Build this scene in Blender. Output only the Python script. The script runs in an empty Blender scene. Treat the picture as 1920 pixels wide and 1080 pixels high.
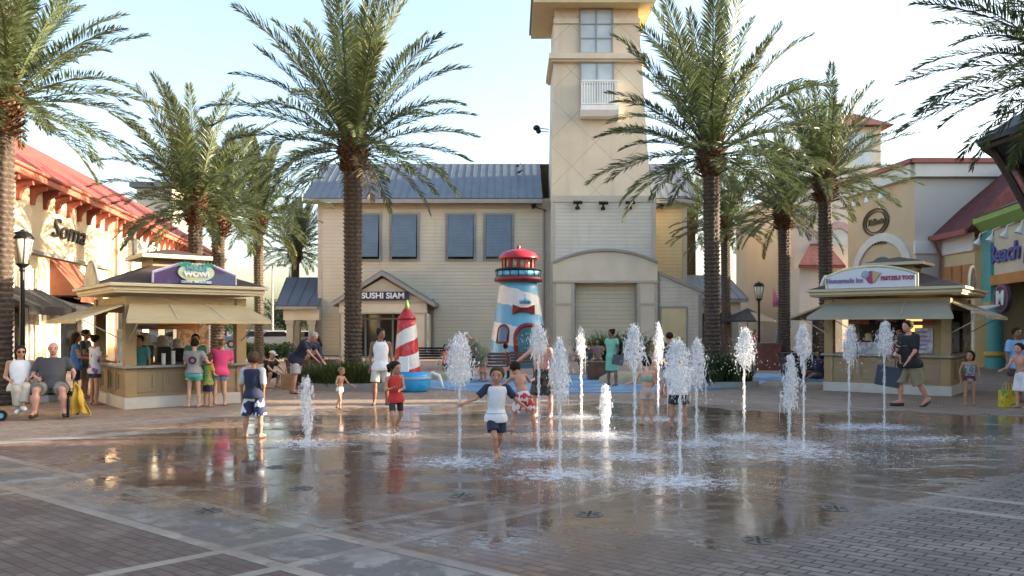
import bpy, math, random
import numpy as np
from mathutils import Vector, Matrix
R = math.radians
sc = bpy.context.scene
COL = sc.collection

# ------------------------------------------------------------------ camera, sky, sun, exposure
FPX, CX, HY, CZ = 1493.0, 960.0, 615.0, 1.65       # focal length, centre and horizon in photo pixels, eye height
camd = bpy.data.cameras.new('camera'); cam = bpy.data.objects.new('camera', camd); COL.objects.link(cam)
cam.location = (0, 0, CZ); cam.rotation_euler = (R(90), 0, 0)
camd.sensor_width = 36.0; camd.lens = 36.0 * FPX / 1920.0
camd.shift_y = (HY - 540.0) / 1920.0
camd.clip_start = 0.1; camd.clip_end = 3000.0
sc.camera = cam

SUN_EL, SUN_AZ = R(13.5), R(4.5)                   # azimuth: degrees forward (+Y) of +X
sun_dir = Vector((math.cos(SUN_EL)*math.cos(SUN_AZ), math.cos(SUN_EL)*math.sin(SUN_AZ), math.sin(SUN_EL)))
world = bpy.data.worlds.new('World'); sc.world = world; world.use_nodes = True
wn = world.node_tree.nodes; wl = world.node_tree.links
for n in list(wn): wn.remove(n)
sky = wn.new('ShaderNodeTexSky'); sky.sky_type = 'NISHITA'; sky.sun_disc = False
sky.sun_elevation = SUN_EL; sky.sun_rotation = math.pi/2 - SUN_AZ
sky.altitude = 0; sky.air_density = 1.0; sky.dust_density = 3.5; sky.ozone_density = 1.0
bg = wn.new('ShaderNodeBackground'); bg.inputs['Strength'].default_value = 0.15
wo = wn.new('ShaderNodeOutputWorld')
wl.new(sky.outputs[0], bg.inputs[0]); wl.new(bg.outputs[0], wo.inputs[0])
sund = bpy.data.lights.new('sun', 'SUN'); sund.energy = 4.6; sund.angle = R(0.6); sund.color = (1.0, 0.84, 0.64)
sun = bpy.data.objects.new('sun', sund); COL.objects.link(sun)
sun.rotation_euler = (-sun_dir).to_track_quat('-Z', 'Y').to_euler(); sun.location = (30, 0, 30)
vs = sc.view_settings
vs.view_transform = 'Standard'; vs.look = 'None'; vs.exposure = 2.1; vs.gamma = 1.0; vs.use_curve_mapping = False
sc.render.engine = 'CYCLES'
sc.cycles.use_denoising = True
sc.cycles.max_bounces = 7; sc.cycles.diffuse_bounces = 3; sc.cycles.glossy_bounces = 3
sc.cycles.transmission_bounces = 5; sc.cycles.transparent_max_bounces = 10
sc.cycles.caustics_reflective = False; sc.cycles.caustics_refractive = False

# ------------------------------------------------------------------ helpers
def GY(py): return CZ*FPX/(py-HY)                                   # ground distance of a photo row
def XX(px, Y): return (px-CX)/FPX*Y
def ZZ(py, Y): return CZ + (HY-py)/FPX*Y
def G(px, py): Y = GY(py); return (XX(px, Y), Y)

class MB:
    """collects boxes, prisms, tubes, lathes into one mesh"""
    def __init__(s): s.v = []; s.f = []; s.m = []; s.T = None; s.g = []
    def add(s, vs, fs, m=0):
        o = len(s.v)
        if s.T is not None: vs = [tuple(s.T @ Vector(p)) for p in vs]
        s.v += [tuple(p) for p in vs]; s.f += [tuple(i+o for i in f) for f in fs]; s.m += [m]*len(fs); s.g.append((o, len(s.v), len(s.f)-len(fs), len(s.f))); return s
    def box(s, x0, x1, y0, y1, z0, z1, m=0):
        return s.add([(x0,y0,z0),(x1,y0,z0),(x1,y1,z0),(x0,y1,z0),(x0,y0,z1),(x1,y0,z1),(x1,y1,z1),(x0,y1,z1)],
              [(0,3,2,1),(4,5,6,7),(0,1,5,4),(1,2,6,5),(2,3,7,6),(3,0,4,7)], m)
    def each(s, name, mat, parent=None):
        """every add() as an object of its own"""
        for (v0, v1, f0, f1) in s.g:
            q = MB(); q.v = s.v[v0:v1]; q.f = [tuple(i-v0 for i in f) for f in s.f[f0:f1]]; q.m = s.m[f0:f1]; q.build(name, mat, parent)
    def prism(s, pts, d, m=0):
        n = len(pts); d = Vector(d); P = [Vector(p) for p in pts]
        return s.add([tuple(p) for p in P]+[tuple(p+d) for p in P],
              [tuple(range(n-1,-1,-1)), tuple(range(n, 2*n))]+[(i,(i+1)%n,n+(i+1)%n,n+i) for i in range(n)], m)
    def tube(s, path, rad, n=8, m=0, caps=True):
        P = [Vector(p) for p in path]; k = len(P)
        if not hasattr(rad, '__len__'): rad = [rad]*k
        vs = []; fs = []; up = None
        for i, p in enumerate(P):
            t = (P[min(i+1,k-1)]-P[max(i-1,0)]).normalized()
            if up is None: up = Vector((0,0,1)) if abs(t.z) < .9 else Vector((1,0,0))
            a = t.cross(up); a = a.normalized() if a.length > 1e-6 else Vector((1,0,0)); b = a.cross(t).normalized(); up = b
            for j in range(n):
                q = 2*math.pi*j/n; vs.append(p + a*math.cos(q)*rad[i] + b*math.sin(q)*rad[i])
        for i in range(k-1):
            for j in range(n):
                fs.append((i*n+j, i*n+(j+1)%n, (i+1)*n+(j+1)%n, (i+1)*n+j))
        if caps: fs.append(tuple(range(n-1,-1,-1))); fs.append(tuple(range((k-1)*n, k*n)))
        return s.add(vs, fs, m)
    def lathe(s, prof, c=(0,0,0), n=24, m=0, sx=1, sy=1, caps=True):
        vs = []; fs = []; k = len(prof)
        for r, z in prof:
            for j in range(n):
                q = 2*math.pi*(j+.5)/n; vs.append((c[0]+r*math.cos(q)*sx, c[1]+r*math.sin(q)*sy, c[2]+z))
        for i in range(k-1):
            for j in range(n): fs.append((i*n+j, i*n+(j+1)%n, (i+1)*n+(j+1)%n, (i+1)*n+j))
        if caps: fs.append(tuple(range(n-1,-1,-1))); fs.append(tuple(range((k-1)*n, k*n)))
        return s.add(vs, fs, m)
    def ball(s, c, r, n=12, m=0, k=7):
        rx, ry, rz = r if hasattr(r, '__len__') else (r, r, r)
        pr = [(math.sin(math.pi*i/k), -math.cos(math.pi*i/k)) for i in range(k+1)]
        pr[0] = (.02,-1); pr[-1] = (.02,1)
        vs = []; fs = []
        for a, z in pr:
            for j in range(n):
                q = 2*math.pi*j/n; vs.append((c[0]+a*math.cos(q)*rx, c[1]+a*math.sin(q)*ry, c[2]+z*rz))
        for i in range(k):
            for j in range(n): fs.append((i*n+j, i*n+(j+1)%n, (i+1)*n+(j+1)%n, (i+1)*n+j))
        fs.append(tuple(range(n-1,-1,-1))); fs.append(tuple(range(k*n, (k+1)*n)))
        return s.add(vs, fs, m)
    def build(s, name, mat, parent=None, smooth=False, bevel=0):
        me = bpy.data.meshes.new(name)
        me.from_pydata([tuple(p) for p in s.v], [], s.f); me.update()
        mats = mat if isinstance(mat, (list, tuple)) else [mat]
        for x in mats: me.materials.append(x)
        if len(mats) > 1: me.polygons.foreach_set('material_index', s.m)
        if smooth: me.polygons.foreach_set('use_smooth', [True]*len(me.polygons))
        o = bpy.data.objects.new(name, me); COL.objects.link(o)
        if parent is not None: o.parent = parent
        if bevel:
            b = o.modifiers.new('bevel', 'BEVEL'); b.width = bevel; b.segments = 2; b.limit_method = 'ANGLE'; b.angle_limit = R(40)
        return o

def np_mesh(name, V, F, mats, parent=None, smooth=True, mi=None, tint=None):
    me = bpy.data.meshes.new(name)
    V = np.asarray(V, np.float32); F = np.asarray(F, np.int32)
    me.vertices.add(len(V)); me.vertices.foreach_set('co', V.ravel())
    k = F.shape[1]
    me.loops.add(F.size); me.loops.foreach_set('vertex_index', F.ravel())
    me.polygons.add(len(F)); me.polygons.foreach_set('loop_start', np.arange(0, F.size, k, dtype=np.int32))
    for x in (mats if isinstance(mats, (list, tuple)) else [mats]): me.materials.append(x)
    if mi is not None: me.polygons.foreach_set('material_index', np.asarray(mi, np.int32))
    me.polygons.foreach_set('use_smooth', np.full(len(F), smooth))
    if tint is not None:
        a = me.attributes.new('tint', 'FLOAT', 'POINT'); a.data.foreach_set('value', np.asarray(tint, np.float32))
    me.update(calc_edges=True); me.validate()
    o = bpy.data.objects.new(name, me); COL.objects.link(o)
    if parent is not None: o.parent = parent
    return o

def tag(o, label=None, cat=None, group=None, kind=None):
    if label: o['label'] = label
    if cat: o['category'] = cat
    if group: o['group'] = group
    if kind: o['kind'] = kind
    return o
def thing(name, label, cat, loc=(0,0,0), rz=0.0, group=None):
    o = bpy.data.objects.new(name, None); COL.objects.link(o); o.empty_display_size = .2
    o.location = loc; o.rotation_euler = (0,0,rz)
    return tag(o, label, cat, group)
def copy_tree(o, parent=None):
    c = o.copy(); COL.objects.link(c)
    if parent is not None: c.parent = parent
    for ch in list(o.children): copy_tree(ch, c)
    return c

# ------------------------------------------------------------------ node helpers and materials
class NT:
    def __init__(s, name):
        s.mat = bpy.data.materials.new(name); s.mat.use_nodes = True
        s.t = s.mat.node_tree; s.n = s.t.nodes; s.l = s.t.links
        s.p = s.n['Principled BSDF']; s.out = s.n['Material Output']
    def put(s, sock, v):
        if v is None: return
        if isinstance(v, bpy.types.NodeSocket): s.l.new(v, sock)
        else:
            if sock.type == 'RGBA' and len(v) == 3: v = (*v, 1)
            sock.default_value = v
    def m(s, op, a, b=None, c=None, clamp=False):
        n = s.n.new('ShaderNodeMath'); n.operation = op; n.use_clamp = clamp
        s.put(n.inputs[0], a); s.put(n.inputs[1], b)
        if c is not None: s.put(n.inputs[2], c)
        return n.outputs[0]
    def pos(s, kind='geo'):
        if kind == 'geo': return s.n.new('ShaderNodeNewGeometry').outputs['Position']
        return s.n.new('ShaderNodeTexCoord').outputs['Object']
    def sep(s, v):
        n = s.n.new('ShaderNodeSeparateXYZ'); s.l.new(v, n.inputs[0]); return n.outputs
    def comb(s, x, y, z=0.0):
        n = s.n.new('ShaderNodeCombineXYZ')
        for i, q in enumerate((x,y,z)): s.put(n.inputs[i], q)
        return n.outputs[0]
    def noise(s, v, scale, detail=3, rough=.55, dist=0, stretch=None):
        if stretch:
            mp = s.n.new('ShaderNodeMapping'); mp.inputs['Scale'].default_value = stretch; s.l.new(v, mp.inputs[0]); v = mp.outputs[0]
        n = s.n.new('ShaderNodeTexNoise'); s.l.new(v, n.inputs['Vector'])
        n.inputs['Scale'].default_value = scale; n.inputs['Detail'].default_value = detail
        n.inputs['Roughness'].default_value = rough; n.inputs['Distortion'].default_value = dist
        return n.outputs['Fac']
    def mix(s, f, a, b):
        n = s.n.new('ShaderNodeMix'); n.data_type = 'RGBA'
        s.put(n.inputs[0], f); s.put(n.inputs[6], a); s.put(n.inputs[7], b); return n.outputs[2]
    def smooth(s, v, a, b):
        n = s.n.new('ShaderNodeMapRange'); n.interpolation_type = 'SMOOTHSTEP'
        s.put(n.inputs[0], v); n.inputs[1].default_value = a; n.inputs[2].default_value = b; return n.outputs[0]
    def bump(s, h, strength, dist=.01, normal=None):
        n = s.n.new('ShaderNodeBump'); n.inputs['Strength'].default_value = strength; n.inputs['Distance'].default_value = dist
        s.l.new(h, n.inputs['Height'])
        if normal is not None: s.l.new(normal, n.inputs['Normal'])
        return n.outputs[0]
    def attr(s, name):
        n = s.n.new('ShaderNodeAttribute'); n.attribute_name = name; return n.outputs['Fac']

MC = {}
def mat(name, col, rough=.6, var=.12, scale=3.0, bump=0.0, bscale=40, metal=0, spec=None, col2=None, c2s=4, c2t=.5, c2w=.03, trans=0, coord='obj', emit=0, stretch=None, coat=0):
    key = name
    if key in MC: return MC[key]
    s = NT(name); v = s.pos(coord)
    n = s.noise(v, scale, 4, .6)
    dark = tuple(max(0, c*(1-var)) for c in col); lite = tuple(min(1, c*(1+var)) for c in col)
    c = s.mix(s.smooth(n, .3, .7), dark, lite)
    if col2 is not None:
        q = s.noise(v, c2s, 1, .5, stretch=stretch); c = s.mix(s.smooth(q, c2t-c2w, c2t+c2w), c, col2)
    s.put(s.p.inputs['Base Color'], c)
    s.p.inputs['Roughness'].default_value = rough; s.p.inputs['Metallic'].default_value = metal
    if spec is not None: s.p.inputs['Specular IOR Level'].default_value = spec
    if trans: s.p.inputs['Transmission Weight'].default_value = trans
    if coat: s.p.inputs['Coat Weight'].default_value = coat
    if emit:
        s.p.inputs['Emission Color'].default_value = (*col, 1); s.p.inputs['Emission Strength'].default_value = emit
    if bump:
        s.l.new(s.bump(s.noise(v, bscale, 3, .6), bump, .01), s.p.inputs['Normal'])
    MC[key] = s.mat; return s.mat

def clap_mat(name, col, step=.2, amp=.018):
    """lap siding: saw-tooth relief along world height"""
    s = NT(name); v = s.pos('geo'); x, y, z = s.sep(v)
    f = s.m('FRACT', s.m('DIVIDE', z, step))
    n = s.noise(v, .7, 4, .6); n2 = s.noise(s.comb(s.m('MULTIPLY', x, .4), y, s.m('FLOOR', s.m('DIVIDE', z, step))), 1.3, 2)
    c = s.mix(s.smooth(n, .3, .7), tuple(a*.93 for a in col), tuple(a*1.05 for a in col))
    c = s.mix(s.m('MULTIPLY', s.smooth(n2, .4, .6), .25), c, tuple(a*.85 for a in col))
    st = s.noise(v, 1.6, 4, .65, stretch=(1,1,.10)); c = s.mix(s.m('MULTIPLY', s.smooth(st, .52, .75), .30), c, tuple(a*.62 for a in col))
    lap = s.m('MULTIPLY', s.smooth(f, .10, .0), .5)
    c = s.mix(lap, c, tuple(a*.35 for a in col))           # shade under each board's lap, put into the colour
    s.put(s.p.inputs['Base Color'], c); s.p.inputs['Roughness'].default_value = .65
    h = s.m('ADD', s.m('MULTIPLY', s.m('SUBTRACT', 1.0, f), 1.0), s.m('MULTIPLY', s.smooth(f, .08, .0), -1.2))
    s.l.new(s.bump(h, .7, amp), s.p.inputs['Normal'])
    return s.mat

def text(body, size, ext, m, loc, rot, name='lettering', parent=None, shear=0, ax='CENTER', bold=0, xs=1.0):
    cu = bpy.data.curves.new(name, 'FONT'); cu.body = body; cu.size = size; cu.extrude = ext; cu.align_x = ax; cu.align_y = 'CENTER'
    cu.shear = shear; cu.offset = bold; cu.resolution_u = 3
    t = bpy.data.objects.new(name, cu); COL.objects.link(t)
    dg = bpy.context.evaluated_depsgraph_get(); me = bpy.data.meshes.new_from_object(t.evaluated_get(dg))
    bpy.data.objects.remove(t); bpy.data.curves.remove(cu)
    me.materials.clear(); me.materials.append(m); me.name = name
    o = bpy.data.objects.new(name, me); COL.objects.link(o)
    o.matrix_local = Matrix.Translation(loc) @ rot @ Matrix.Diagonal((xs,1,1,1))
    if parent is not None: o.parent = parent
    return o
def facing(nrm):
    """rotation that stands lettering upright, facing the horizontal direction nrm"""
    z = Vector(nrm).normalized(); y = Vector((0,0,1)); x = y.cross(z)
    return Matrix(((x.x,y.x,z.x,0),(x.y,y.y,z.y,0),(x.z,y.z,z.z,0),(0,0,0,1)))
# ------------------------------------------------------------------ ground
JETS = [ # px, base row, top row, head width m, head length fraction, style
 (577,833,712,.20,1.0,'col'), (862,866,632,.44,.38,'plume'), (1010,852,612,.30,.20,'plume'), (1050,890,642,.30,.42,'plume'),
 (1090,782,616,.26,.32,'plume'), (1135,820,726,.20,1.0,'col'), (1190,856,615,.36,.30,'plume'), (1234,786,611,.22,.35,'plume'),
 (1275,903,642,.38,.36,'plume'), (1306,832,640,.34,.45,'plume'), (1395,820,620,.36,.32,'plume'), (1480,832,670,.32,.6,'plume'),
 (1507,846,615,.26,.24,'plume'), (1592,801,615,.32,.34,'plume'), (1658,801,606,.34,.30,'plume')]

def plaza_material():
    s = NT('wet brick paving'); P = s.pos('geo'); x, y, z = s.sep(P)
    lin = lambda ax, ay, c: s.m('ADD', s.m('ADD', s.m('MULTIPLY', x, ax), s.m('MULTIPLY', y, ay)), c)
    a = lin(.6, .8, 0.0); b = lin(-.682, .731, 0.0)
    # bricks laid along the two band directions
    br = s.n.new('ShaderNodeTexBrick'); s.l.new(s.comb(b, a), br.inputs['Vector'])
    br.inputs['Scale'].default_value = 1.0; br.inputs['Brick Width'].default_value = .19; br.inputs['Row Height'].default_value = .094
    br.inputs['Mortar Size'].default_value = .008; br.inputs['Mortar Smooth'].default_value = .3; br.inputs['Bias'].default_value = -.1
    br.inputs['Color1'].default_value = (0,0,0,1); br.inputs['Color2'].default_value = (1,1,1,1); br.inputs['Mortar'].default_value = (.5,.5,.5,1)
    bf = br.outputs['Fac']; bc = s.sep(br.outputs['Color'])[0]
    big = s.noise(P, .35, 3, .6); mid = s.noise(P, 2.2, 4, .6); fine = s.noise(P, 45, 3, .7)
    red = s.mix(bc, (.150,.088,.063), (.240,.155,.113))
    gry = s.mix(bc, (.115,.098,.085), (.205,.178,.157))
    dryR = s.smooth(lin(.9, -.55, 2.2), -1.0, 1.2)            # greyer pavers towards the near right
    field = s.mix(s.m('MAXIMUM', dryR, s.smooth(big, .55, .7)), red, gry)
    far = s.mix(bc, (.31,.215,.155), (.40,.30,.225))  # tan pavers, made paler to strengthen the sunlit streaks
    nearl = s.mix(bc, (.090,.061,.050), (.138,.100,.082))
    L1 = lin(.545, -.839, 13.5); L2 = lin(-.568, -.823, 15.8)
    ins = s.m('MINIMUM', L1, L2)                               # > 0 inside the fountain court
    court = s.m('GREATER_THAN', ins, 0.0)
    col = s.mix(court, far, field)
    near = s.m('LESS_THAN', a, 3.48)
    nearleft = s.m('MULTIPLY', near, s.m('LESS_THAN', b, 5.03))
    col = s.mix(near, col, s.mix(dryR, nearl, gry))
    def line(v, c, w): return s.m('LESS_THAN', s.m('ABSOLUTE', s.m('SUBTRACT', v, c)), w)
    mb = s.m('MODULO', s.m('ADD', b, 20*4.14-.9), 4.14)
    ma = s.m('MODULO', s.m('ADD', a, 20*4.14-4.0), 4.14)
    pb = s.m('MAXIMUM', line(mb, .06, .055), line(mb, .72, .055))
    pa = s.m('MULTIPLY', s.m('MAXIMUM', line(ma, .06, .065), line(ma, .72, .065)), s.m('GREATER_THAN', a, 5.5))
    bands = s.m('MULTIPLY', s.m('MAXIMUM', pb, pa), court)
    bands = s.m('MULTIPLY', bands, s.m('SUBTRACT', 1.0, s.m('MULTIPLY', dryR, s.m('LESS_THAN', a, 8.0))))
    edge = s.m('MAXIMUM', line(a, 3.45, .055), line(a, 4.22, .055))
    border = s.m('MAXIMUM', line(ins, -.18, .2), line(ins, -1.9, .12))
    allb = s.m('MAXIMUM', s.m('MAXIMUM', s.m('MULTIPLY', bands, .8), s.m('MULTIPLY', edge, .85)), border)
    concrete = s.mix(s.smooth(mid, .35, .65), (.27,.245,.205), (.36,.325,.275))
    strip = s.m('MULTIPLY', s.m('GREATER_THAN', a, 3.53), s.m('LESS_THAN', a, 4.14))
    ex = s.noise(P, 1.7, 5, .7)
    stripc = s.mix(s.smooth(ex, .50, .57), s.mix(fine, (.10,.092,.084), (.17,.158,.145)), s.mix(fine, (.19,.18,.165), (.33,.315,.29)))
    col = s.mix(strip, col, stripc)
    col = s.mix(allb, col, concrete)
    brk = s.m('MULTIPLY', s.m('SUBTRACT', 1.0, s.m('MAXIMUM', allb, strip)), bf)   # mortar where bricks are
    tone = s.noise(P, .8, 5, .7); col = s.mix(s.m('MULTIPLY', s.smooth(tone, .48, .62), .30), col, (.33,.27,.22)); col = s.mix(s.m('MULTIPLY', s.smooth(s.noise(P, 3.1, 3, .7), .60, .68), .45), col, (.07,.055,.048))
    col = s.mix(s.m('MULTIPLY', brk, s.m('ADD', .5, s.m('MULTIPLY', dryR, .5))), col, (.028,.024,.021))
    col = s.mix(s.m('MULTIPLY', s.smooth(mid, .45, .75), .35), col, (.07,.06,.055))
    # water lying on the court
    def ell(cx, cy, rx, ry):
        u = s.m('DIVIDE', s.m('SUBTRACT', x, cx), rx); w = s.m('DIVIDE', s.m('SUBTRACT', y, cy), ry)
        return s.m('SQRT', s.m('ADD', s.m('MULTIPLY', u, u), s.m('MULTIPLY', w, w)))
    e = s.m('MINIMUM', s.m('MINIMUM', ell(.9, 11.6, 7.0, 6.0), ell(7.0, 12.3, 4.6, 3.4)), ell(2.6, 7.7, 2.6, 2.1))
    wn_ = s.noise(P, .9, 4, .62)
    brn = s.m('MULTIPLY', s.m('SUBTRACT', bc, .5), .10)
    wv = s.m('ADD', s.m('ADD', e, s.m('MULTIPLY', s.m('SUBTRACT', wn_, .5), .55)), brn)
    dv = s.m('ADD', s.m('ADD', s.m('MULTIPLY', x, .62), s.m('MULTIPLY', y, -.78)), 3.56+.0)
    wv = s.m('MAXIMUM', wv, s.m('ADD', s.m('ADD', .90, s.m('MULTIPLY', dv, .55)), s.m('ADD', s.m('MULTIPLY', s.m('SUBTRACT', wn_, .5), .3), brn)))
    damp = s.m('SUBTRACT', 1.0, s.smooth(wv, .93, 1.10))
    pud = s.m('SUBTRACT', 1.0, s.smooth(wv, .86, .93))
    pat = s.smooth(s.noise(P, 1.6, 4, .6, stretch=(.6,1.4,1)), .35, .46)
    pud = s.m('MULTIPLY', pud, pat)
    wetc = s.mix(.55, col, (.085,.055,.036))
    col2 = s.mix(damp, col, wetc); 
    s.put(s.p.inputs['Base Color'], col2)
    # white churned water round the feet of the jets
    fd = None
    for jt in JETS:
        X_, Y_ = G(jt[0], jt[1]); e_ = ell(X_, Y_, .85, .62); fd = e_ if fd is None else s.m('MINIMUM', fd, e_)
    for (X_, Y_, a_, b_) in ((3.4,10.3,2.6,1.2),(6.2,11.9,2.6,.9),(-2.0,12.4,1.0,.45),(1.4,12.6,1.9,.9)): fd = s.m('MINIMUM', fd, s.m('ADD', ell(X_, Y_, a_, b_), .35))
    fn = s.m('ADD', s.m('MULTIPLY', s.noise(P, 9, 5, .75, dist=.6), .65), s.m('MULTIPLY', s.noise(P, 55, 3, .7), .35))
    foamf = s.m('MULTIPLY', s.smooth(s.m('SUBTRACT', fn, s.m('MULTIPLY', fd, .13)), .40, .52), s.smooth(fd, 1.7, .5))
    foamf = s.m('MULTIPLY', foamf, .80)
    col2 = s.mix(foamf, col2, (.62,.65,.70)); s.put(s.p.inputs['Base Color'], col2)
    rough = s.m('ADD', s.m('MULTIPLY', damp, -.46), .78)
    rough = s.m('ADD', s.m('MULTIPLY', rough, s.m('SUBTRACT', 1.0, pud)), s.m('MULTIPLY', pud, s.m('ADD', .05, s.m('MULTIPLY', s.smooth(s.noise(P, 1.3, 3, .6), .45, .75), .16))))
    rough = s.m('ADD', rough, s.m('MULTIPLY', foamf, .5))
    s.put(s.p.inputs['Roughness'], rough)
    s.p.inputs['IOR'].default_value = 1.4
    inv = s.m('SUBTRACT', 1.0, s.m('MULTIPLY', pud, .96))
    h = s.m('MULTIPLY', s.m('ADD', s.m('MULTIPLY', brk, -1.0), s.m('MULTIPLY', fine, .25)), inv)
    n1 = s.bump(h, .8, .006)
    ripple = s.m('ADD', s.noise(P, 5.0, 3, .6, dist=.5), s.m('MULTIPLY', s.noise(P, 19, 2, .5), .35))
    act = s.smooth(ell(3.2, 11.5, 6.5, 4.5), 1.1, .35)
    hr = s.m('MULTIPLY', ripple, s.m('MULTIPLY', pud, s.m('ADD', .25, s.m('MULTIPLY', act, 1.3))))
    n2 = s.bump(hr, .46, .012, n1)
    s.l.new(n2, s.p.inputs['Normal'])
    return s.mat

g = MB(); g.add([(-400,-60,-.006),(400,-60,-.006),(400,700,-.006),(-400,700,-.006)], [(0,1,2,3)])
tag(g.build('ground', mat('asphalt', (.085,.083,.08), .9, .2, .6, bump=.3, bscale=60, coord='geo')), kind='structure')
g = MB(); g.add([(-24,-4,0),(24,-4,0),(24,47,0),(-24,47,0)], [(0,1,2,3)])
tag(g.build('plaza', plaza_material()), kind='structure')
# blue splash-pad surface
def blob(cx, cy, rx, ry, n=48, w=.08, seed=1):
    rr = random.Random(seed); ph = [rr.uniform(0,6.28) for _ in range(3)]
    return [(cx+rx*math.cos(t)*(1+w*math.sin(3*t+ph[0])+w*.6*math.sin(5*t+ph[1])), cy+ry*math.sin(t)*(1+w*math.sin(2*t+ph[2]))) for t in [2*math.pi*i/n for i in range(n)]]
g = MB(); g.prism([(x,y,.004) for x,y in blob(1.9, 23.9, 5.6, 3.4)], (0,0,.012))
tag(g.build('splash_pad_surface', mat('blue rubber', (.11,.24,.42), .5, .15, 1.5, bump=.3, bscale=80, col2=(.20,.36,.52), c2s=.8, coord='geo')), kind='structure')
g = MB(); g.prism([(x,y,.004) for x,y in blob(9.3, 26.5, 1.5, 2.2, seed=4)], (0,0,.012))
tag(g.build('splash_pad_surface', bpy.data.materials['blue rubber']), kind='structure')
# fountain grates set in the paving
dk = mat('dark cast iron', (.10,.085,.07), .35, .3, 20, metal=.2)
hole = mat('black hole', (.005,.005,.005), .9)
GR = [(563,916,'flat round fountain grate in the shallow water, left of centre'), (865,929,'round fountain grate in wet bricks near the boy running'),
      (1105,964,'round fountain grate in the brown puddle at lower centre'), (1422,1013,'nearest round fountain grate at the front edge of the puddle'),
      (1568,953,'round fountain grate in the puddle at lower right'), (706,850,'round fountain grate behind the girl in red'),
      (520,876,'round fountain grate in front of the boy with his back turned'), (390,958,'long slot drain set in the grey concrete strip')]
for px, py, lb in GR:
    X, Y = G(px, py)
    t = thing('floor_grate', lb, 'grate', (X, Y, 0), 0, 'grates of the fountain floor')
    m = MB(); m.lathe([(.0,.001),(.125,.001),(.13,.003),(.12,.004),(.0,.004)], n=20, caps=False); m.build('frame', dk, t)
    m = MB()
    for k in range(6):
        q = k*math.pi/3+.3; m.T = Matrix.Rotation(q,4,'Z'); m.box(.04,.105,-.013,.013,.0043,.0050)
    m.T = None; m.lathe([(.0,.0043),(.022,.0043),(.018,.008),(.0,.008)], n=10, caps=False)
    m.build('nozzle', hole, t)
# ------------------------------------------------------------------ implicit surfaces
def surface_nets(F, org, h):
    nx, ny, nz = F.shape; S = F < 0
    c = [(i,j,k) for i in (0,1) for j in (0,1) for k in (0,1)]
    cnt = sum(S[i:nx-1+i, j:ny-1+j, k:nz-1+k].astype(np.int8) for i,j,k in c)
    cells = np.argwhere((cnt > 0) & (cnt < 8))
    if len(cells) == 0: return np.zeros((0,3)), np.zeros((0,4), int)
    idx = -np.ones((nx-1,ny-1,nz-1), np.int64); idx[tuple(cells.T)] = np.arange(len(cells))
    vals = [F[cells[:,0]+i, cells[:,1]+j, cells[:,2]+k] for i,j,k in c]
    acc = np.zeros((len(cells),3)); n = np.zeros(len(cells))
    for p in range(8):
        for q in range(p+1, 8):
            d = [abs(c[p][t]-c[q][t]) for t in range(3)]
            if sum(d) != 1: continue
            a, b = vals[p], vals[q]; ok = (a < 0) != (b < 0)
            t = np.where(ok, a/np.where(ok, a-b, 1), 0)
            pt = np.array(c[p])[None]+(np.array(c[q])-np.array(c[p]))[None]*t[:,None]
            acc += pt*ok[:,None]; n += ok
    V = org + h*(cells + acc/n[:,None])
    Q = []
    for ax in range(3):
        o1, o2 = (ax+1)%3, (ax+2)%3
        sl = [slice(0,-1) if t == ax else slice(1,-1) for t in range(3)]
        s2 = list(sl); s2[ax] = slice(1,None)
        A = S[tuple(sl)]; B = S[tuple(s2)]
        e = np.argwhere(A != B)
        if len(e) == 0: continue
        inside = A[tuple(e.T)]
        base = e.copy(); base[:,o1] += 1; base[:,o2] += 1
        def at(d1, d2):
            r = base.copy(); r[:,o1] -= d1; r[:,o2] -= d2; return idx[r[:,0], r[:,1], r[:,2]]
        q = np.stack([at(1,1), at(0,1), at(0,0), at(1,0)], 1)
        q[~inside] = q[~inside][:, ::-1]
        Q.append(q)
    return V, np.concatenate(Q)

def d_cap(P, a, b, ra, rb):
    a = np.asarray(a, np.float32); b = np.asarray(b, np.float32); ba = b-a; pa = P-a
    h = np.clip((pa@ba)/max(float(ba@ba), 1e-9), 0, 1)
    return np.linalg.norm(pa-h[:,None]*ba, axis=1)-(ra+(rb-ra)*h)
def d_ell(P, c, r, M=None):
    p = P-np.asarray(c, np.float32)
    if M is not None: p = p@np.asarray(M, np.float32)      # columns of M are the axes
    r = np.asarray(r, np.float32); k0 = np.linalg.norm(p/r, axis=1); k1 = np.linalg.norm(p/(r*r), axis=1)+1e-6
    return k0*(k0-1)/k1
def smin(a, b, k):
    h = np.clip(.5+.5*(b-a)/k, 0, 1); return b*(1-h)+a*h-k*h*(1-h)

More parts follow.
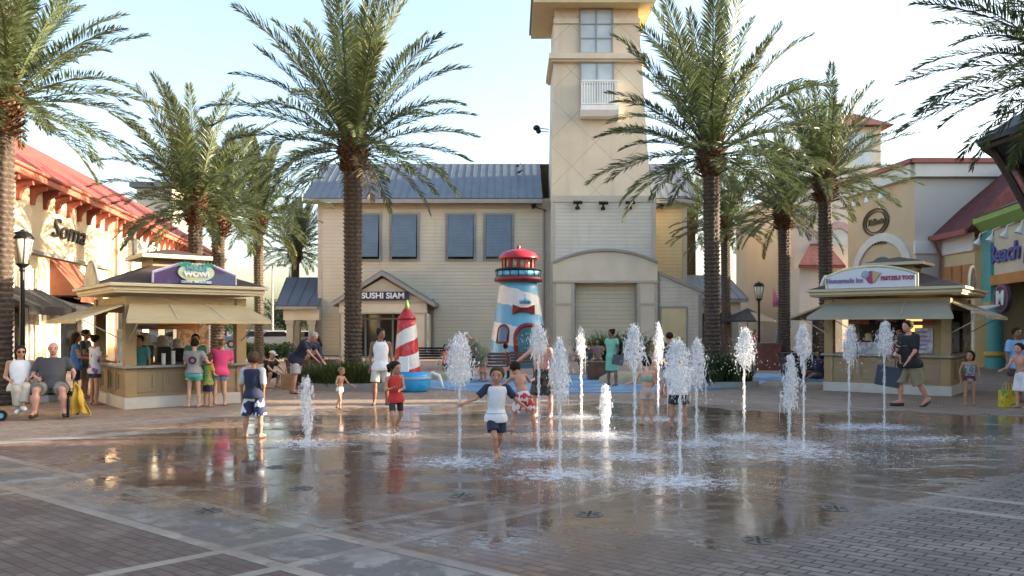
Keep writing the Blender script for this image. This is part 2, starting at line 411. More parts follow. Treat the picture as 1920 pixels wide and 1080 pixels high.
class Field:
    """prims: ('c',a,b,ra,rb) or ('e',c,r,M); evaluated with an inflation; cuts: (point, normal) keep the side against the normal"""
    def __init__(s, prims, infl=0.0, k=.03, cuts=(), subtract=()): s.p = prims; s.i = infl; s.k = k; s.c = cuts; s.sub = subtract
    def one(s, P, q):
        return d_cap(P, *q[1:]) if q[0] == 'c' else d_ell(P, *q[1:])
    def ev(s, P):
        d = None
        for q in s.p:
            e = s.one(P, q); d = e if d is None else smin(d, e, s.k)
        d = d-s.i
        for q in s.sub: d = np.maximum(d, -s.one(P, q))
        for pt, nr in s.c:
            nr = np.asarray(nr, np.float32); nr = nr/np.linalg.norm(nr)
            d = np.maximum(d, (P-np.asarray(pt, np.float32))@nr)
        return d
    def bounds(s):
        lo = np.full(3, 1e9); hi = -lo
        for q in s.p:
            if q[0] == 'c':
                r = max(q[3], q[4])
                for e in (q[1], q[2]): lo = np.minimum(lo, np.asarray(e)-r); hi = np.maximum(hi, np.asarray(e)+r)
            else:
                r = max(q[2]); lo = np.minimum(lo, np.asarray(q[1])-r); hi = np.maximum(hi, np.asarray(q[1])+r)
        return lo-s.i-.02, hi+s.i+.02
    def mesh(s, h):
        lo, hi = s.bounds(); lo -= 2*h; n = np.ceil((hi-lo)/h).astype(int)+3
        ax = [lo[i]+h*np.arange(n[i]) for i in range(3)]
        P = np.stack(np.meshgrid(*ax, indexing='ij'), -1).reshape(-1,3).astype(np.float32)
        return surface_nets(s.ev(P).reshape(n), lo, h)

# ------------------------------------------------------------------ people
def nv(v): v = np.asarray(v, float); return v/np.linalg.norm(v)
SK = {}
def skin(t):
    cols = {'fair':(.56,.32,.22), 'tan':(.42,.21,.13), 'brown':(.22,.11,.07), 'red':(.55,.27,.20)}
    if t not in SK:
        m_ = mat('skin '+t, cols[t], .5, .08, 6); p = m_.node_tree.nodes['Principled BSDF']
        p.inputs['Subsurface Weight'].default_value = .08; p.inputs['Subsurface Radius'].default_value = (.02,.008,.004); SK[t] = m_
    return SK[t]
HAIR = {'dark':(.022,.014,.010), 'brown':(.07,.04,.022), 'light':(.24,.16,.085), 'blond':(.38,.27,.14), 'grey':(.33,.31,.29), 'white':(.62,.60,.56)}
def hairmat(c): return mat('hair '+c, HAIR[c], .75, .35, 30, bump=.8, bscale=60, spec=.15)
def cloth(name, col, **k): return mat('cloth '+name, col, .85, .08, 8, bump=.6, bscale=14, **k)

def human(label, px, feet, H, face=0, pose=None, sk='tan', hair='short', hc='brown', wear=(), child=0.0, fat=0.0,
          ph=None, lift=0.0, at=None, group=None, hatc=None, extra=None, cat='person', twist=0):
    """pose: unit directions in the person's own frame (front = -y, x to image right when face = 0)"""
    X, Y = at[:2] if at is not None else G(px, feet)
    pz = dict(lean=(0,0,1), head=(0,-.08,1), look=(0,-1,0), uaN=(-.22,.03,-1), faN=(-.10,-.22,-1), uaP=(.22,.03,-1), faP=(.10,-.22,-1),
              thN=(-.06,-.02,-1), shN=(-.02,.06,-1), thP=(.06,-.02,-1), shP=(.02,.06,-1), ftN=(-.15,-1,-.05), ftP=(.15,-1,-.05))
    if pose: pz.update(pose)
    for q in list(pz): pz[q] = nv(pz[q])
    ch = child
    hh = H*(.130+.045*ch)                                   # head height
    leg = H*(.49-.035*ch); thL, shL = leg*.51, leg*.45; fz = H*.035
    tor = H*(.305); nk = H*(.045-.015*ch)
    sw = H*(.108-.004*ch); hw = H*.052
    uaL, faL, hL = H*.165, H*.14, H*.095
    up = pz['lean']; side = nv(np.cross(np.cross(up, [math.cos(twist), math.sin(twist), 0]), up)) if abs(up[0]) < .99 else np.array([1.,0,0])
    fr = np.cross(side, up)                                 # pointing to the back (+y)
    if fr[1] < 0 and abs(up[2]) > .2: fr = -fr
    M = np.stack([side, fr, up], 1)
    pel = np.array([0,0,0.])
    sh = pel+up*tor
    w = 1+.45*fat; f2 = 1+.9*fat
    hipN, hipP = pel-side*hw, pel+side*hw
    J = {}
    for s_, hip in (('N',hipN),('P',hipP)):
        kn = hip+pz['th'+s_]*thL; an = kn+pz['sh'+s_]*shL; ft = pz['ft'+s_]
        J['hip'+s_], J['kn'+s_], J['an'+s_] = hip, kn, an; J['toe'+s_] = an+ft*H*.105+np.array([0,0,-fz*.45]); J['heel'+s_] = an-ft*H*.022+np.array([0,0,-fz*.4])
    for s_, sg in (('N',-1),('P',1)):
        sj = sh+side*sg*sw*(1+.12*fat)-up*H*.012
        el = sj+pz['ua'+s_]*uaL; wr = el+pz['fa'+s_]*faL
        J['sj'+s_], J['el'+s_], J['wr'+s_] = sj, el, wr
    nb = sh+up*H*.005; hd = pz['head']; nt = nb+hd*nk
    lk = pz['look']; lk = nv(lk-hd*np.dot(lk,hd)); hx = nv(np.cross(-lk, hd))
    HM = np.stack([hx, -lk, hd], 1)                          # head axes: right, back, up
    hcn = nt+hd*hh*.50+lk*hh*.06
    # put the lowest foot (or the given pelvis height) on the ground
    low = min(J[a][2] for a in ('toeN','toeP','heelN','heelP'))-fz*.55
    dz = (ph if ph is not None else -low)+lift
    a3 = H*.5
    th_r, kn_r, cf_r, an_r = H*.048*(1+.35*fat), H*.030, H*.030*(1+.2*fat), H*.019
    if ch: th_r, kn_r = H*.044, H*.028
    torso = [('e', pel+up*H*.0, (H*.088*w, H*.062*f2, H*.075), M), ('e', pel+up*tor*.36-fr*H*.012*f2*fat, (H*.076*w*1.02, H*.054*f2, H*.10), M),
             ('e', pel+up*tor*.72, (H*.090*w, H*.058*f2**.6, H*.10), M), ('c', sh-side*sw*.72-up*H*.018, sh+side*sw*.72-up*H*.018, H*.034, H*.034)]
    legs = {}; arms = {}
    for s_ in 'NP':
        legs[s_] = [('c', J['hip'+s_], J['kn'+s_], th_r, kn_r), ('c', J['kn'+s_], J['kn'+s_]*.62+J['an'+s_]*.38+np.array([0,.006,0]), kn_r*.98, cf_r), ('c', J['kn'+s_]*.62+J['an'+s_]*.38, J['an'+s_], cf_r, an_r)]
        arms[s_] = [('c', J['sj'+s_], J['el'+s_], H*.027*(1+.25*fat), H*.020), ('c', J['el'+s_], J['wr'+s_], H*.021, H*.0135)]
    feet_ = {s_: [('c', J['heel'+s_], J['toe'+s_], fz*.62, fz*.42), ('c', J['an'+s_], J['toe'+s_]*.4+J['an'+s_]*.6, an_r, fz*.5)] for s_ in 'NP'}
    headp = [('e', hcn+hd*hh*.10-lk*hh*.04, (hh*.375, hh*.46, hh*.40), HM), ('e', hcn-hd*hh*.14+lk*hh*.10, (hh*.30, hh*.34, hh*.36), HM),
             ('c', hcn-hd*hh*.34+lk*hh*.26, hcn-hd*hh*.36+lk*hh*.30, hh*.12, hh*.10)]
    nose = ('c', hcn+hd*hh*.02+lk*hh*.40, hcn-hd*hh*.12+lk*hh*.49, hh*.035, hh*.055)
    ears = [('e', hcn+hx*sg*hh*.37-hd*hh*.04-lk*hh*.05, (hh*.045, hh*.09, hh*.13), HM) for sg in (-1,1)]
    lips = [('c', hcn-hd*hh*.235+lk*hh*.40-hx*hh*.07, hcn-hd*hh*.235+lk*hh*.40+hx*hh*.07, hh*.035, hh*.035)]
    neck = [('c', sh-up*H*.03, nt+hd*hh*.12, H*.031*(1+.2*fat), H*.027*(1+.2*fat))]
    palms = []
    fing = MB()
    for s_, sg in (('N',-1),('P',1)):
        d = nv(J['wr'+s_]-J['el'+s_]); sd = nv(np.cross(d, [0.2*sg,1,0.1])) ; nn = nv(np.cross(sd, d))
        w_ = J['wr'+s_]; c0 = w_+d*hL*.34
        palms.append(('e', c0, (H*.021, H*.010, H*.030), np.stack([sd, nn, d], 1)))
        fd = nv(d+nn*sg*.0+np.array([0,-.25,0])*.6)
        for q, ln in zip((-1.3,-.45,.4,1.2), (.80,.98,1.0,.86)):
            b0 = w_+d*hL*.52+sd*q*H*.0095; b1 = b0+d*hL*.25*ln+sd*q*H*.002; b2 = b1+nv(d*.7+fd*.6)*hL*.22*ln
            fing.tube([b0-d*hL*.12, b0, b1, b2], [H*.0052, H*.0056, H*.0050, H*.0036], 6)
        tb = w_+d*hL*.18-sd*sg*H*.016
        fing.tube([tb+sd*sg*H*.008, tb-sd*sg*H*.007+d*hL*.16, tb-sd*sg*H*.011+d*hL*.36], [H*.0066,H*.0062,H*.0042], 6)
    vx = max(.0075, Y*.00098)*(1.25 if Y > 14 else 1)
    root_prims = torso+legs['N']+legs['P']+arms['N']+arms['P']+neck+palms+feet_['N']+feet_['P']
    F1 = Field(root_prims, 0, H*.014); 
    class Body(Field):
        def ev(s, P):
            d = F1.ev(P); d2 = Field(headp, 0, hh*.10).ev(P); d = smin(d, d2, H*.012)
            for q in [nose]+ears+lips: d = smin(d, F1.one(P, q), hh*.035)
            return d
    V, Q = Body(root_prims+headp+[nose]+ears, 0).mesh(vx)
    fv = np.array(fing.v); ff = [list(f)+[f[-1]]*(4-len(f)) if len(f) < 4 else list(f) for f in fing.f if len(f) == 4]
    nV = len(V); V = np.concatenate([V, fv]); Q = np.concatenate([Q, np.array(ff)+nV])
    rot = R(face)
    body = np_mesh('person', V, Q, skin(sk)); body.location = (X, Y, dz); body.rotation_euler = (0,0,rot)
    tag(body, label, cat, group)
    def part(name, F, m, v=None):
        V, Q = F.mesh(v or vx)
        if len(V) == 0: return None
        return np_mesh(name, V, Q, m, body)
    # face details
    if Y < 24:
        m = MB()
        for sg in (-1,1):
            c = hcn+hd*hh*.045+lk*hh*.375+hx*sg*hh*.155
            m.T = Matrix(((HM[0][0],HM[0][1],HM[0][2],c[0]),(HM[1][0],HM[1][1],HM[1][2],c[1]),(HM[2][0],HM[2][1],HM[2][2],c[2]),(0,0,0,1)))
            m.ball((0,0,0), (hh*.062, hh*.045, hh*.036), 8)
            m.tube([(-hh*.08,-hh*.02,hh*.10),(0,-hh*.035,hh*.125),(hh*.08,-hh*.02,hh*.105)], hh*.014, 5)
        m.build('eyes', mat('dark eyes', (.03,.018,.012), .25), body, True)
        m = MB(); c = hcn-hd*hh*.235+lk*hh*.425
        m.T = Matrix(((HM[0][0],HM[0][1],HM[0][2],c[0]),(HM[1][0],HM[1][1],HM[1][2],c[1]),(HM[2][0],HM[2][1],HM[2][2],c[2]),(0,0,0,1)))
        m.tube([(-hh*.11,hh*.03,.0),(0,-hh*.012,-hh*.008),(hh*.11,hh*.03,.0)], hh*.018, 6)
        m.build('mouth', mat('lips', (.30,.09,.07), .45), body, True)
    # hair or hats
    ci = hh*.045
    crown = [('e', hcn+hd*hh*.12-lk*hh*.06, (hh*.395, hh*.48, hh*.41), HM)]
    cutf = [(hcn+hd*hh*.22+lk*hh*.24, nv(lk*1.0-hd*.55)), (hcn-hd*hh*.26, -hd)]
    if hair in ('short','buzz'):
        part('hair', Field(crown, ci*(.6 if hair == 'buzz' else 1.1), .01, cutf), hairmat(hc))
    elif hair == 'balding':
        part('hair', Field(crown, ci*.35, .01, [(hcn+lk*hh*.02, nv(lk-hd*.2)), (hcn-hd*hh*.28, -hd), (hcn+hd*hh*.22, hd)]), hairmat(hc))
    elif hair == 'bob':
        part('hair', Field(crown+[('c', hcn-lk*hh*.18, hcn-hd*hh*.32-lk*hh*.22, hh*.40, hh*.36)], ci*1.3, .02, [(hcn+hd*hh*.22+lk*hh*.24, nv(lk*1.0-hd*.4)), (hcn-hd*hh*.55, -hd)]), hairmat(hc))
    elif hair == 'long':
        bk = nb-up*H*.07+fr*H*.055
        part('hair', Field(crown+[('c', hcn-lk*hh*.22, bk, hh*.36, hh*.26)], ci*1.2, .03, [(hcn+hd*hh*.22+lk*hh*.20, nv(lk*1.0-hd*.4))]), hairmat(hc))
    elif hair == 'pony':
        t0 = hcn+hd*hh*.15-lk*hh*.52
        part('hair', Field(crown+[('c', t0, t0-lk*hh*.15-hd*hh*.12, hh*.12, hh*.14), ('c', t0-lk*hh*.15-hd*hh*.12, t0-lk*hh*.12-hd*hh*.55, hh*.14, hh*.06)], ci, .02, cutf[:1]), hairmat(hc))
    elif hair == 'bun':
        t0 = hcn+hd*hh*.36-lk*hh*.45
        part('hair', Field(crown+[('e', t0, (hh*.2,)*3, HM)], ci, .02, cutf), hairmat(hc))
    elif hair == 'cap':
        part('hair', Field(crown, ci*.5, .01, [(hcn+hd*hh*.08, nv(lk-hd*.2)), (hcn-hd*hh*.30, -hd)]), hairmat(hc))
        part('cap', Field(crown, ci*1.4, .02, [(hcn+hd*hh*.20, -hd)]), cloth('hat '+str(hatc), hatc))
        m = MB(); m.T = Matrix(((HM[0][0],HM[0][1],HM[0][2],hcn[0]),(HM[1][0],HM[1][1],HM[1][2],hcn[1]),(HM[2][0],HM[2][1],HM[2][2],hcn[2]),(0,0,0,1)))
        m.ball((0,-hh*.62,hh*.22), (hh*.33,hh*.30,hh*.03), 12); m.build('brim', bpy.data.materials['cloth hat '+str(hatc)], body, True)
    # clothes
    for wv in wear:
        kind, m = wv[0], wv[1]; o = wv[2] if len(wv) > 2 else {}
        i_ = o.get('loose', .010)*H
        if kind in ('top','tank','halter'):
            hem = o.get('hem', -.06)*H; nl = o.get('neck', .012)*H
            pr = list(torso)
            if hem < .02*H: pr = pr+[('e', pel+up*min(hem,0)*.6, (H*.110*w, H*.078*f2, H*.088), M)]
            cuts = [(pel+up*hem, -up), (sh+up*nl, up)]
            if kind != 'top': pr = [pr[0], pr[1], pr[2]]+pr[4:]+[('c', sh-side*sw*.45-up*H*.03, sh+side*sw*.45-up*H*.03, H*.03, H*.03)]
            if kind == 'halter': cuts[1] = (sh-up*H*.035, up)
            pr2 = list(pr)
            sl = o.get('sleeve', .55 if kind == 'top' else 0); sm = o.get('sm')
            body_t = Field(pr2, i_, H*.045, cuts)
            if kind == 'top' and not sm:
                fs = [body_t]
                for s_ in 'NP': fs.append((s_,))
                class Tee(Field):
                    def ev(self, P):
                        d = body_t.ev(P)
                        for s_ in 'NP':
                            tip = J['sj'+s_]*(1-min(sl,1))+J['el'+s_]*min(sl,1)
                            pr_ = [('c', J['sj'+s_]*1.0, J['el'+s_], H*.030, H*.027)]
                            if sl > 1: tip = J['el'+s_]*(2-sl)+J['wr'+s_]*(sl-1); pr_.append(('c', J['el'+s_], J['wr'+s_], H*.023, H*.018))
                            dd = nv((J['el'+s_]-J['sj'+s_]) if sl <= 1 else (J['wr'+s_]-J['el'+s_]))
                            d = smin(d, Field(pr_, i_, H*.01, [(tip, dd)]).ev(P), H*.012)
                        return d
                part('shirt', Tee(pr2+arms['N']+arms['P'], i_+.01), m)
            else:
                part('shirt' if kind == 'top' else ('bikini_top' if o.get('bikini') else 'tank_top'), body_t, m)
                if kind == 'top':
                    for s_ in 'NP':
                        tip = J['sj'+s_]*(1-sl)+J['el'+s_]*sl; dd = nv(J['el'+s_]-J['sj'+s_]); inn = nv(sh-J['sj'+s_])
                        part('sleeve', Field([('c', J['sj'+s_]+inn*H*.02, J['sj'+s_], H*.031, H*.031), ('c', J['sj'+s_], J['el'+s_], H*.031, H*.026)], i_*.9, H*.01, [(tip, dd)]), sm)
                elif o.get('straps', 1):
                    mm = MB()
                    for sg in (-1,1):
                        p0 = sh+side*sg*sw*.45-up*H*.045-fr*H*.058; p1 = sh+side*sg*sw*.5+up*H*.022; p2 = sh+side*sg*sw*.45-up*H*.045+fr*H*.058
                        mm.tube([p0,p1*.6+p0*.4+up*H*.008,p1,p1*.6+p2*.4+up*H*.008,p2], H*.009, 6)
                    mm.build('strap', m, body, True)
        elif kind in ('shorts','trunks','pants','brief'):
            ln = o.get('len', .6); fl = o.get('flare', .014)*H
            class Sh(Field):
                def ev(self, P):
                    d = Field(torso[:1]+[('e', pel+up*H*.05, (H*.08*w, H*.058*f2, H*.06), M)], i_*.45, H*.02, [(pel+up*H*.075, up), (pel-up*H*(.075 if ln > .1 else .05), -up)]).ev(P)
                    if ln > .02:
                        for s_ in 'NP':
                            a_, b_ = J['hip'+s_], J['kn'+s_]; l1 = min(ln, 1); tip = a_*(1-l1)+b_*l1; dd = nv(b_-a_)
                            q = [('c', a_, tip+dd*.02, th_r-i_*.4, max(kn_r, th_r*(1-l1)+kn_r*l1)+fl)]
                            if ln > 1: tip2 = b_*(2-ln)+J['an'+s_]*(ln-1); q.append(('c', b_, tip2+nv(J['an'+s_]-b_)*.02, kn_r+fl, cf_r+fl*.6)); cut = (tip2, nv(J['an'+s_]-b_))
                            else: cut = (tip, dd)
                            d = smin(d, Field(q, i_, H*.01, [cut]).ev(P), H*.012)
                    return d
            part({'pants':'trousers','brief':'swim_bottom'}.get(kind, kind), Sh(torso[:2]+legs['N']+legs['P'], i_+fl), m)
        elif kind == 'dress':
            ln = o.get('len', .22)*H; q = pel-np.array([0,0,1])*ln
            part('dress', Field(torso+[('c', pel-up*0, q+up*.0, H*.085, H*.10)], i_, H*.03, [(q, (0,0,-1)), (sh+up*H*.01, up)]), m)
            for s_ in 'NP': part('sleeve', Field([('c', J['sj'+s_], J['el'+s_], H*.033, H*.030)], i_*.8, H*.01, [(J['sj'+s_]*.55+J['el'+s_]*.45, nv(J['el'+s_]-J['sj'+s_]))]), m)
        elif kind == 'swimsuit':
            part('swimsuit', Field(torso[:3], i_*.6, H*.02, [(pel-up*H*.055, -up), (sh-up*H*.04, up)]), m)
        elif kind == 'shoes':
            for s_ in 'NP': part('shoe', Field([('c', J['heel'+s_], J['toe'+s_], fz*.72, fz*.52)], H*.006, .01, [(J['an'+s_]+np.array([0,0,fz*.4]), (0,0,1))]), m)
        elif kind == 'flipflops':
            for s_ in 'NP':
                mm = MB(); a_ = J['heel'+s_]; b_ = J['toe'+s_]; dn = np.array([0,0,-fz*.62])
                mm.tube([a_+dn*1.15-nv(b_-a_)*.02, (a_+b_)/2+dn*1.05, b_+dn*.8+nv(b_-a_)*.03], [H*.020,H*.024,H*.022], 8); mm.build('sandal', m, body, True)
        elif kind == 'sunglasses':
            mm = MB(); c = hcn+hd*hh*.055+lk*hh*.40
            mm.T = Matrix(((HM[0][0],HM[0][1],HM[0][2],c[0]),(HM[1][0],HM[1][1],HM[1][2],c[1]),(HM[2][0],HM[2][1],HM[2][2],c[2]),(0,0,0,1)))
            for sg in (-1,1): mm.ball((sg*hh*.17,0,0), (hh*.14,hh*.05,hh*.10), 10); mm.tube([(sg*hh*.28,.0,.01),(sg*hh*.38,hh*.35,.01)], hh*.02, 5)
            mm.build('sunglasses', m, body, True)
    Mw = Matrix.Translation((X, Y, dz)) @ Matrix.Rotation(rot, 4, 'Z')
    out = {k_: tuple(Mw @ Vector(v_)) for k_, v_ in J.items()}; out['hd'] = tuple(Mw @ Vector(hcn)); out['pel'] = tuple(Mw @ Vector(pel)); out['obj'] = body
    out['sh'] = tuple(Mw @ Vector(sh))
    return out
# ------------------------------------------------------------------ materials of the buildings
CREAMW = (.50,.445,.345)
m_clap = clap_mat('lap siding beige', (.56,.495,.375), .21)
m_clapT = clap_mat('lap siding grey', (.56,.525,.44), .21)
m_clapY = clap_mat('lap siding yellow', (.66,.51,.27), .21)
m_trim = mat('taupe trim', (.42,.38,.31), .6, .06, 2, coord='geo')
m_trim2 = mat('grey trim', (.27,.26,.245), .6, .06, 2, coord='geo')
m_cream = mat('cream paint', (.60,.53,.41), .7, .07, .8, bump=.1, bscale=60, coord='geo')
m_yellow = mat('yellow paint and warm sun tint', (.56,.47,.27), .65, .07, 1, coord='geo')
m_black = mat('black metal', (.012,.012,.013), .4, .2, 5, metal=.4)
m_white = mat('white paint', (.78,.78,.76), .5, .05, 3)
m_glassd = mat('dark glass', (.015,.018,.02), .06, .3, 1)
m_shut = mat('blue grey shutter', (.115,.165,.225), .5, .08, 2, coord='geo')
m_slate = mat('slate blue metal roof', (.155,.172,.19), .42, .12, .7, metal=.35, coord='geo')
m_dgrey = mat('dark grey metal roof', (.10,.11,.125), .45, .12, .7, metal=.3, coord='geo')
def stucco_diamond():
    s = NT('diamond scored stucco'); P = s.pos('geo'); x, y, z = s.sep(P)
    u = s.m('ADD', x, y)
    p = s.m('FRACT', s.m('ADD', s.m('MULTIPLY', u, .36), s.m('MULTIPLY', z, .36))); q = s.m('FRACT', s.m('ADD', s.m('MULTIPLY', u, .36), s.m('MULTIPLY', z, -.36)))
    w = .016
    ln = s.m('MAXIMUM', s.m('LESS_THAN', p, w), s.m('LESS_THAN', q, w))
    n = s.noise(P, .5, 4, .6)
    c = s.mix(s.smooth(n, .3, .7), (.58,.495,.365), (.64,.56,.43)); c = s.mix(s.m('MULTIPLY', s.smooth(s.noise(P, 1.5, 4, .65, stretch=(1,1,.1)), .5, .75), .25), c, (.38,.32,.25)); c = s.mix(ln, c, (.42,.35,.27))
    s.put(s.p.inputs['Base Color'], c); s.p.inputs['Roughness'].default_value = .8
    s.l.new(s.bump(s.m('ADD', s.m('MULTIPLY', ln, -1.0), s.m('MULTIPLY', s.noise(P, 60, 2), .15)), .5, .01), s.p.inputs['Normal'])
    return s.mat
m_tower = stucco_diamond()

def seam_roof(name, e0, e1, r1, r0, th, m, parent, step=.45, rib=.035):
    """standing seam slope: eave e0-e1, ridge r0-r1 with raised ribs running up"""
    e0, e1, r0, r1 = map(Vector, (e0, e1, r0, r1)); n = (e1-e0).cross(r0-e0).normalized()
    if n.z < 0: n = -n
    mb = MB(); mb.prism([e0, e1, r1, r0], -n*th)
    k = max(1, int((e1-e0).length/step))
    for i in range(k+1):
        t = i/k; a = e0.lerp(e1, t); b = r0.lerp(r1, t); d = (e1-e0).normalized()*.018
        mb.prism([a-d+n*.002, a+d+n*.002, a+d+n*rib, a-d+n*rib], (b-a))
    return mb.build(name, m, parent)

# ------------------------------------------------------------------ central building with tower
FY = 48.0
b = thing('restaurant_building', 'tall beige clapboard restaurant with square tower and blue grey metal roof', 'building', (0, FY, 0))
def L(px, Y): return XX(px, Y)
x0, x1 = L(597,FY), L(1287,FY); zt = ZZ(372, FY)
def wall_holes(mb, xa, xb, za, zb, y0, y1, holes):
    xs = sorted(set([xa, xb]+[h[0] for h in holes]+[h[1] for h in holes])); zs = sorted(set([za, zb]+[h[2] for h in holes]+[h[3] for h in holes]))
    for i in range(len(xs)-1):
        for j in range(len(zs)-1):
            cx, cz = (xs[i]+xs[i+1])/2, (zs[j]+zs[j+1])/2
            if any(h[0] < cx < h[1] and h[2] < cz < h[3] for h in holes): continue
            mb.box(xs[i], xs[i+1], y0, y1, zs[j], zs[j+1])
mb = MB(); mb.box(x0, L(1033,FY), 0, 10, 0, zt); mb.prism([(x0,0,zt),(x0,10,zt),(x0,4.4,ZZ(305,52)-.15)], (.15,0,0)); mb.build('wall', m_clap, b)
mb = MB(); mb.box(L(1040,FY), x1, 0, 10, 0, zt); mb.prism([(x1-.15,0,zt),(x1-.15,10,zt),(x1-.15,4.4,ZZ(305,52)-.15)], (.15,0,0)); mb.build('wall', m_clapY, b)
xe0, xe1 = -12.4, 10.95; ze = ZZ(371, 47.25); zr = ZZ(305, 52)
seam_roof('roof', (xe0,-.75,ze), (L(1016,FY),-.75,ze), (L(1016,FY),4.4,zr), (xe0,4.4,zr), .06, m_slate, b, .46)
seam_roof('roof', (L(1224,FY),-.75,ze), (xe1,-.75,ze), (xe1,4.4,zr), (L(1224,FY),4.4,zr), .06, m_slate, b, .46)
mb = MB(); mb.prism([(xe0,4.42,zr-.05),(xe1,4.42,zr-.05),(xe1,10.6,ze),(xe0,10.6,ze)], (0,0,.06)); mb.build('roof', m_slate, b)
mb = MB(); mb.box(xe0, L(1016,FY), -.79, -.64, ze-.30, ze-.07); mb.box(L(1224,FY), xe1, -.79, -.64, ze-.30, ze-.07)
mb.box(xe0, L(1016,FY), -.64, -.003, ze-.26, ze-.2); mb.box(L(1224,FY), xe1, -.64, -.003, ze-.26, ze-.2); mb.build('gutter', m_trim2, b)
mb = MB()
for xa in (x0-.03, x1-.22): mb.box(xa, xa+.25, -.035, .2, 0, zt-.5)
mb.box(x0-.03, L(1033,FY), -.04, -.003, zt-.62, zt-.3); mb.box(L(1228,FY), x1+.03, -.04, -.003, zt-.62, zt-.3)
mb.box(L(1018,FY), L(1034,FY), -.045, -.004, 0, zt-.62)
mb.each('corner_board', m_trim, b)
for a_, c_ in ((664,711),(735,782),(840,888),(911,959)):
    xa, xb = L(a_,FY), L(c_,FY); z1_, z0_ = ZZ(403,FY), ZZ(486,FY)
    w = MB(); 
    for bx_ in ((xa-.17,xa,z0_-.12,z1_+.1),(xb,xb+.17,z0_-.12,z1_+.1),(xa,xb,z1_,z1_+.1),(xa,xb,z0_-.12,z0_)): w.box(bx_[0],bx_[1],-.07,-.003,bx_[2],bx_[3])
    wo_ = w.build('window', m_trim2, b)
    MB().box(xa, xb, -.02, -.004, z0_, z1_).build('pane', m_glassd, wo_)
    sh_ = MB(); t = .28
    sh_.prism([(xa+.03,-.08,z1_),(xa+.03,-.12,z1_),(xa+.03,-.12-t,z0_+.12),(xa+.03,-.08-t,z0_+.12)], (xb-xa-.06,0,0))
    n_ = 14
    for i in range(n_):
        f = (i+.5)/n_; z_ = z1_+(z0_+.12-z1_)*f; y_ = -.12-t*f
        sh_.box(xa+.09, xb-.09, y_-.016, y_+.01, z_-.05, z_+.01)
    sh_.build('shutter', m_shut, wo_)
# tower
TY = 46.5; ty = TY-FY
base_l, base_r = L(1034,TY), L(1229,TY); zb_ = ZZ(378,TY)
mb = MB(); mb.box(base_l, base_r, ty, ty+4.3, 0, zb_); mb.build('tower_base', m_clapT, b)
mb = MB()
for xa in (base_l-.03, base_r-.22): mb.box(xa, xa+.25, ty-.035, ty+.25, 0, zb_-.02)
mb.box(base_l-.05, base_r+.05, ty-.07, ty+4.35, zb_-.03, zb_+.34); mb.each('corner_board', m_trim, b)
def frustum(mb, bl, br, z0, tl, tr, z1, ya, yb, dy=.25):
    mb.add([(bl,ya,z0),(br,ya,z0),(br,yb,z0),(bl,yb,z0),(tl,ya+dy,z1),(tr,ya+dy,z1),(tr,yb-dy,z1),(tl,yb-dy,z1)], [(0,3,2,1),(4,5,6,7),(0,1,5,4),(1,2,6,5),(2,3,7,6),(3,0,4,7)])
zs = zb_+.34; ztop = ZZ(-2, TY)
lx = lambda py: L(1034+(375-py)/355*6, TY); rx = lambda py: L(1221-(375-py)/355*24, TY)
mb = MB(); frustum(mb, lx(368), rx(368), zs, lx(-5), rx(-5), ztop, ty+.03, ty+4.2, .05); mb.build('tower_shaft', m_tower, b)
mb = MB(); zc = ZZ(113,TY); mb.box(lx(110)-.28, rx(110)+.28, ty-.35, ty+4.5, zc, zc+.32); mb.box(lx(110)-.18, rx(110)+.18, ty-.2, ty+4.4, zc-.12, zc)
zc2 = ZZ(44,TY); mb.box(lx(40)-.05, L(1086,TY), ty-.03, ty+.05, zc2+.0, zc2+.3); mb.box(L(1150,TY), rx(40)+.05, ty-.03, ty+.05, zc2, zc2+.3); mb.build('cornice', m_cream, b)
sx0, sx1 = L(1000,45.6), L(1228,45.6); zso = ZZ(4,45.6)
mb = MB(); mb.box(sx0, sx1, 45.6-FY, 51.4-FY, zso, zso+.35); mb.build('soffit', m_yellow, b)  # warm sunlight under the overhang is put into the soffit's yellow
mb = MB(); A = [(sx0-.12,45.5-FY,zso+.25),(sx1+.12,45.5-FY,zso+.25),(sx1+.12,51.5-FY,zso+.25),(sx0-.12,51.5-FY,zso+.25)]
apx = ((sx0+sx1)/2, 48.5-FY, zso+3.6); mb.add(A+[tuple((p[0],p[1],p[2]+.28)) for p in A]+[apx], [(3,2,1,0),(0,1,5,4),(1,2,6,5),(2,3,7,6),(3,0,4,7),(4,5,8),(5,6,8),(6,7,8),(7,4,8)])
mb.build('tower_roof', m_slate, b)
m_sky_glass = mat('window glass', (.45,.52,.56), .08, .1, 1)
for pa, pb, ta, tb, rows in ((1089,1147,19,99,3),(1090,1149,119,196,2)):
    xa, xb, za, zb2 = L(pa,TY), L(pb,TY), ZZ(tb,TY), ZZ(ta,TY); yy = ty-.02
    w = MB(); f = .07
    for q in ((xa-f,xa,za-f,zb2+f),(xb,xb+f,za-f,zb2+f),(xa,xb,zb2,zb2+f),(xa,xb,za-f,za),((xa+xb)/2-.03,(xa+xb)/2+.03,za,zb2)): w.box(q[0],q[1],yy-.06,yy+.2,q[2],q[3])
    for k in range(1, rows): zz = za+(zb2-za)*k/rows; w.box(xa,(xa+xb)/2-.03,yy-.05,yy+.2,zz-.03,zz+.03); w.box((xa+xb)/2+.03,xb,yy-.05,yy+.2,zz-.03,zz+.03)
    wo_ = w.build('window', m_trim2, b); MB().box(xa, xb, yy+.0, yy+.19, za, zb2).build('pane', m_sky_glass, wo_)
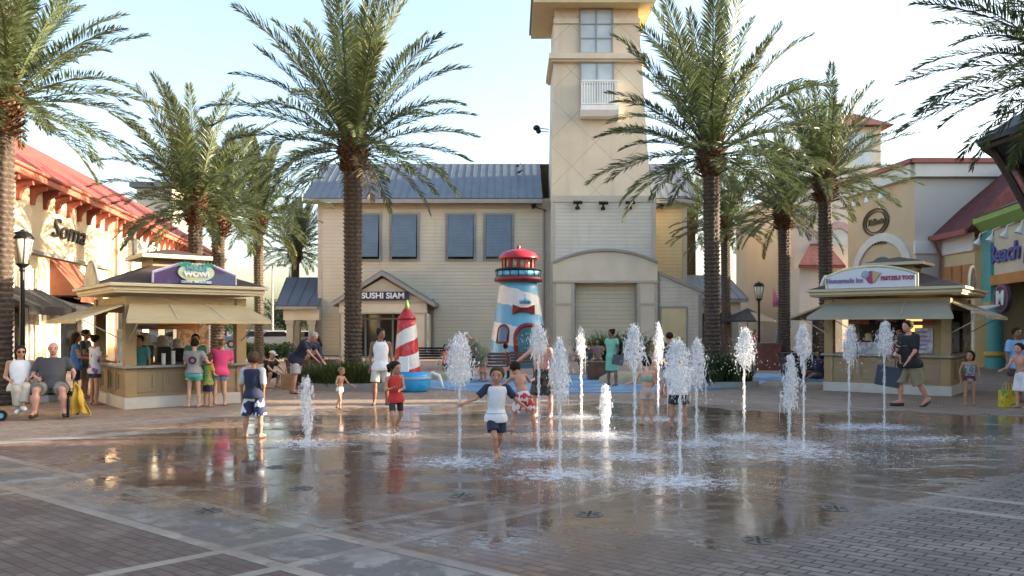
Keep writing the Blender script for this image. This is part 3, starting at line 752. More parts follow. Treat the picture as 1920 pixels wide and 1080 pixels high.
# balcony
xa, xb = L(1090,TY-.7), L(1160,TY-.7); za, zb2, zm = ZZ(218,TY-.7), ZZ(150,TY-.7), ZZ(197,TY-.7)
ba = MB(); prof = [(ty-.0, zm), (ty-.75, zm), (ty-.75, zm-.28), (ty-.55, za+.05), (ty-.25, za), (ty, za)]
ba.prism([(xa,y_,z_) for y_,z_ in prof], (xb-xa,0,0)); bo = ba.build('balcony', m_white, b)
ra = MB(); 
for k in range(15):
    xx = xa+.05+(xb-xa-.1)*k/14; ra.box(xx-.022, xx+.022, ty-.72, ty-.68, zm+.12, zb2-.08)
for k in range(4):
    for xx in (xa+.02, xb-.06): ra.box(xx, xx+.04, ty-.55+k*.14, ty-.50+k*.14, zm+.12, zb2-.08)
ra.box(xa-.02, xb+.02, ty-.75, ty-.65, zb2-.08, zb2); ra.box(xa, xb, ty-.74, ty-.66, zm+.06, zm+.12); ra.box(xa-.02, xa+.06, ty-.65, ty, zb2-.08, zb2); ra.box(xb-.06, xb+.02, ty-.65, ty, zb2-.08, zb2)
ra.build('railing', m_white, bo)
# arched front of the tower base
PY = 46.0; py_ = PY-FY
pl, pr_ = L(1037,PY), L(1233,PY); zsp, zcr, zen = ZZ(494,PY), ZZ(471,PY), ZZ(527,PY)
cx_ = (pl+pr_)/2; hw_ = (pr_-pl)/2; sag = zcr-zsp; Rr = (hw_*hw_+sag*sag)/(2*sag)
arc = [(cx_+hw_*math.cos(math.pi*(1-i/20)) , 0) for i in range(21)]
top = [(x_, zcr-Rr+math.sqrt(Rr*Rr-(x_-cx_)**2)) for x_, _ in arc]
mb = MB(); mb.prism([(x_, py_, z_) for x_, z_ in top]+[(pr_,py_,zen),(pl,py_,zen)], (0, ty-py_-.003, 0)); mb.build('arched_pediment', m_cream, b)
mb = MB()
for i in range(20):
    (xa,za),(xb,zb2) = top[i], top[i+1]; mb.prism([(xa,py_-.14,za),(xb,py_-.14,zb2),(xb,py_-.14,zb2+.14),(xa,py_-.14,za+.14)], (0,.14+ty-py_-.004,0))
mb.build('arch_coping', m_trim2, b)
mb = MB(); mb.box(pl-.03, pr_+.03, py_-.06, ty-.005, zen-.10, zen+.03)
zp = ZZ(571,PY)
for qa, qb in ((1037,1077),(1195,1233)):
    xa, xb = L(qa,PY), L(qb,PY); mb.box(xa, xb, py_+.02, ty-.004, 0, zen-.1)
    mb.box(xa-.04, xb+.04, py_-.02, py_+.0195, zp-.05, zp+.05)
    for e in (xa, xb-.16): mb.box(e, e+.16, py_-.02, py_+.0195, 0, zp-.05); mb.box(e, e+.16, py_-.02, py_+.0195, zp+.05, zen-.1)
mb.build('pilaster', m_trim, b)
mb = MB()
for qa, qb in ((1037,1077),(1195,1233)):
    xa, xb = L(qa,PY)+.17, L(qb,PY)-.17
    mb.box(xa, xb, py_+.004, py_+.0193, .2, zp-.06); mb.box(xa, xb, py_+.004, py_+.0193, zp+.06, zen-.12)
mb.each('pilaster_panel', m_cream, b)
m_recess = clap_mat('lap siding recess', (.56,.50,.36), .24)
mb = MB(); mb.box(L(1077,PY), L(1195,PY), ty-.03, ty-.006, 0, zen-.1); mb.build('recess_wall', m_recess, b)
mb = MB(); mb.box(L(1077,PY), L(1080,PY), py_+.1, ty-.031, 0, zen-.11); mb.box(L(1192,PY), L(1195,PY), py_+.1, ty-.031, 0, zen-.11); mb.each('recess_jamb', m_trim2, b)
# shed wing right of the tower
SY = 46.2; sy = SY-FY
xa, xb = L(1234,SY), L(1316,SY); za, zb2 = ZZ(514,SY), ZZ(549,SY)
mb = MB(); mb.prism([(xa,sy,0),(xb,sy,0),(xb,sy,zb2),(xa,sy,za)], (0,-sy-.004,0)); mb.build('wing_wall', m_clapT, b)
mb = MB(); mb.prism([(xa-.0,sy-.12,za),(xb+.15,sy-.12,zb2-.06),(xb+.15,sy-.12,zb2+.12),(xa,sy-.12,za+.18)], (0,-sy+.115,0))
mb.box(xa, xa+.12, sy-.03, sy-.002, 0, za-.15); mb.box(xb-.2, xb+.02, sy-.03, sy-.002, 0, zb2-.1); mb.build('wing_coping', m_trim2, b)
dx0, dx1, dz = L(1240,SY), L(1286,SY), ZZ(578,SY)
d = MB(); d.box(dx0, dx1, sy-.05, sy-.002, .02, dz); do = d.build('door', m_yellow, b)
mb = MB(); mb.box(dx0-.1, dx0, sy-.07, sy-.002, 0, dz+.1); mb.box(dx1, dx1+.1, sy-.07, sy-.002, 0, dz+.1); mb.box(dx0, dx1, sy-.07, sy-.002, dz, dz+.1); mb.build('frame', m_trim2, do)
mb = MB(); mb.tube([(dx1-.15,sy-.05,1.05),(dx1-.15,sy-.12,1.05),(dx1-.28,sy-.12,1.05)], .018, 6); mb.build('handle', m_black, do)
# porch wings
def porch(xa, xb, xr0, xr1, ye, yr, zee, zrr, cols, side):
    sl = seam_roof('porch_roof', (xa,ye,zee), (xb,ye,zee), (xr1,yr,zrr), (xr0,yr,zrr), .05, m_dgrey if side < 0 else m_slate, b, .5)
    if side > 0: seam_roof('porch_roof', (xb,ye,zee), (xb,yr+4,zee), (xr1,yr+.1,zrr), (xr1,yr,zrr), .05, m_slate, b, .5)
    mb = MB(); mb.box(xa, xb, ye-.05, ye+.06, zee-.22, zee-.05); mb.build('gutter', m_trim2, b)
    mb = MB(); e = .35; x_lo, x_hi = (xa+e, xb) if side < 0 else (xa, xb-e)
    mb.box(x_lo, x_hi, ye+.35, ye+.75, zee-.85, zee-.15); 
    if side < 0: mb.box(xa+e, xa+e+.4, ye+.75, yr+3, zee-.85, zee-.15)
    else: mb.box(xb-e-.4, xb-e, ye+.75, yr+3, zee-.85, zee-.15)
    mb.build('porch_beam', m_cream, b)
    for cxx, cyy in cols:
        mb = MB(); mb.box(cxx-.19, cxx+.19, cyy-.19, cyy+.19, 0, zee-.855); mb.box(cxx-.27, cxx+.27, cyy-.27, cyy+.27, .0, .5); mb.box(cxx-.25, cxx+.25, cyy-.25, cyy+.25, zee-1.1, zee-.857); mb.build('porch_column', m_trim, b)
zel = ZZ(573,47.0)
porch(L(517,47), L(597,47)-.05, L(538,51), L(597,47)-.05, -1, 3, zel, ZZ(520,51), [(L(545,47.6),-.45),(L(586,47.6),-.45),(L(556,51),3.2),(L(590,51),3.2)], -1)
zer = ZZ(560,47.2)
porch(L(1290,47.2), L(1403,47.2), L(1286,51), L(1362,51), -.8, 3, zer, ZZ(516,51), [(L(1377,47.8),-.2),(L(1372,52),3.6)], 1)
mb = MB(); mb.box(x1+.02, L(1362,50), 2.2, 2.4, 0, zer-.3); mb.build('porch_back_wall', m_trim2, b)
# entrance portico
EY = 45.6; ey = EY-FY
ax_, az = L(716,EY-.3), ZZ(506,EY-.3); lx0, lz = L(620,EY-.3), ZZ(567,EY-.3); rx0 = L(815,EY-.3)
for sx_, ex_ in ((-1,lx0),(1,rx0)):
    mb = MB(); mb.prism([(ax_,ey-.3,az),(ex_,ey-.3,lz),(ex_,ey-.3,lz-.22),(ax_,ey-.3,az-.26)], (0,-ey+.295,0)); mb.build('portico_roof', m_slate, b)
    mb = MB(); mb.prism([(ax_,ey-.34,az-.06),(ex_,ey-.34,lz-.06),(ex_,ey-.34,lz-.28),(ax_,ey-.34,az-.32)], (0,.038,0)); mb.build('bargeboard', m_trim2, b)
wl_, wr_ = L(636,EY), L(800,EY); zb3 = ZZ(588,EY); zt3 = ZZ(566,EY)
mb = MB(); mb.box(wl_, wr_, ey-.02, ey+.35, zb3, zt3); mb.prism([(wl_+.1,ey+.02,zt3),(wr_-.1,ey+.02,zt3),(ax_,ey+.02,az-.45)], (0,.3,0)); mb.build('portico_gable', m_cream, b)
mb = MB(); mb.box(wl_-.06, wr_+.06, ey-.06, ey-.021, zb3-.0, zb3+.07); mb.box(wl_-.06, wr_+.06, ey-.06, ey-.021, zt3-.1, zt3); mb.build('portico_band', m_trim, b)
for xa, xb in ((wl_, L(652,EY)), (L(757,EY), wr_)):
    mb = MB(); mb.box(xa, xb, ey, -.004, 0, zb3-.003); mb.build('portico_wall', m_cream, b)
    mb = MB(); mb.box(xa-.02, xa+.12, ey-.03, ey-.002, 0, zb3-.01); mb.box(xb-.12, xb+.02, ey-.03, ey-.002, 0, zb3-.01); mb.build('portico_post', m_trim2, b)
xa, xb = L(652,EY), L(757,EY)
d = MB(); 
for k in range(5): xx = xa+(xb-xa)*k/4; d.box(xx-.05, xx+.05, ey+1.15, ey+1.25, 0, zb3-.02)
d.box(xa, xb, ey+1.16, ey+1.24, 2.15, 2.25); do = d.build('door', m_trim2, b)
MB().box(xa, xb, ey+1.26, ey+1.3, 0, zb3-.02).build('pane', m_glassd, do)
mb = MB(); mb.box(L(672,EY), L(767,EY), ey-.16, ey-.07, ZZ(563,EY), ZZ(547,EY)); sgn = mb.build('name_board', mat('navy board', (.02,.03,.10), .4), b)
text('SUSHI SIAM', .46, .03, m_white, (L(719,EY), ey-.18, ZZ(555,EY)), facing((0,-1,0)), 'lettering', sgn, bold=.012, xs=1.06)
# drain pipes
mb = MB(); mb.tube([(L(1019,FY),-.12,zt-.6),(L(1019,FY),-.12,.1)], .06, 8); mb.tube([(L(813,FY),-.1,ZZ(560,FY)),(L(813,FY),-.1,.1)], .06, 8); mb.each('drain_pipe', m_trim2, b)

# floodlights on the tower (lifted away = things of their own)
def flood(px, py, Y, label, side=0):
    t = thing('floodlight', label, 'floodlight', (L(px,Y), Y, ZZ(py,Y)), R(90)*side, 'floodlights on the tower front' if not side else None)
    m = MB(); m.prism([(-.26,-.30,.02),(-.26,.0,.12),(-.26,.02,-.06),(-.26,-.26,-.12)], (.52,0,0)); m.build('lamp_head', m_black, t)
    m = MB(); m.box(-.05,.05,-.06,.12,-.32,-.06); m.box(-.13,.13,.08,.14,-.38,-.22); m.build('bracket', m_black, t)
flood(1083,380,46.25,'left floodlight of the three in a row across the tower'); flood(1131,381,46.25,'middle floodlight of the three in a row across the tower'); flood(1181,380,46.25,'right floodlight of the three in a row across the tower')
def goose(px, py, Y, label, d):
    t = thing('wall_lamp', label, 'wall lamp', (L(px,Y), Y, ZZ(py,Y)), 0)
    m = MB(); m.tube([(d*.75,.12,-.2),(d*.6,-.15,-.22),(d*.3,-.2,-.12),(0,-.2,.0)], .03, 8); m.build('arm', m_black, t)
    m = MB(); m.tube([(d*.12,-.2,.06),(-d*.14,-.22,-.04)], [.10,.15], 12); m.build('lamp_head', m_black, t)
goose(1001,388,47.8,'black gooseneck lamp under the long roof, left of the tower',1)
goose(1238,388,47.8,'black gooseneck lamp on the yellow wall right of the tower',-1)
t = thing('loudspeaker', 'black loudspeaker on white bracket arms, high on the tower side', 'speaker', (L(1006,48.5), 48.5, ZZ(243,48.5)), 0)
m = MB(); m.ball((0,0,.1),(.22,.2,.18)); m.ball((.12,0,-.1),(.16,.16,.16)); m.each('horn', m_black, t)
m = MB(); m.tube([(.2,0,.08),(.75,0,.02)], .03, 6); m.tube([(.2,0,-.12),(.75,0,-.14)], .03, 6); m.build('bracket', m_trim2, t)
# birds
for i,(px,py,lb) in enumerate(((972,316,'upper of the two dark birds on the metal roof'),(974,328,'lower of the two dark birds on the metal roof'))):
    f = (370-py)/65.0; Yb = 47.25+4.75*f; X_, Z_ = L(px,Yb), ze+(zr-ze)*f+.05
    m = MB(); m.tube([(-.17,0,.06),(-.06,0,.11),(.05,0,.15),(.12,0,.20)], [.02,.07,.06,.03], 8); m.ball((.14,0,.24), .05, 8); m.tube([(.18,0,.24),(.24,0,.23)], [.018,.004], 5)
    m.tube([(0,.03,.08),(0,.03,0)], .008, 4); m.tube([(0,-.03,.08),(0,-.03,0)], .008, 4)
    o = m.build('bird', mat('black feathers', (.015,.015,.018), .5), None, True); o.location = (X_, Yb, Z_-.02); tag(o, lb, 'bird', 'birds on the metal roof')
# ------------------------------------------------------------------ left row of shops (sunlit stucco, red tile roof)
m_stl = mat('cream shop stucco', (.62,.51,.34), .85, .06, .6, bump=.15, bscale=70, coord='geo')  # the near wall's own cream colour
m_red = mat('red timber', (.27,.065,.04), .7, .12, 3)
def tile_mat():
    s = NT('red barrel tile'); P = s.pos('obj'); x, y, z = s.sep(P)
    w = s.m('SINE', s.m('MULTIPLY', x, 2*math.pi/.28)); r = s.m('FRACT', s.m('MULTIPLY', z, 2.6))
    n = s.noise(P, 1.2, 4, .7)
    c = s.mix(s.smooth(n, .3, .7), (.23,.036,.026), (.33,.062,.043)); s.put(s.p.inputs['Base Color'], c); s.p.inputs['Roughness'].default_value = .75
    s.l.new(s.bump(s.m('ADD', s.m('MULTIPLY', w, .6), r), .8, .05), s.p.inputs['Normal']); return s.mat
m_tile = tile_mat()
LO = Vector((-16.13, 28, 0)); LA = math.atan2(.985, -.1715)
lb_ = thing('shop_building', 'long cream shop building with red tile roof and red brackets', 'building', LO, LA)
def lt(px):
    r = (px-960)/1493.0; return (-16.13-28*r)/(.985*r+.1715)
def lz(px, py): return CZ+(HY-py)*(28+.985*lt(px))/1493
T0, T1, T2 = -16, 6.2, 30.0                       # local x along the facade; T1: where the wall steps out
mb = MB(); mb.box(T0, T1, 0, 6, 4.22, 6.75); mb.box(T0, T1, .12, 6, 0, 4.22); mb.build('wall', m_stl, lb_)
mb = MB(); mb.box(T1, T2, -.10, 6, 0, 6.7); mb.build('wall', mat('pale shop stucco', (.70,.62,.46), .85, .06, .6, bump=.15, bscale=70, coord='geo'), lb_)  # the stepped-out wall's own paler colour
mb = MB(); mb.box(T0, T1-.02, -.06, -.002, 4.12, 4.24); mb.build('ledge', m_trim2, lb_)
# roof
def quad_roof(name, pts, th, m, parent):
    P = [Vector(p) for p in pts]; n = (P[1]-P[0]).cross(P[3]-P[0]).normalized()
    if n.z < 0: n = -n
    return MB().prism(P, -n*th).build(name, m, parent)
quad_roof('roof', [(T0,-.5,6.62),(T2,-.5,6.62),(T2,4.6,10.1),(T0,4.6,10.1)], .12, m_tile, lb_)
quad_roof('roof', [(T0,4.62,10.05),(T2,4.62,10.05),(T2,10,6.62),(T0,10,6.62)], .12, m_tile, lb_)
m_redl = mat('red painted fascia', (.42,.12,.075), .55, .08, 3)
mb = MB(); mb.box(T0, T2, -.58, -.502, 6.34, 6.56); mb.tube([(T0,-.62,6.60),(T2,-.62,6.60)], .06, 8); mb.build('fascia', m_redl, lb_)
mb = MB(); mb.box(T0, T2, -.50, -.003, 6.34, 6.40); mb.build('soffit', m_red, lb_)
k = 0; x = T0+.4
br = []
while x < T2:
    y0 = 0 if x < T1 else -.102
    m = MB(); pts = [(x,y0-.004,6.335),(x,y0-.004,5.70),(x,y0-.11,5.70),(x,y0-.13,5.9),(x,y0-.20,6.04),(x,-.36,6.15),(x,-.49,6.18),(x,-.49,6.335)]
    m.prism(pts, (.17,0,0)); m.build('bracket', m_red, lb_); x += 1.05
# pipe, brown canopy, awnings, storefront
mb = MB(); mb.tube([(T1+.12,-.2,6.3),(T1+.12,-.2,.1)], .06, 8); mb.build('drain_pipe', m_redl, lb_)
m_brn = mat('rust brown awning', (.22,.075,.04), .85, .12, 3)
m_blk = mat('black awning', (.02,.02,.022), .85, .2, 3)
def awning(label, ta, tb, zt_, zb_, proj, m, y=0.0, name='awning'):
    t = thing(name, label, 'awning', lb_.matrix_basis @ Vector(((ta+tb)/2, y, zb_)) if False else LO+Matrix.Rotation(LA,3,'Z')@Vector(((ta+tb)/2, y, zb_)), LA)
    w = (tb-ta)/2; h = zt_-zb_
    q = MB(); q.prism([(-w,-.01,h),(w,-.01,h),(w,-proj,.18),(-w,-proj,.18)], (0,-.0,.025)); q.build('canvas', m, t)
    q = MB(); q.box(-w, w, -proj-.02, -proj+.0, -.05, .2); q.build('valance', m, t)
    for s_ in (-w+.03, w-.03): q = MB(); q.tube([(s_,-proj,.16),(s_,-.02,.1)], .018, 6); q.build('strut', m_black, t)
    for s_ in (-w, w-.02): q = MB(); q.prism([(s_,-.01,h),(s_,-proj,.18),(s_,-.01,.18)], (.02,0,0)); q.build('side_flap', m, t)
awning('steep rust brown awning on the cream wall under the ledge', lt(100), lt(146), 4.05, 2.62, 1.0, m_brn, .12)
awning('black awning beside the street lamp at far left', lt(-30), lt(78), 2.95, 2.1, 1.3, m_blk, .12)
awning('dark awning half hidden behind the left kiosk roof', lt(82), lt(150), 2.75, 2.2, 1.1, m_blk, .12)
mb = MB()
for a_, c_ in ((-60,20),(26,44),(110,150)): mb.box(lt(a_), lt(c_), .09, .118, .35, 2.5)
mb.each('shop_window', m_glassd, lb_)
mb = MB()
for p_ in (20,46,56,86,108,152): mb.box(lt(p_), lt(p_)+.22, -.02, .117, 0, 3.6)
mb.box(lt(40), lt(62), .05, .117, 2.7, 3.7); mb.box(lt(74), lt(92), .05, .117, 2.7, 3.3); mb.each('pilaster', m_white, lb_)
mb = MB()
for a_, c_ in ((215,232),(245,262),(275,292),(305,320)): mb.box(lt(a_), lt(c_), -.13, -.103, .2, 2.7)
mb.each('shop_window', m_glassd, lb_)
n_l = (0,-1,0)
sg = thing('shop_sign', 'dark script letters on the sunlit stucco under the red eaves', 'sign', LO+Matrix.Rotation(LA,3,'Z')@Vector((lt(126),-.01,lz(126,436))), LA)
text('Soma', 1.02, .03, mat('dark lettering', (.03,.028,.03), .5), (0,-.05,0), facing(n_l), 'lettering', sg, shear=.35, xs=1.45)
sg = thing('shop_sign', 'white block letters with dark edges on the sunlit wall behind the kiosk roof', 'sign', LO+Matrix.Rotation(LA,3,'Z')@Vector((lt(266),-.11,lz(266,471))), LA)
text('DKNY', .95, .08, m_white, (0,-.12,0), facing(n_l), 'lettering', sg, bold=.02, xs=1.5)
text('DKNY', .95, .02, m_black, (.06,-.02,0), facing(n_l), 'lettering_edge', sg, bold=.035, xs=1.5)
# beige tower block behind the tiled roof
g = thing('rooftop_block', 'beige tower block seen behind the palm over the red roof', 'building', (XX(290,62),62,0))
MB().box(-1.4,1.4,0,3,0,ZZ(352,62)).build('wall', m_cream, g); MB().box(-1.8,1.8,-.4,3.4,ZZ(352,62),ZZ(346,62)+.15).build('roof', m_slate, g)

# ------------------------------------------------------------------ right row
m_gr = mat('grey lilac stucco', (.50,.455,.405), .85, .05, .5, bump=.12, bscale=70, coord='geo')
m_tan = mat('tan stucco', (.52,.40,.255), .85, .05, .5, bump=.12, bscale=70, coord='geo')
m_lt = mat('off white trim', (.60,.575,.53), .7, .05, 1, coord='geo')
m_pink = mat('pink red coping', (.27,.07,.065), .6, .08, 2)
def rtile():
    s = NT('dark red shingle'); P = s.pos('geo'); x, y, z = s.sep(P)
    r = s.m('FRACT', s.m('MULTIPLY', z, 3.2)); n = s.noise(P, 3, 4, .7)
    c = s.mix(s.smooth(n, .3, .7), (.075,.016,.018), (.13,.032,.032)); s.put(s.p.inputs['Base Color'], c); s.p.inputs['Roughness'].default_value = .8
    s.l.new(s.bump(s.m('ADD', r, n), .8, .04), s.p.inputs['Normal']); return s.mat
m_rt = rtile()
# clothing shop: corner at (18.2, 36); west face runs back to (17.6, 41.7)
A = Vector((18.2,36,0)); Bq = Vector((17.6,41.7,0)); ua_ = math.atan2(Bq.y-A.y, Bq.x-A.x)
pb_ = thing('shop_building', 'tall tan and grey shop block with pink coping and big arch, behind the right kiosk', 'building', A, ua_)
ht = 9.2; Lw = (Bq-A).length
# local x along the west face (away), local y<0 is towards the... plaza side is +y
mb = MB(); mb.box(0, Lw, -5.5, 0, 0, ht-.75); mb.build('wall', m_tan, pb_)
rot = Matrix.Rotation(-ua_, 4, 'Z')
mb = MB(); mb.T = rot; mb.box(.0, 9, -.12, -.002, 0, 5.0); mb.box(0,9,-.02,.5,5.6,ht-.75); mb.build('side_wall', m_gr, pb_)
mb = MB(); mb.T = rot; mb.box(-.06, 9, -.2, -.002, 5.0, 5.58); mb.box(-.1, 9, -.3, 2, ht-.75, ht-.15); mb.T = None; mb.box(-.1, Lw+.1, .0, .28, ht-.75, ht-.15); mb.build('cornice', m_lt, pb_)
mb = MB(); mb.T = rot; mb.box(-.3, 9, -.42, 2.4, ht-.148, ht+.06); mb.T = None; mb.box(-.3, Lw+.3, -.2, .42, ht-.148, ht+.06); mb.build('coping', m_pink, pb_)
mb = MB(); xc = Lw*.46; Rm = 2.05; z0a = 4.25
for i in range(20):
    a1, a2 = math.pi*i/20, math.pi*(i+1)/20
    for_ = lambda r_, a_: (xc+r_*math.cos(a_), .002, z0a+r_*.78*math.sin(a_))
    mb.prism([for_(Rm,a1), for_(Rm+.5,a1), for_(Rm+.5,a2), for_(Rm,a2)], (0,.10,0))
mb.box(0, xc-Rm-.5+.02, .002, .10, z0a-.1, z0a+.5); mb.box(xc+Rm+.48, Lw, .002, .10, z0a-.1, z0a+.5)
mb.build('arch_trim', m_lt, pb_)
mb = MB()
mb.prism([(xc+1.5*math.cos(math.pi*i/16), .003, 3.6+1.5*math.sin(math.pi*i/16)) for i in range(17)], (0,.03,0)); mb.box(xc-1.5, xc+1.5, .003, .033, .3, 3.55); mb.each('shop_window', mat('blue glass', (.06,.12,.18), .1, .2, 1), pb_)
sg = thing('shop_sign', 'round brown ring emblem with lettering below, high on the tan wall', 'sign', A+Matrix.Rotation(ua_,3,'Z')@Vector((xc+.45,.0,6.85)), ua_)
q = MB(); 
for i in range(28):
    a1, a2 = 2*math.pi*i/28, 2*math.pi*(i+1)/28
    for r0_, r1_ in ((.92,1.02),(.74,.80)):
        q.prism([(r0_*1.12*math.cos(a1),.03,r0_*.66*math.sin(a1)),(r1_*1.12*math.cos(a1),.03,r1_*.66*math.sin(a1)),(r1_*1.12*math.cos(a2),.03,r1_*.66*math.sin(a2)),(r0_*1.12*math.cos(a2),.03,r0_*.66*math.sin(a2))], (0,.05,0))
m_brl = mat('brown lettering', (.055,.035,.02), .5); q.build('ring', m_brl, sg)
text('Talbots', .42, .02, m_brl, (0,.06,0), facing((0,1,0)), 'lettering', sg, shear=.25, xs=1.15, bold=.012)
text('PETITES', .36, .02, m_brl, (0,.06,-1.02), facing((0,1,0)), 'lettering', sg, xs=1.5, bold=.008)
# floodlights above the emblem
for i, dx_ in enumerate((-1.2, 0, 1.2)):
    lbw = ('left','middle','right')[::-1][i] if False else ('right','middle','left')[i]
    p_ = A+Matrix.Rotation(ua_,3,'Z')@Vector((xc+.45+dx_,.0,8.0)); t = thing('wall_lamp', lbw+' white spotlight of three above the round emblem', 'wall lamp', p_, ua_, 'spotlights above the emblem')
    q = MB(); q.tube([(0,0,.2),(0,.45,.25),(0,.5,.05)], .025, 6); q.build('arm', m_white, t); q = MB(); q.tube([(0,.5,.08),(0,.46,-.18)], [.06,.15], 10); q.build('lamp_head', m_white, t)
# grey blocks further back
g = thing('shop_building', 'plain grey shop block with white trim behind the two right palms', 'building', (0,0,0))
mb = MB(); mb.box(XX(1490,46), XX(1596,46), 46, 58, 0, ZZ(345,46)); mb.build('wall', m_gr, g)
mb = MB(); mb.box(XX(1447,52), XX(1492,52), 52, 60, 0, ZZ(372,52)); mb.build('wall', m_lt, g)
mb = MB(); mb.box(XX(1486,46), XX(1600,46), 45.8, 46.5, ZZ(345,46), ZZ(338,46)); mb.box(XX(1440,52), XX(1494,52), 51.7, 52.5, ZZ(372,52), ZZ(364,52)); mb.build('cornice', m_lt, g)
mb = MB(); cx2, zc2 = XX(1572,46), ZZ(460,46)
for i in range(14):
    a1, a2 = math.pi*i/14, math.pi*(i+1)/14; f_ = lambda r_, a_: (cx2+r_*math.cos(a_), 45.9, zc2+r_*1.3*math.sin(a_)); mb.prism([f_(.75,a1),f_(1.05,a1),f_(1.05,a2),f_(.75,a2)], (0,.1,0))
mb.build('arch_trim', mat('dusty pink trim', (.38,.27,.27), .7), g)
mb = MB(); mb.prism([(cx2+.74*math.cos(math.pi*i/12),45.97,zc2+.96*math.sin(math.pi*i/12)) for i in range(13)], (0,.02,0)); mb.each('shop_window', m_sky_glass, g)
mb = MB(); xa, xb = XX(1497,43.5), XX(1585,43.5); mb.prism([(xa,43.5,ZZ(500,43.5)),(xb,43.5,ZZ(500,43.5)),(xb,46,ZZ(460,46)),(xa+1.6,46,ZZ(460,46))], (0,0,.1)); mb.build('porch_roof', m_rt, g)
mb = MB(); mb.box(xa+.2, xb, 43.9, 45.9, 0, ZZ(502,43.5)); mb.build('porch_wall', m_lt, g)
mb = MB(); mb.box(xa, xb, 43.42, 43.5, ZZ(503,43.5), ZZ(498,43.5)); mb.build('gutter', m_pink, g)
mb = MB(); mb.box(xa+.9, xb-.4, 43.86, 43.898, .3, 2.6); mb.each('shop_window', m_glassd, g)
g = thing('rooftop_tower', 'distant tower with dark red hipped roof above the right palm', 'building', (XX(1612,75),75,0))
MB().box(-2.0,2.0,0,4,0,ZZ(238,75)).build('wall', m_cream, g)
mb = MB(); z_ = ZZ(238,75); mb.add([(-2.9,-.9,z_),(2.9,-.9,z_),(2.9,4.9,z_),(-2.9,4.9,z_),(0,2,z_+1.9)], [(3,2,1,0),(0,1,4),(1,2,4),(2,3,4),(3,0,4)]); mb.build('roof', m_rt, g)
mb = MB(); mb.box(-1.2,1.2,-.03,-.003,ZZ(310,75),ZZ(250,75)); mb.build('window', m_sky_glass, g)
# pink and blue awning on the back block
t = thing('awning', 'pink and blue canvas awning beside the far street lamp', 'awning', (XX(1457,50),50,ZZ(568,50)))
q = MB(); q.prism([(-.7,-1.3,.0),(.8,-1.3,.0),(.8,0,1.15),(-.2,0,1.15)], (0,0,.05)); q.build('canvas', mat('pink canvas', (.42,.13,.26), .8, col2=(.16,.2,.42), c2s=1.2, c2t=.6), t)
q = MB(); q.box(-.7,.8,-1.34,-1.301,-.28,.03); q.build('valance', bpy.data.materials['pink canvas'], t)
# low red-roofed shop
g = thing('shop_building', 'low cream shop with dark red hipped roof and orange shutters', 'building', (0,0,0))
mb = MB(); mb.box(19.35, 26, 33.3, 35.9, 0, 4.9); mb.build('wall', mat('warm cream stucco', (.55,.43,.25), .85, .05, .5, coord='geo'), g)
mb = MB(); mb.box(19.25, 19.345, 33.3, 35.93, 4.9, 5.65); mb.box(19.25,26,35.9,35.97,4.9,5.65); mb.build('frieze', m_lt, g)
mb = MB(); mb.add([(18.9,33.05,5.75),(26.5,33.05,5.75),(26.5,36.3,5.75),(18.9,36.3,5.75),(22.6,34.0,9.2),(22.6,35.4,9.2)], [(3,2,1,0),(0,1,4),(1,2,5,4),(2,3,5),(3,0,4,5)]); mb.build('roof', m_rt, g)
mb = MB(); mb.box(18.8, 18.9, 33.05, 36.3, 5.55, 5.78); mb.build('gutter', m_pink, g)
mb = MB(); mb.tube([(18.95,35.7,5.5),(19.2,35.7,4.9),(19.2,35.7,.1)], .06, 8); mb.build('drain_pipe', m_pink, g)
m_or = mat('orange shutter', (.42,.18,.07), .6, .1, 8)
for k in range(3):
    y_ = 33.45+k*.75; q = MB(); q.box(19.27,19.348,y_,y_+.62,2.9,4.35)
    for j in range(10): q.box(19.255,19.269,y_+.08,y_+.54,2.98+j*.135,3.05+j*.135)
    q.build('shutter', m_or, g)
mb = MB(); mb.box(19.3,19.349,33.6,35.4,.3,2.4); mb.each('shop_window', m_glassd, g)
# teal and lime shop
m_teal = mat('teal paint', (.08,.32,.32), .5, .07, 1, coord='geo'); m_lime = mat('lime paint', (.22,.36,.09), .55, .08, 1, coord='geo')
g = thing('shop_building', 'beach shop with teal pilaster, lime green cornice and orange beam', 'building', (18.55,27.9,0), math.atan2(3.9,.8))
# local x runs away from the camera along the front, local y > 0 faces the plaza
W_ = 5.2
mb = MB(); mb.box(-6, W_, -6, -.0, 3.7, 5.6); mb.box(-6, W_, -6, -1.6, 0, 3.7); mb.build('wall', m_cream, g)
MB().box(W_+.03, W_+.18, -6, -.55, 0, 5.55).build('screen_wall', m_tan, g)  # added screen, hides the overbright wall behind it
mb = MB(); mb.box(W_-.95, W_+.02, -.5, .12, 2.7, 5.62); mb.build('pilaster', m_teal, g)
mb = MB(); P_ = [(-6,.0,5.62),(-6,.14,5.62),(-6,.45,5.95),(-6,.45,6.18),(-6,-.2,6.18)]; mb.prism(P_, (6+W_+.02,0,0)); mb.build('cornice', m_lime, g)
mb = MB(); mb.prism([(-6,.5,6.185),(-6,-6,6.185),(-6,-6,7.9),(-6,-3.5,7.9)], (6+W_-.2,0,0)); mb.build('roof', m_rt, g)
mb = MB(); mb.box(-6, W_-.96, .003, .14, 3.35, 3.75); mb.build('beam', mat('orange paint', (.50,.21,.05), .5), g)
mb = MB(); 
mb.lathe([(.36,.0),(.36,.45),(.30,.5),(.30,2.55),(.34,2.6),(.34,2.7)], (W_-.5,-.2,0), 20); mb.build('column', m_teal, g)
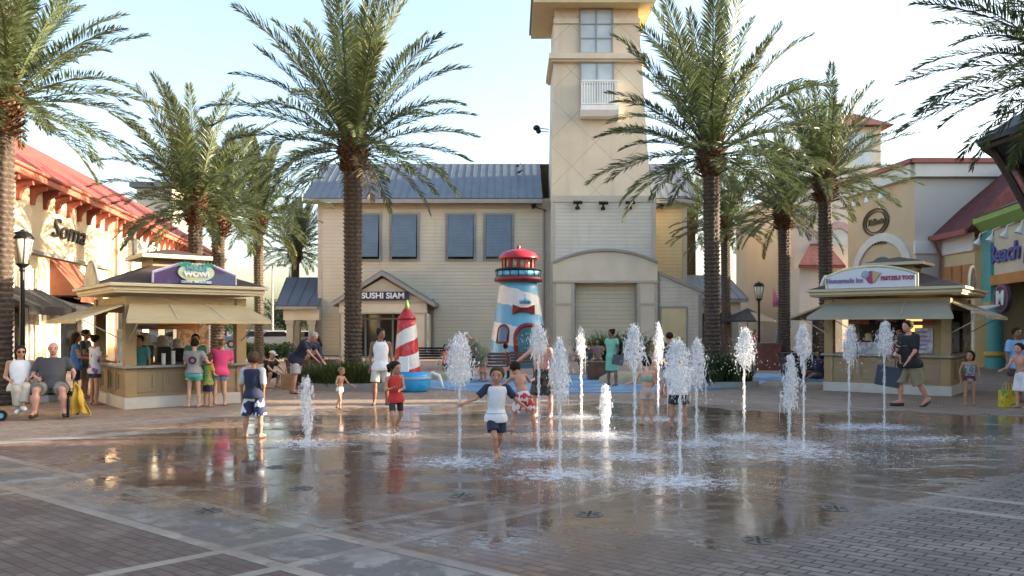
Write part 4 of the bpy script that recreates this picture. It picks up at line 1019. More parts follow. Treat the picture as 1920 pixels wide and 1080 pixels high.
mb = MB(); mb.lathe([(.39,.5),(.42,.56),(.39,.66),(.33,.70)], (W_-.5,-.2,0), 20, caps=False); mb.lathe([(.33,2.45),(.40,2.52),(.42,2.62),(.40,2.70)], (W_-.5,-.2,0), 20, caps=False); mb.each('column_band', mat('yellow band', (.50,.34,.06), .5), g)
mb = MB(); mb.box(-5, W_-1.2, -1.58, -1.5, .2, 2.9); mb.each('shop_window', mat('dim shop interior', (.05,.05,.045), .6, .4, 2), g)
mb = MB()
for k in range(6): mb.box(-5+k*1.7, -4.92+k*1.7, -1.49, -1.42, .2, 2.9)
mb.box(-5, W_-1.2, -1.49, -1.42, .95, 1.05); mb.build('window_frame', m_teal, g)
Mg = Matrix.Translation((18.55,27.9,0)) @ Matrix.Rotation(math.atan2(3.9,.8),4,'Z')
sg = thing('shop_sign', 'blue handwritten letters on the cream panel of the beach shop', 'sign', Mg @ Vector((2.7,.01,4.55)), math.atan2(3.9,.8))
text('Beach p', .95, .03, mat('blue lettering', (.09,.09,.30), .45), (0,.05,0), facing((0,1,0)), 'lettering', sg, shear=.2, xs=1.35, bold=.025)
sg = thing('hanging_sign', 'round dark sign with white letter M beside the teal column', 'sign', Mg @ Vector((1.9,.55,2.75)), math.atan2(3.9,.8))
q = MB(); q.prism([(.72*math.cos(2*math.pi*i/28), -.05, .55*math.sin(2*math.pi*i/28)) for i in range(28)], (0,.1,0)); q.build('disc', mat('dark purple', (.06,.04,.07), .4), sg)
q = MB()
for i in range(28):
    a1, a2 = 2*math.pi*i/28, 2*math.pi*(i+1)/28; q.prism([(.60*math.cos(a1),.052,.45*math.sin(a1)),(.68*math.cos(a1),.052,.52*math.sin(a1)),(.68*math.cos(a2),.052,.52*math.sin(a2)),(.60*math.cos(a2),.052,.45*math.sin(a2))], (0,.02,0))
q.build('ring', mat('rose paint', (.30,.09,.14), .4), sg)
text('M', .75, .02, m_white, (0,.08,0), facing((0,1,0)), 'lettering', sg, xs=1.3, bold=.02)
for k in range(4):
    wd_ = ('nearest','second','third','farthest')[k]
    t = thing('wall_lamp', wd_+' white gooseneck lamp over the blue beach lettering', 'wall lamp', Mg @ Vector((.6+k*1.35,.12,5.35)), math.atan2(3.9,.8), 'gooseneck lamps on the beach shop')
    q = MB(); q.tube([(0,0,.25),(0,.25,.15),(0,.3,-.1)], .03, 6); q.build('arm', m_white, t); q = MB(); q.tube([(0,.28,-.08),(0,.38,-.3)], [.06,.16], 10); q.build('lamp_head', m_white, t)
t = thing('display_canopy', 'small white scalloped canopy in front of the teal column', 'canopy', Mg @ Vector((2.2,1.6,2.15)), math.atan2(3.9,.8))
q = MB(); q.prism([(-1.6,.4,0),(1.6,.4,0),(1.6,-.5,.3),(-1.6,-.5,.3)], (0,0,.05)); q.build('canvas', m_lt, t)
q = MB()
for k in range(12): q.prism([(-1.6+k*.266,.42,.0),(-1.34+k*.266,.42,.0),(-1.34+k*.266,.42,-.16),(-1.47+k*.266,.42,-.24),(-1.6+k*.266,.42,-.16)], (0,.02,0))
q.build('valance', m_lt, t)
q = MB(); 
for x_ in (-1.5,1.5): q.tube([(x_,.35,0),(x_,.35,-2.15)], .03, 6)
q.each('post', m_white, t)
# unseen blocks added to the right row, heights set to shade the court
for nm, y0_, y1_, h_, x_ in (('unseen pale block added to the right row to shade the fountain court', -10, 13.2, 8.6, 19.0), ('unseen low block added by the pavilion to let a sun streak through', 13.3, 20.6, 4.0, 19.5), ('unseen shop block added in the right row just before the beach shop', 20.8, 21.9, 8.5, 19.5)):
    g = thing('shop_building', nm, 'building', (x_, (y0_+y1_)/2, 0)); w = (y1_-y0_)/2
    MB().box(0, 8, -w, w, 0, h_).build('wall', m_cream, g); MB().box(-.3, 8.3, -w, w, h_, h_+.25).build('cornice', m_lt, g)
    q = MB(); 
    for k in range(max(1,int(w*2/3))): q.box(-.03, -.003, -w+.5+k*3, -w+2.5+k*3, .4, 2.6)
    q.each('shop_window', m_glassd, g)

# ------------------------------------------------------------------ pavilion at the right edge
g = thing('pavilion', 'dark timber pavilion roof on braced posts at the upper right edge', 'pavilion', (15.2,17.5,0), 0)
m_wd = mat('dark timber', (.045,.03,.022), .65, .2, 6, bump=.3)
m_pr = mat('dark shingle roof', (.05,.055,.065), .8, .2, 3, bump=.4, bscale=20)
V8 = [(4.37*math.cos(R(160-45*i)), 4.37*math.sin(R(160-45*i))) for i in range(8)]
mb = MB(); vs_ = [(x,y,6.0) for x,y in V8]+[(x,y,6.14) for x,y in V8]+[(0,0,8.9)]
fs_ = [tuple(range(8))]+[(i,(i+1)%8,8+(i+1)%8,8+i) for i in range(8)]+[(8+i,8+(i+1)%8,16) for i in range(8)]
mb.add(vs_, fs_); mb.build('roof', m_pr, g)
for i in range(8):
    x, y = V8[i][0]*.74, V8[i][1]*.74
    mb = MB(); mb.box(x-.11,x+.11,y-.11,y+.11,0,5.9); mb.build('post', m_wd, g)
    x2, y2 = V8[i][0]*.93, V8[i][1]*.93
    mb = MB(); mb.tube([(x,y,4.2),((x+x2)/2,(y+y2)/2,5.1),(x2,y2,5.92)], .09, 6); mb.build('brace', m_wd, g)
for i in range(8):
    a, c = V8[i], V8[(i+1)%8]; mb = MB(); mb.tube([(a[0]*.76,a[1]*.76,5.75),(c[0]*.76,c[1]*.76,5.75)], .11, 6); mb.tube([(a[0]*.97,a[1]*.97,5.93),(c[0]*.97,c[1]*.97,5.93)], .07, 6); mb.build('beam', m_wd, g)
# ------------------------------------------------------------------ kiosks
m_kt = mat('kiosk tan panel', (.275,.20,.112), .6, .08, 2)
m_kp = mat('kiosk ochre post', (.31,.215,.105), .6, .08, 3)
m_kc = mat('pale base', (.50,.47,.42), .75, .08, 3, bump=.1)
m_kf = mat('ivory fascia', (.50,.43,.29), .5, .05, 2)
m_kr = mat('brown shingle', (.040,.024,.020), .85, .25, 5, bump=.5, bscale=25)
m_aw = mat('tan canvas', (.40,.325,.19), .8, .06, 2)
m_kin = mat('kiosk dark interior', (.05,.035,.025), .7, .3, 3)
def kiosk(label, O, ang, w, d, zc, ze, sides, cup_z, aw, seed, aw_m, fascia2, gap=()):
    """O: front left ground corner seen from the front; local x along the front, local y into the kiosk"""
    g = thing('kiosk', label, 'kiosk', (O[0],O[1],0), ang)
    rr = random.Random(seed)
    mb = MB(); mb.box(-.05,w+.05,-.05,d+.05,0,.24); mb.build('base', m_kc, g, bevel=.01)
    mb = MB(); t = .12
    mb.box(0,w,0,t,.241,zc-.05); mb.box(0,w,d-t,d,.241,zc-.05); mb.box(0,t,t,d-t,.241,zc-.05); mb.box(w-t,w,t,d-t,.241,zc-.05); mb.build('counter_wall', m_kt, g)
    mb = MB()
    for (ax, L_) in (('x',w),('y',d)):
        n = 4
        for k in range(n):
            a, b_ = L_*k/n+.10, L_*(k+1)/n-.06
            for (u0,u1,z0,z1) in ((a,a+.05,.34,zc-.14),(b_-.05,b_,.34,zc-.14),(a+.05,b_-.05,.34,.39),(a+.05,b_-.05,zc-.19,zc-.14)):
                if ax == 'x': mb.box(u0,u1,-.022,-.002,z0,z1)
                else: mb.box(-.022,-.002,u0,u1,z0,z1); mb.box(w+.002,w+.022,u0,u1,z0,z1)
    mb.build('panel_moulding', m_kt, g)
    mb = MB(); mb.box(-.10,w+.10,-.12,.25,zc-.048,zc+.0); mb.box(-.12,.25,.26,d+.1,zc-.048,zc); mb.box(w-.25,w+.12,.26,d+.1,zc-.048,zc); mb.build('counter_top', mat('counter top', (.25,.24,.22), .35, .1, 5), g, bevel=.008)
    for x_, y_ in ((0,0),(w,0),(0,d),(w,d)):
        mb = MB(); s_ = .11; cx_, cy_ = min(max(x_,s_-.03),w-s_+.03), min(max(y_,s_-.03),d-s_+.03)
        mb.box(cx_-s_,cx_+s_,cy_-s_,cy_+s_,.245,ze-.12); mb.build('post', m_kp, g, bevel=.01)
    if w > 2.6: mb = MB(); mb.box(w-.62,w-.1,.14,.2,zc,ze-.3); mb.build('side_panel', m_kp, g)
    mb = MB(); mb.box(.0,w,.01,.13,ze-.42,ze-.12); mb.box(.0,w,d-.13,d-.01,ze-.42,ze-.12); mb.box(.01,.13,.13,d-.13,ze-.42,ze-.12); mb.box(w-.13,w-.01,.13,d-.13,ze-.42,ze-.12); mb.build('header', m_kp, g)
    # roof
    o = .30; mb = MB(); 
    mb.box(-o,w+o,-o,d+o,ze-.06,ze-.02); mb.build('soffit', m_kp if fascia2 else m_kf, g)
    mb = MB()
    for (z0,z1,e) in ((ze-.02,ze+.06,o+.03),(ze+.061,ze+.13,o+.10)): mb.box(-e,w+e,-e,d+e,z0,z1)
    mb.build('fascia', m_kf, g, bevel=.012)
    cx_, cy_ = w/2, d/2; c_ = .50; e = o+.06; z0 = ze+.132; zcu = cup_z+.0
    mb = MB(); mb.add([(-e,-e,z0),(w+e,-e,z0),(w+e,d+e,z0),(-e,d+e,z0),(cx_-c_,cy_-c_,zcu-.16),(cx_+c_,cy_-c_,zcu-.16),(cx_+c_,cy_+c_,zcu-.16),(cx_-c_,cy_+c_,zcu-.16)],
        [(3,2,1,0),(0,1,5,4),(1,2,6,5),(2,3,7,6),(3,0,4,7),(4,5,6,7)]); mb.build('roof', m_kr, g)
    mb = MB(); mb.box(cx_-.46,cx_+.46,cy_-.46,cy_+.46,ze+.4,cup_z); mb.build('cupola', m_kt, g)
    mb = MB(); e2 = .74; mb.box(cx_-e2,cx_+e2,cy_-e2,cy_+e2,cup_z,cup_z+.09); mb.build('cupola_fascia', m_kf, g, bevel=.01)
    mb = MB(); mb.add([(cx_-e2,cy_-e2,cup_z+.092),(cx_+e2,cy_-e2,cup_z+.092),(cx_+e2,cy_+e2,cup_z+.092),(cx_-e2,cy_+e2,cup_z+.092),(cx_,cy_,cup_z+.27)], [(3,2,1,0),(0,1,4),(1,2,4),(2,3,4),(3,0,4)]); mb.build('cupola_roof', m_kr, g)
    # awnings on front and both sides
    za, zo, pj = aw
    def aww(T_, L_):
        root = MB(); root.T = T_; root.prism([(.06,-.03,za),(L_-.06,-.03,za),(L_+.22,-pj,zo),(-.22,-pj,zo)], (0,0,.018)); root.prism([(-.22,-pj,zo+.01),(L_+.22,-pj,zo+.01),(L_+.22,-pj-.015,zo-.06),(-.22,-pj-.015,zo-.06)], (0,.012,0)); a_ = root.build('awning', aw_m, g)
        s_ = MB(); s_.T = T_
        for k in range(4):
            f = k/3; xa = .06+(L_-.12)*f; xb = -.2+(L_+.4)*f; s_.tube([(xa,-.03,za-.015+.035*(0<k<3)),(xb,-pj,zo-.015+.035*(0<k<3))], .014, 6)
        for xx in (.05, L_-.05): s_.tube([(xx,-.02,za-.75),(xx,-pj*.8,zo+.0)], .014, 6)
        s_.build('awning_rib', m_kf, a_)
    if 'f' in sides: aww(Matrix.Identity(4), w)
    if 'l' in sides: aww(Matrix.Translation((0,d,0)) @ Matrix.Rotation(-math.pi/2,4,'Z'), d)
    if 'r' in sides: aww(Matrix.Translation((w,0,0)) @ Matrix.Rotation(math.pi/2,4,'Z'), d)
    return g
def arch_pts(w, h, rise, n=14):
    pts = [(-w/2,0),(w/2,0)]
    for i in range(n+1): t = 1-2*i/n; pts.append((t*w/2, h+rise*(1-t*t)))
    return pts
def arch_sign(label, O, ang, w, h, rise, mface, medge, y=0, lean=0, zb=0, name='kiosk_sign'):
    g = thing(name, label, 'sign', O, ang)
    P = arch_pts(w, h, rise)
    MB().prism([(x,-.03,z) for x,z in P], (0,.06,0)).build('board', mface, g)
    e = MB(); Q = arch_pts(w+.08, h, rise+.02)
    pth = [(x,-.0,z+.02) for x,z in Q[2:]]; e.tube([( (w/2+.04),0,0)]+pth+[(-(w/2+.04),0,0)], .032, 6); e.build('edge', medge, g)
    return g
# left kiosk
KL = (-7.8,16.1); aL = R(39)
kl = kiosk('sunlit tan kiosk with purple and yellow arched sign on its brown roof', KL, aL, 2.42, 2.8, .88, 2.42, 'fl', 3.16, (2.13,1.80,.95), 3, m_aw, False)
def KLm(x,y,z=0): return Matrix.Translation((KL[0],KL[1],0))@Matrix.Rotation(aL,4,'Z')@Vector((x,y,z))
m_purple = mat('purple board', (.06,.03,.12), .4, .1, 3, col2=(.07,.085,.17), c2s=2.0)
m_lilac = mat('lilac edge', (.60,.52,.66), .45)
s1 = arch_sign('purple arched kiosk sign with green palm leaves and pale oval', KLm(1.25,-.36,2.56), aL, 2.0, .22, .0001, m_purple, m_lilac)
bpy.data.objects.remove([c for c in s1.children if c.name.startswith('board')][0]); bpy.data.objects.remove([c for c in s1.children if c.name.startswith('edge')][0])
P = [(-.96,0),(.96,0),(.96,.22),(.38,.42),(-.38,.42),(-.96,.22)]
MB().prism([(x,-.03,z) for x,z in P], (0,.06,0)).build('board', m_purple, s1)
e = MB(); e.tube([(x,0,z+.01) for x,z in ((-.97,0),(-.97,.24),(-.38,.45),(.38,.45),(.97,.24),(.97,0))], .035, 6); e.build('edge', m_lilac, s1)
e = MB(); e.lathe([(0,0),(1,0),(1,.06),(0,.06)], (0,0,0), 28, caps=False); e.v = [(x*.43,-.035-z*.8,.27+y*.21) for x,y,z in e.v]; e.build('oval', mat('pale yellow oval', (.55,.56,.33), .4, col2=(.45,.58,.45), c2s=3), s1)
e = MB()
for s_ in (-1,1):
    for k in range(7):
        a_ = R(15+k*24); L_ = .24; c0 = (s_*.26,-.095,.40); dx, dz = math.cos(a_)*L_*s_, math.sin(a_)*L_*.6+.02
        e.prism([c0,(c0[0]+dx*.5-dz*.18,c0[1],c0[2]+dz*.5+abs(dx)*.10),(c0[0]+dx,c0[1],c0[2]+dz-.03),(c0[0]+dx*.5+dz*.18,c0[1],c0[2]+dz*.5-abs(dx)*.10)], (0,.02,0))
e.build('palm_leaf_emblem', mat('emblem green', (.02,.26,.16), .45), s1)
text('MAUI', .17, .012, mat('emblem blue', (.12,.34,.42), .4), (0,-.10,.36), facing((0,-1,0)), 'lettering', s1, xs=1.2, bold=.01)
text('WOWI', .15, .012, m_white, (0,-.10,.22), facing((0,-1,0)), 'lettering', s1, xs=1.25, bold=.008)
e = MB(); e.box(-.36,.36,-.075,-.035,.015,.085); e.build('name_strip', mat('emblem strip', (.05,.15,.38), .4), s1)
text('COFFEE  SMOOTHIES', .075, .006, m_white, (0,-.082,.05), facing((0,-1,0)), 'lettering', s1, bold=.002)
s2 = arch_sign('faded grey arched sign on the left slope of the sunlit kiosk roof', KLm(-.34,1.5,2.56), aL-math.pi/2, 1.15, .12, .36, mat('faded grey board', (.33,.32,.28), .5, .2, 3, col2=(.45,.43,.30), c2s=4), mat('grey edge', (.25,.24,.22), .5))
s1.scale = (.86,.9,.9)
# right kiosk
KR = (8.265,20.985); aR = R(-38)
kr = kiosk('shaded tan kiosk with white arched ice sign on its roof, right side of the plaza', KR, aR, 2.9, 3.0, .98, 2.52, 'flr', 3.28, (2.28,1.92,.85), 5, mat('grey green canvas', (.33,.30,.22), .75, .06, 2), True)
def KRm(x,y,z=0): return Matrix.Translation((KR[0],KR[1],0))@Matrix.Rotation(aR,4,'Z')@Vector((x,y,z))
s3 = arch_sign('white arched sign reading pretzels too with a magenta and blue cone emblem', KRm(1.2,-.36,2.66), aR, 2.05, .30, .20, mat('white sign board', (.62,.64,.70), .4, .05, 2), mat('cream edge', (.66,.66,.45), .5))
m_mag = mat('magenta paint', (.33,.03,.13), .45); m_lilt = mat('violet paint', (.20,.14,.32), .45)
text('Homemade Ice', .17, .01, m_lilt, (-.62,-.045,.19), facing((0,-1,0)), 'lettering', s3, bold=.006, xs=.86)
text('PRETZELS TOO!', .135, .01, m_mag, (.62,-.045,.22), facing((0,-1,0)), 'lettering', s3, bold=.006, xs=.78)
e = MB(); e.ball((.02,-.05,.26), (.12,.02,.16), 14); e.build('emblem_body', m_mag, s3)
e = MB(); e.ball((-.11,-.055,.33), (.10,.02,.10), 14); e.build('emblem_swirl', mat('pale blue paint', (.25,.35,.50), .4), s3)
e = MB(); e.prism([(.06,-.075,.42),(.26,-.075,.36),(.07,-.075,.10)], (0,.02,0)); e.build('emblem_cone', mat('cone tan', (.45,.34,.16), .5), s3)
s4 = arch_sign('small grey arched sign with cream edge on the right slope of the shaded kiosk', KRm(3.2,1.3,2.66), aR+math.pi/2, .95, .24, .26, mat('slate sign board', (.17,.17,.21), .4, .2, 3, col2=(.05,.05,.07), c2s=5), bpy.data.materials['cream edge'])
s5 = arch_sign('pale arched sign on the left slope of the shaded kiosk roof', KRm(-.36,1.3,2.66), aR-math.pi/2, .95, .14, .26, mat('sage sign board', (.36,.38,.34), .4), m_lt)
# things on and in the kiosks
def poster(label, M0, x, y, z, w, h, m, ang, name='menu_board', cat='menu board', m2=None):
    g = thing(name, label, cat, M0(x,y,z), ang)
    MB().box(-w/2,w/2,-.012,.012,0,h).build('board', m, g)
    if m2:
        q = MB(); rr = random.Random(int(x*100+z*10))
        for k in range(5): q.box(-w*.4, w*rr.uniform(.0,.4), -.016, -.013, h*(.12+.17*k), h*(.12+.17*k)+h*.07)
        q.build('print', m2, g)
    return g
m_scr = mat('pale menu', (.42,.50,.52), .35, .15, 6, col2=(.25,.36,.42), c2s=5); m_orp = mat('orange menu', (.42,.13,.04), .5, .2, 5)
m_ppr = mat('grey white paper', (.45,.45,.47), .6, .1, 6, col2=(.30,.30,.36), c2s=9); m_redp = mat('red header', (.32,.04,.03), .5)
poster('pale blue menu board standing on the left counter corner of the sunlit kiosk', KLm, .03,.55,.90,.62,.72, m_scr, aL-math.pi/2)
poster('orange menu board hanging inside the sunlit kiosk', KLm, 1.25,1.6,1.62,1.3,.34, m_orp, aL, m2=mat('yellow print', (.5,.35,.1), .5))
poster('brown menu wall at the back of the sunlit kiosk, right side', KLm, 2.05,2.4,.95,.75,.85, mat('brown menu wall', (.22,.11,.06), .5, .3, 6, col2=(.40,.24,.12), c2s=10), aL)
poster('white price list taped inside the right window of the shaded kiosk', KRm, 2.32,.10,1.03,.40,.62, m_ppr, aR, m2=m_lilt)
poster('red strip above the white price list in the shaded kiosk', KRm, 2.30,.10,1.72,.50,.10, m_redp, aR)
poster('low white glass front case on the shaded kiosk counter', KRm, 1.2,.14,.985,.85,.30, m_ppr, aR, 'display_case', 'display case')
poster('small dark menu board on the right wall of the shaded kiosk', KRm, 2.9,.9,1.05,.8,.75, mat('dark menu', (.06,.055,.06), .3, .3, 5, col2=(.18,.17,.17), c2s=6), aR+math.pi/2)
def equip(label, M0, x, y, z, ang, s, m, kind):
    g = thing(kind, label, kind.replace('_',' '), M0(x,y,z), ang)
    q = MB(); q.box(-.16*s,.16*s,-.15*s,.15*s,0,.38*s); q.build('body', m, g, bevel=.02)
    q = MB(); q.lathe([(.11*s,.385*s),(.13*s,.40*s),(.12*s,.62*s),(.05*s,.66*s)], n=12); q.build('jar', mat('clear jar', (.35,.30,.22), .15, .2, 9), g)
    q = MB(); q.tube([(0,-.15*s,.2*s),(0,-.24*s,.2*s),(0,-.25*s,.13*s)], .015*s, 6); q.build('spout', m_black, g)
for i,(x_,s_) in enumerate(((.62,1.0),(1.0,.9),(1.32,.8))):
    equip(('left','middle','right')[i]+' drinks machine of three on the back bench of the sunlit kiosk', KLm, x_, 1.1, .90, aL, s_, m_black, 'drinks_machine')
for i,(x_,s_) in enumerate(((.45,.9),(.85,.8))):
    equip(('left','right')[i]+' drinks machine behind the counter of the shaded kiosk', KRm, x_, .9, 1.0, aR, s_, mat('red machine', (.20,.03,.03), .35), 'drinks_machine')
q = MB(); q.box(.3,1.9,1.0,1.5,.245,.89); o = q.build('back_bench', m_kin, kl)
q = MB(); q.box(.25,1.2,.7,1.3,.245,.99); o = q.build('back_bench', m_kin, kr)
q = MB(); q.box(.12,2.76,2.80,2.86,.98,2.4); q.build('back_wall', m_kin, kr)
# warm lamps that the photograph shows lit inside the shaded kiosk
g = thing('heat_lamp', 'warm glowing lamp panel inside the shaded kiosk window', 'lamp', KRm(1.95,1.5,1.55), aR)
MB().box(-.32,.32,0,.05,0,.5).build('glow_panel', mat('lit panel', (.75,.42,.12), .5, emit=.55), g)
MB().box(-.35,.35,.051,.09,-.03,.53).build('housing', m_black, g)

m_cup = mat('paper cups', (.62,.60,.55), .5)
for i,(M0,x_,y_,z_,a_,nm) in enumerate(((KLm,.75,.12,.885,aL,'sunlit kiosk, left end'),(KLm,.95,.14,.885,aL,'sunlit kiosk, near the left end'),(KLm,2.2,.12,.885,aL,'sunlit kiosk, right end'),(KRm,.45,.12,.985,aR,'shaded kiosk, left end'),(KRm,.62,.14,.985,aR,'shaded kiosk, beside the end one'))):
    g = thing('cup_stack', 'stack of pale paper cups on the counter of the '+nm, 'cups', M0(x_,y_,z_), a_, 'cup stacks on the kiosk counters')
    q = MB(); h_ = .22+.06*(i%3)
    for k in range(6): q.lathe([(.034,h_*k/6),(.045,h_*k/6+.05)], n=12)
    q.build('cups', m_cup, g)
g = thing('napkin_box', 'small steel napkin box on the front counter of the sunlit kiosk', 'napkin box', KLm(1.85,.1,.885), aL); q = MB(); q.box(-.07,.07,-.06,.06,0,.15); q.build('body', mat('steel', (.4,.4,.4), .3, metal=.8), g, bevel=.01); MB().box(-.05,.05,-.064,-.0605,.04,.12).build('napkins', m_cup, g)
for i,(M0,x_,z_,a_,w_,m_,lb) in enumerate(((KLm,.55,1.70,aL,.42,m_scr,'pale hanging price card left of the orange menu in the sunlit kiosk'),(KLm,2.0,1.72,aL,.5,m_orp,'small orange hanging card right of the orange menu in the sunlit kiosk'),(KRm,.7,1.75,aR,.5,m_orp,'orange hanging card at the left of the shaded kiosk window'),(KRm,1.35,1.8,aR,.5,m_redp,'red hanging card in the middle of the shaded kiosk window'))):
    poster(lb, M0, x_, .5, z_, w_, .30, m_, a_, 'price_card', 'price card', m_ppr)
g = thing('wall_poster', 'grey photo poster on the side wall panel of the shaded kiosk', 'poster', KRm(2.93,2.2,1.15), aR+math.pi/2); MB().box(-.4,.4,-.01,.01,0,.85).build('sheet', mat('faded poster', (.30,.28,.30), .5, .3, 5, col2=(.12,.08,.08), c2s=6), g)
# ------------------------------------------------------------------ palms
def leaf_mat(name, a, b_, dead=(.20,.155,.085), tr=.35):
    s = NT(name); t = s.attr('tint'); P = s.pos('obj'); n = s.noise(P, 2.5, 3, .6)
    c = s.mix(t, a, b_); c = s.mix(s.m('GREATER_THAN', t, 1.5), c, dead); c = s.mix(s.m('MULTIPLY', s.smooth(n, .4, .7), .4), c, tuple(x*.6 for x in a))
    s.put(s.p.inputs['Base Color'], c); s.p.inputs['Roughness'].default_value = .42
    tl = s.n.new('ShaderNodeBsdfTranslucent'); s.l.new(c, tl.inputs['Color'])
    mx = s.n.new('ShaderNodeMixShader'); mx.inputs[0].default_value = tr
    s.l.new(s.p.outputs[0], mx.inputs[1]); s.l.new(tl.outputs[0], mx.inputs[2]); s.l.new(mx.outputs[0], s.out.inputs['Surface'])
    return s.mat
m_frond = leaf_mat('palm frond', (.060,.088,.040), (.155,.182,.070))
m_grass = leaf_mat('ornamental grass', (.045,.075,.02), (.15,.18,.05), (.32,.26,.12))
m_leaf = leaf_mat('shrub leaves', (.025,.055,.018), (.07,.12,.03))
def trunk_mat():
    s = NT('palm trunk bark'); P = s.pos('obj'); x, y, z = s.sep(P); t = s.attr('tint'); n = s.noise(P, 9, 4, .7)
    c = s.mix(s.smooth(n, .3, .7), (.040,.027,.020), (.085,.060,.044)); c = s.mix(s.m('MULTIPLY', t, .7), c, (.17,.125,.09)); s.put(s.p.inputs['Base Color'], c); s.p.inputs['Roughness'].default_value = .85
    s.l.new(s.bump(s.noise(P, 40, 4, .7, stretch=(1,1,.4)), .8, .02), s.p.inputs['Normal']); return s.mat
m_trunk = trunk_mat()
m_boot = mat('leaf boots', (.075,.032,.015), .8, .45, 12, bump=.6, bscale=40, col2=(.17,.085,.035), c2s=9)
def trunk_mesh(h, r, seed):
    rng = random.Random(seed); n = 44; rh = .115; steps = int(h/rh*6); V = []; T = []
    ph = [rng.uniform(0, 6.28) for _ in range(4)]; lean = rng.uniform(-.012, .012)
    for i in range(steps+1):
        z = h*i/steps; rr = r*(1+.10*math.sin(z*.9+ph[0])*.4+.22*math.exp(-z*2.0)); row = int(z/rh); v = z/rh-row
        for j in range(n):
            a = 2*math.pi*j/n; u = (a/(2*math.pi)*9+(.5 if row % 2 else 0)+.15*math.sin(row*3.1)) % 1.0
            uu = abs(2*u-1); scale = max(0, 1-uu**2.2)*(v**1.2)*(.75+.5*rng.random())
            d = rr+.055*scale-.012*rng.random(); V.append((d*math.cos(a)+lean*z, d*math.sin(a), z)); T.append(scale*(v > .55))
    F = [(i*n+j, i*n+(j+1)%n, (i+1)*n+(j+1)%n, (i+1)*n+j) for i in range(steps) for j in range(n)]
    return V, F, T, lean*h
def boots_mesh(seed, r):
    rng = random.Random(seed); m = MB()
    m.lathe([(r*1.0,-.75),(r*1.25,-.45),(r*1.55,-.1),(r*1.45,.25),(r*.9,.6),(r*.3,.75)], n=16)
    for i in range(230):
        t = i/230; z = -.72+1.35*t; a = i*2.39996+rng.uniform(-.1,.1)
        rr = r*(1.0+.45*math.sin(min(1,(z+.75)/.9)*math.pi*.5)) if z < .15 else r*(1.45-.9*(z-.15))
        el = R(25+50*t+rng.uniform(-12,12)); L_ = rng.uniform(.16,.34)+(.18 if t > .75 else 0)
        c = Vector((rr*.85*math.cos(a), rr*.85*math.sin(a), z)); d = Vector((math.cos(a)*math.cos(el), math.sin(a)*math.cos(el), math.sin(el)))
        s_ = Vector((-math.sin(a), math.cos(a), 0)); u_ = d.cross(s_)
        w0, w1 = .075, .035*rng.uniform(.7,1.4)
        e = c+d*L_
        m.add([c-s_*w0, c+s_*w0, c+u_*.05, e-s_*w1, e+s_*w1, e+u_*.03], [(0,1,4,3),(1,2,5,4),(2,0,3,5),(3,4,5)])
    return m
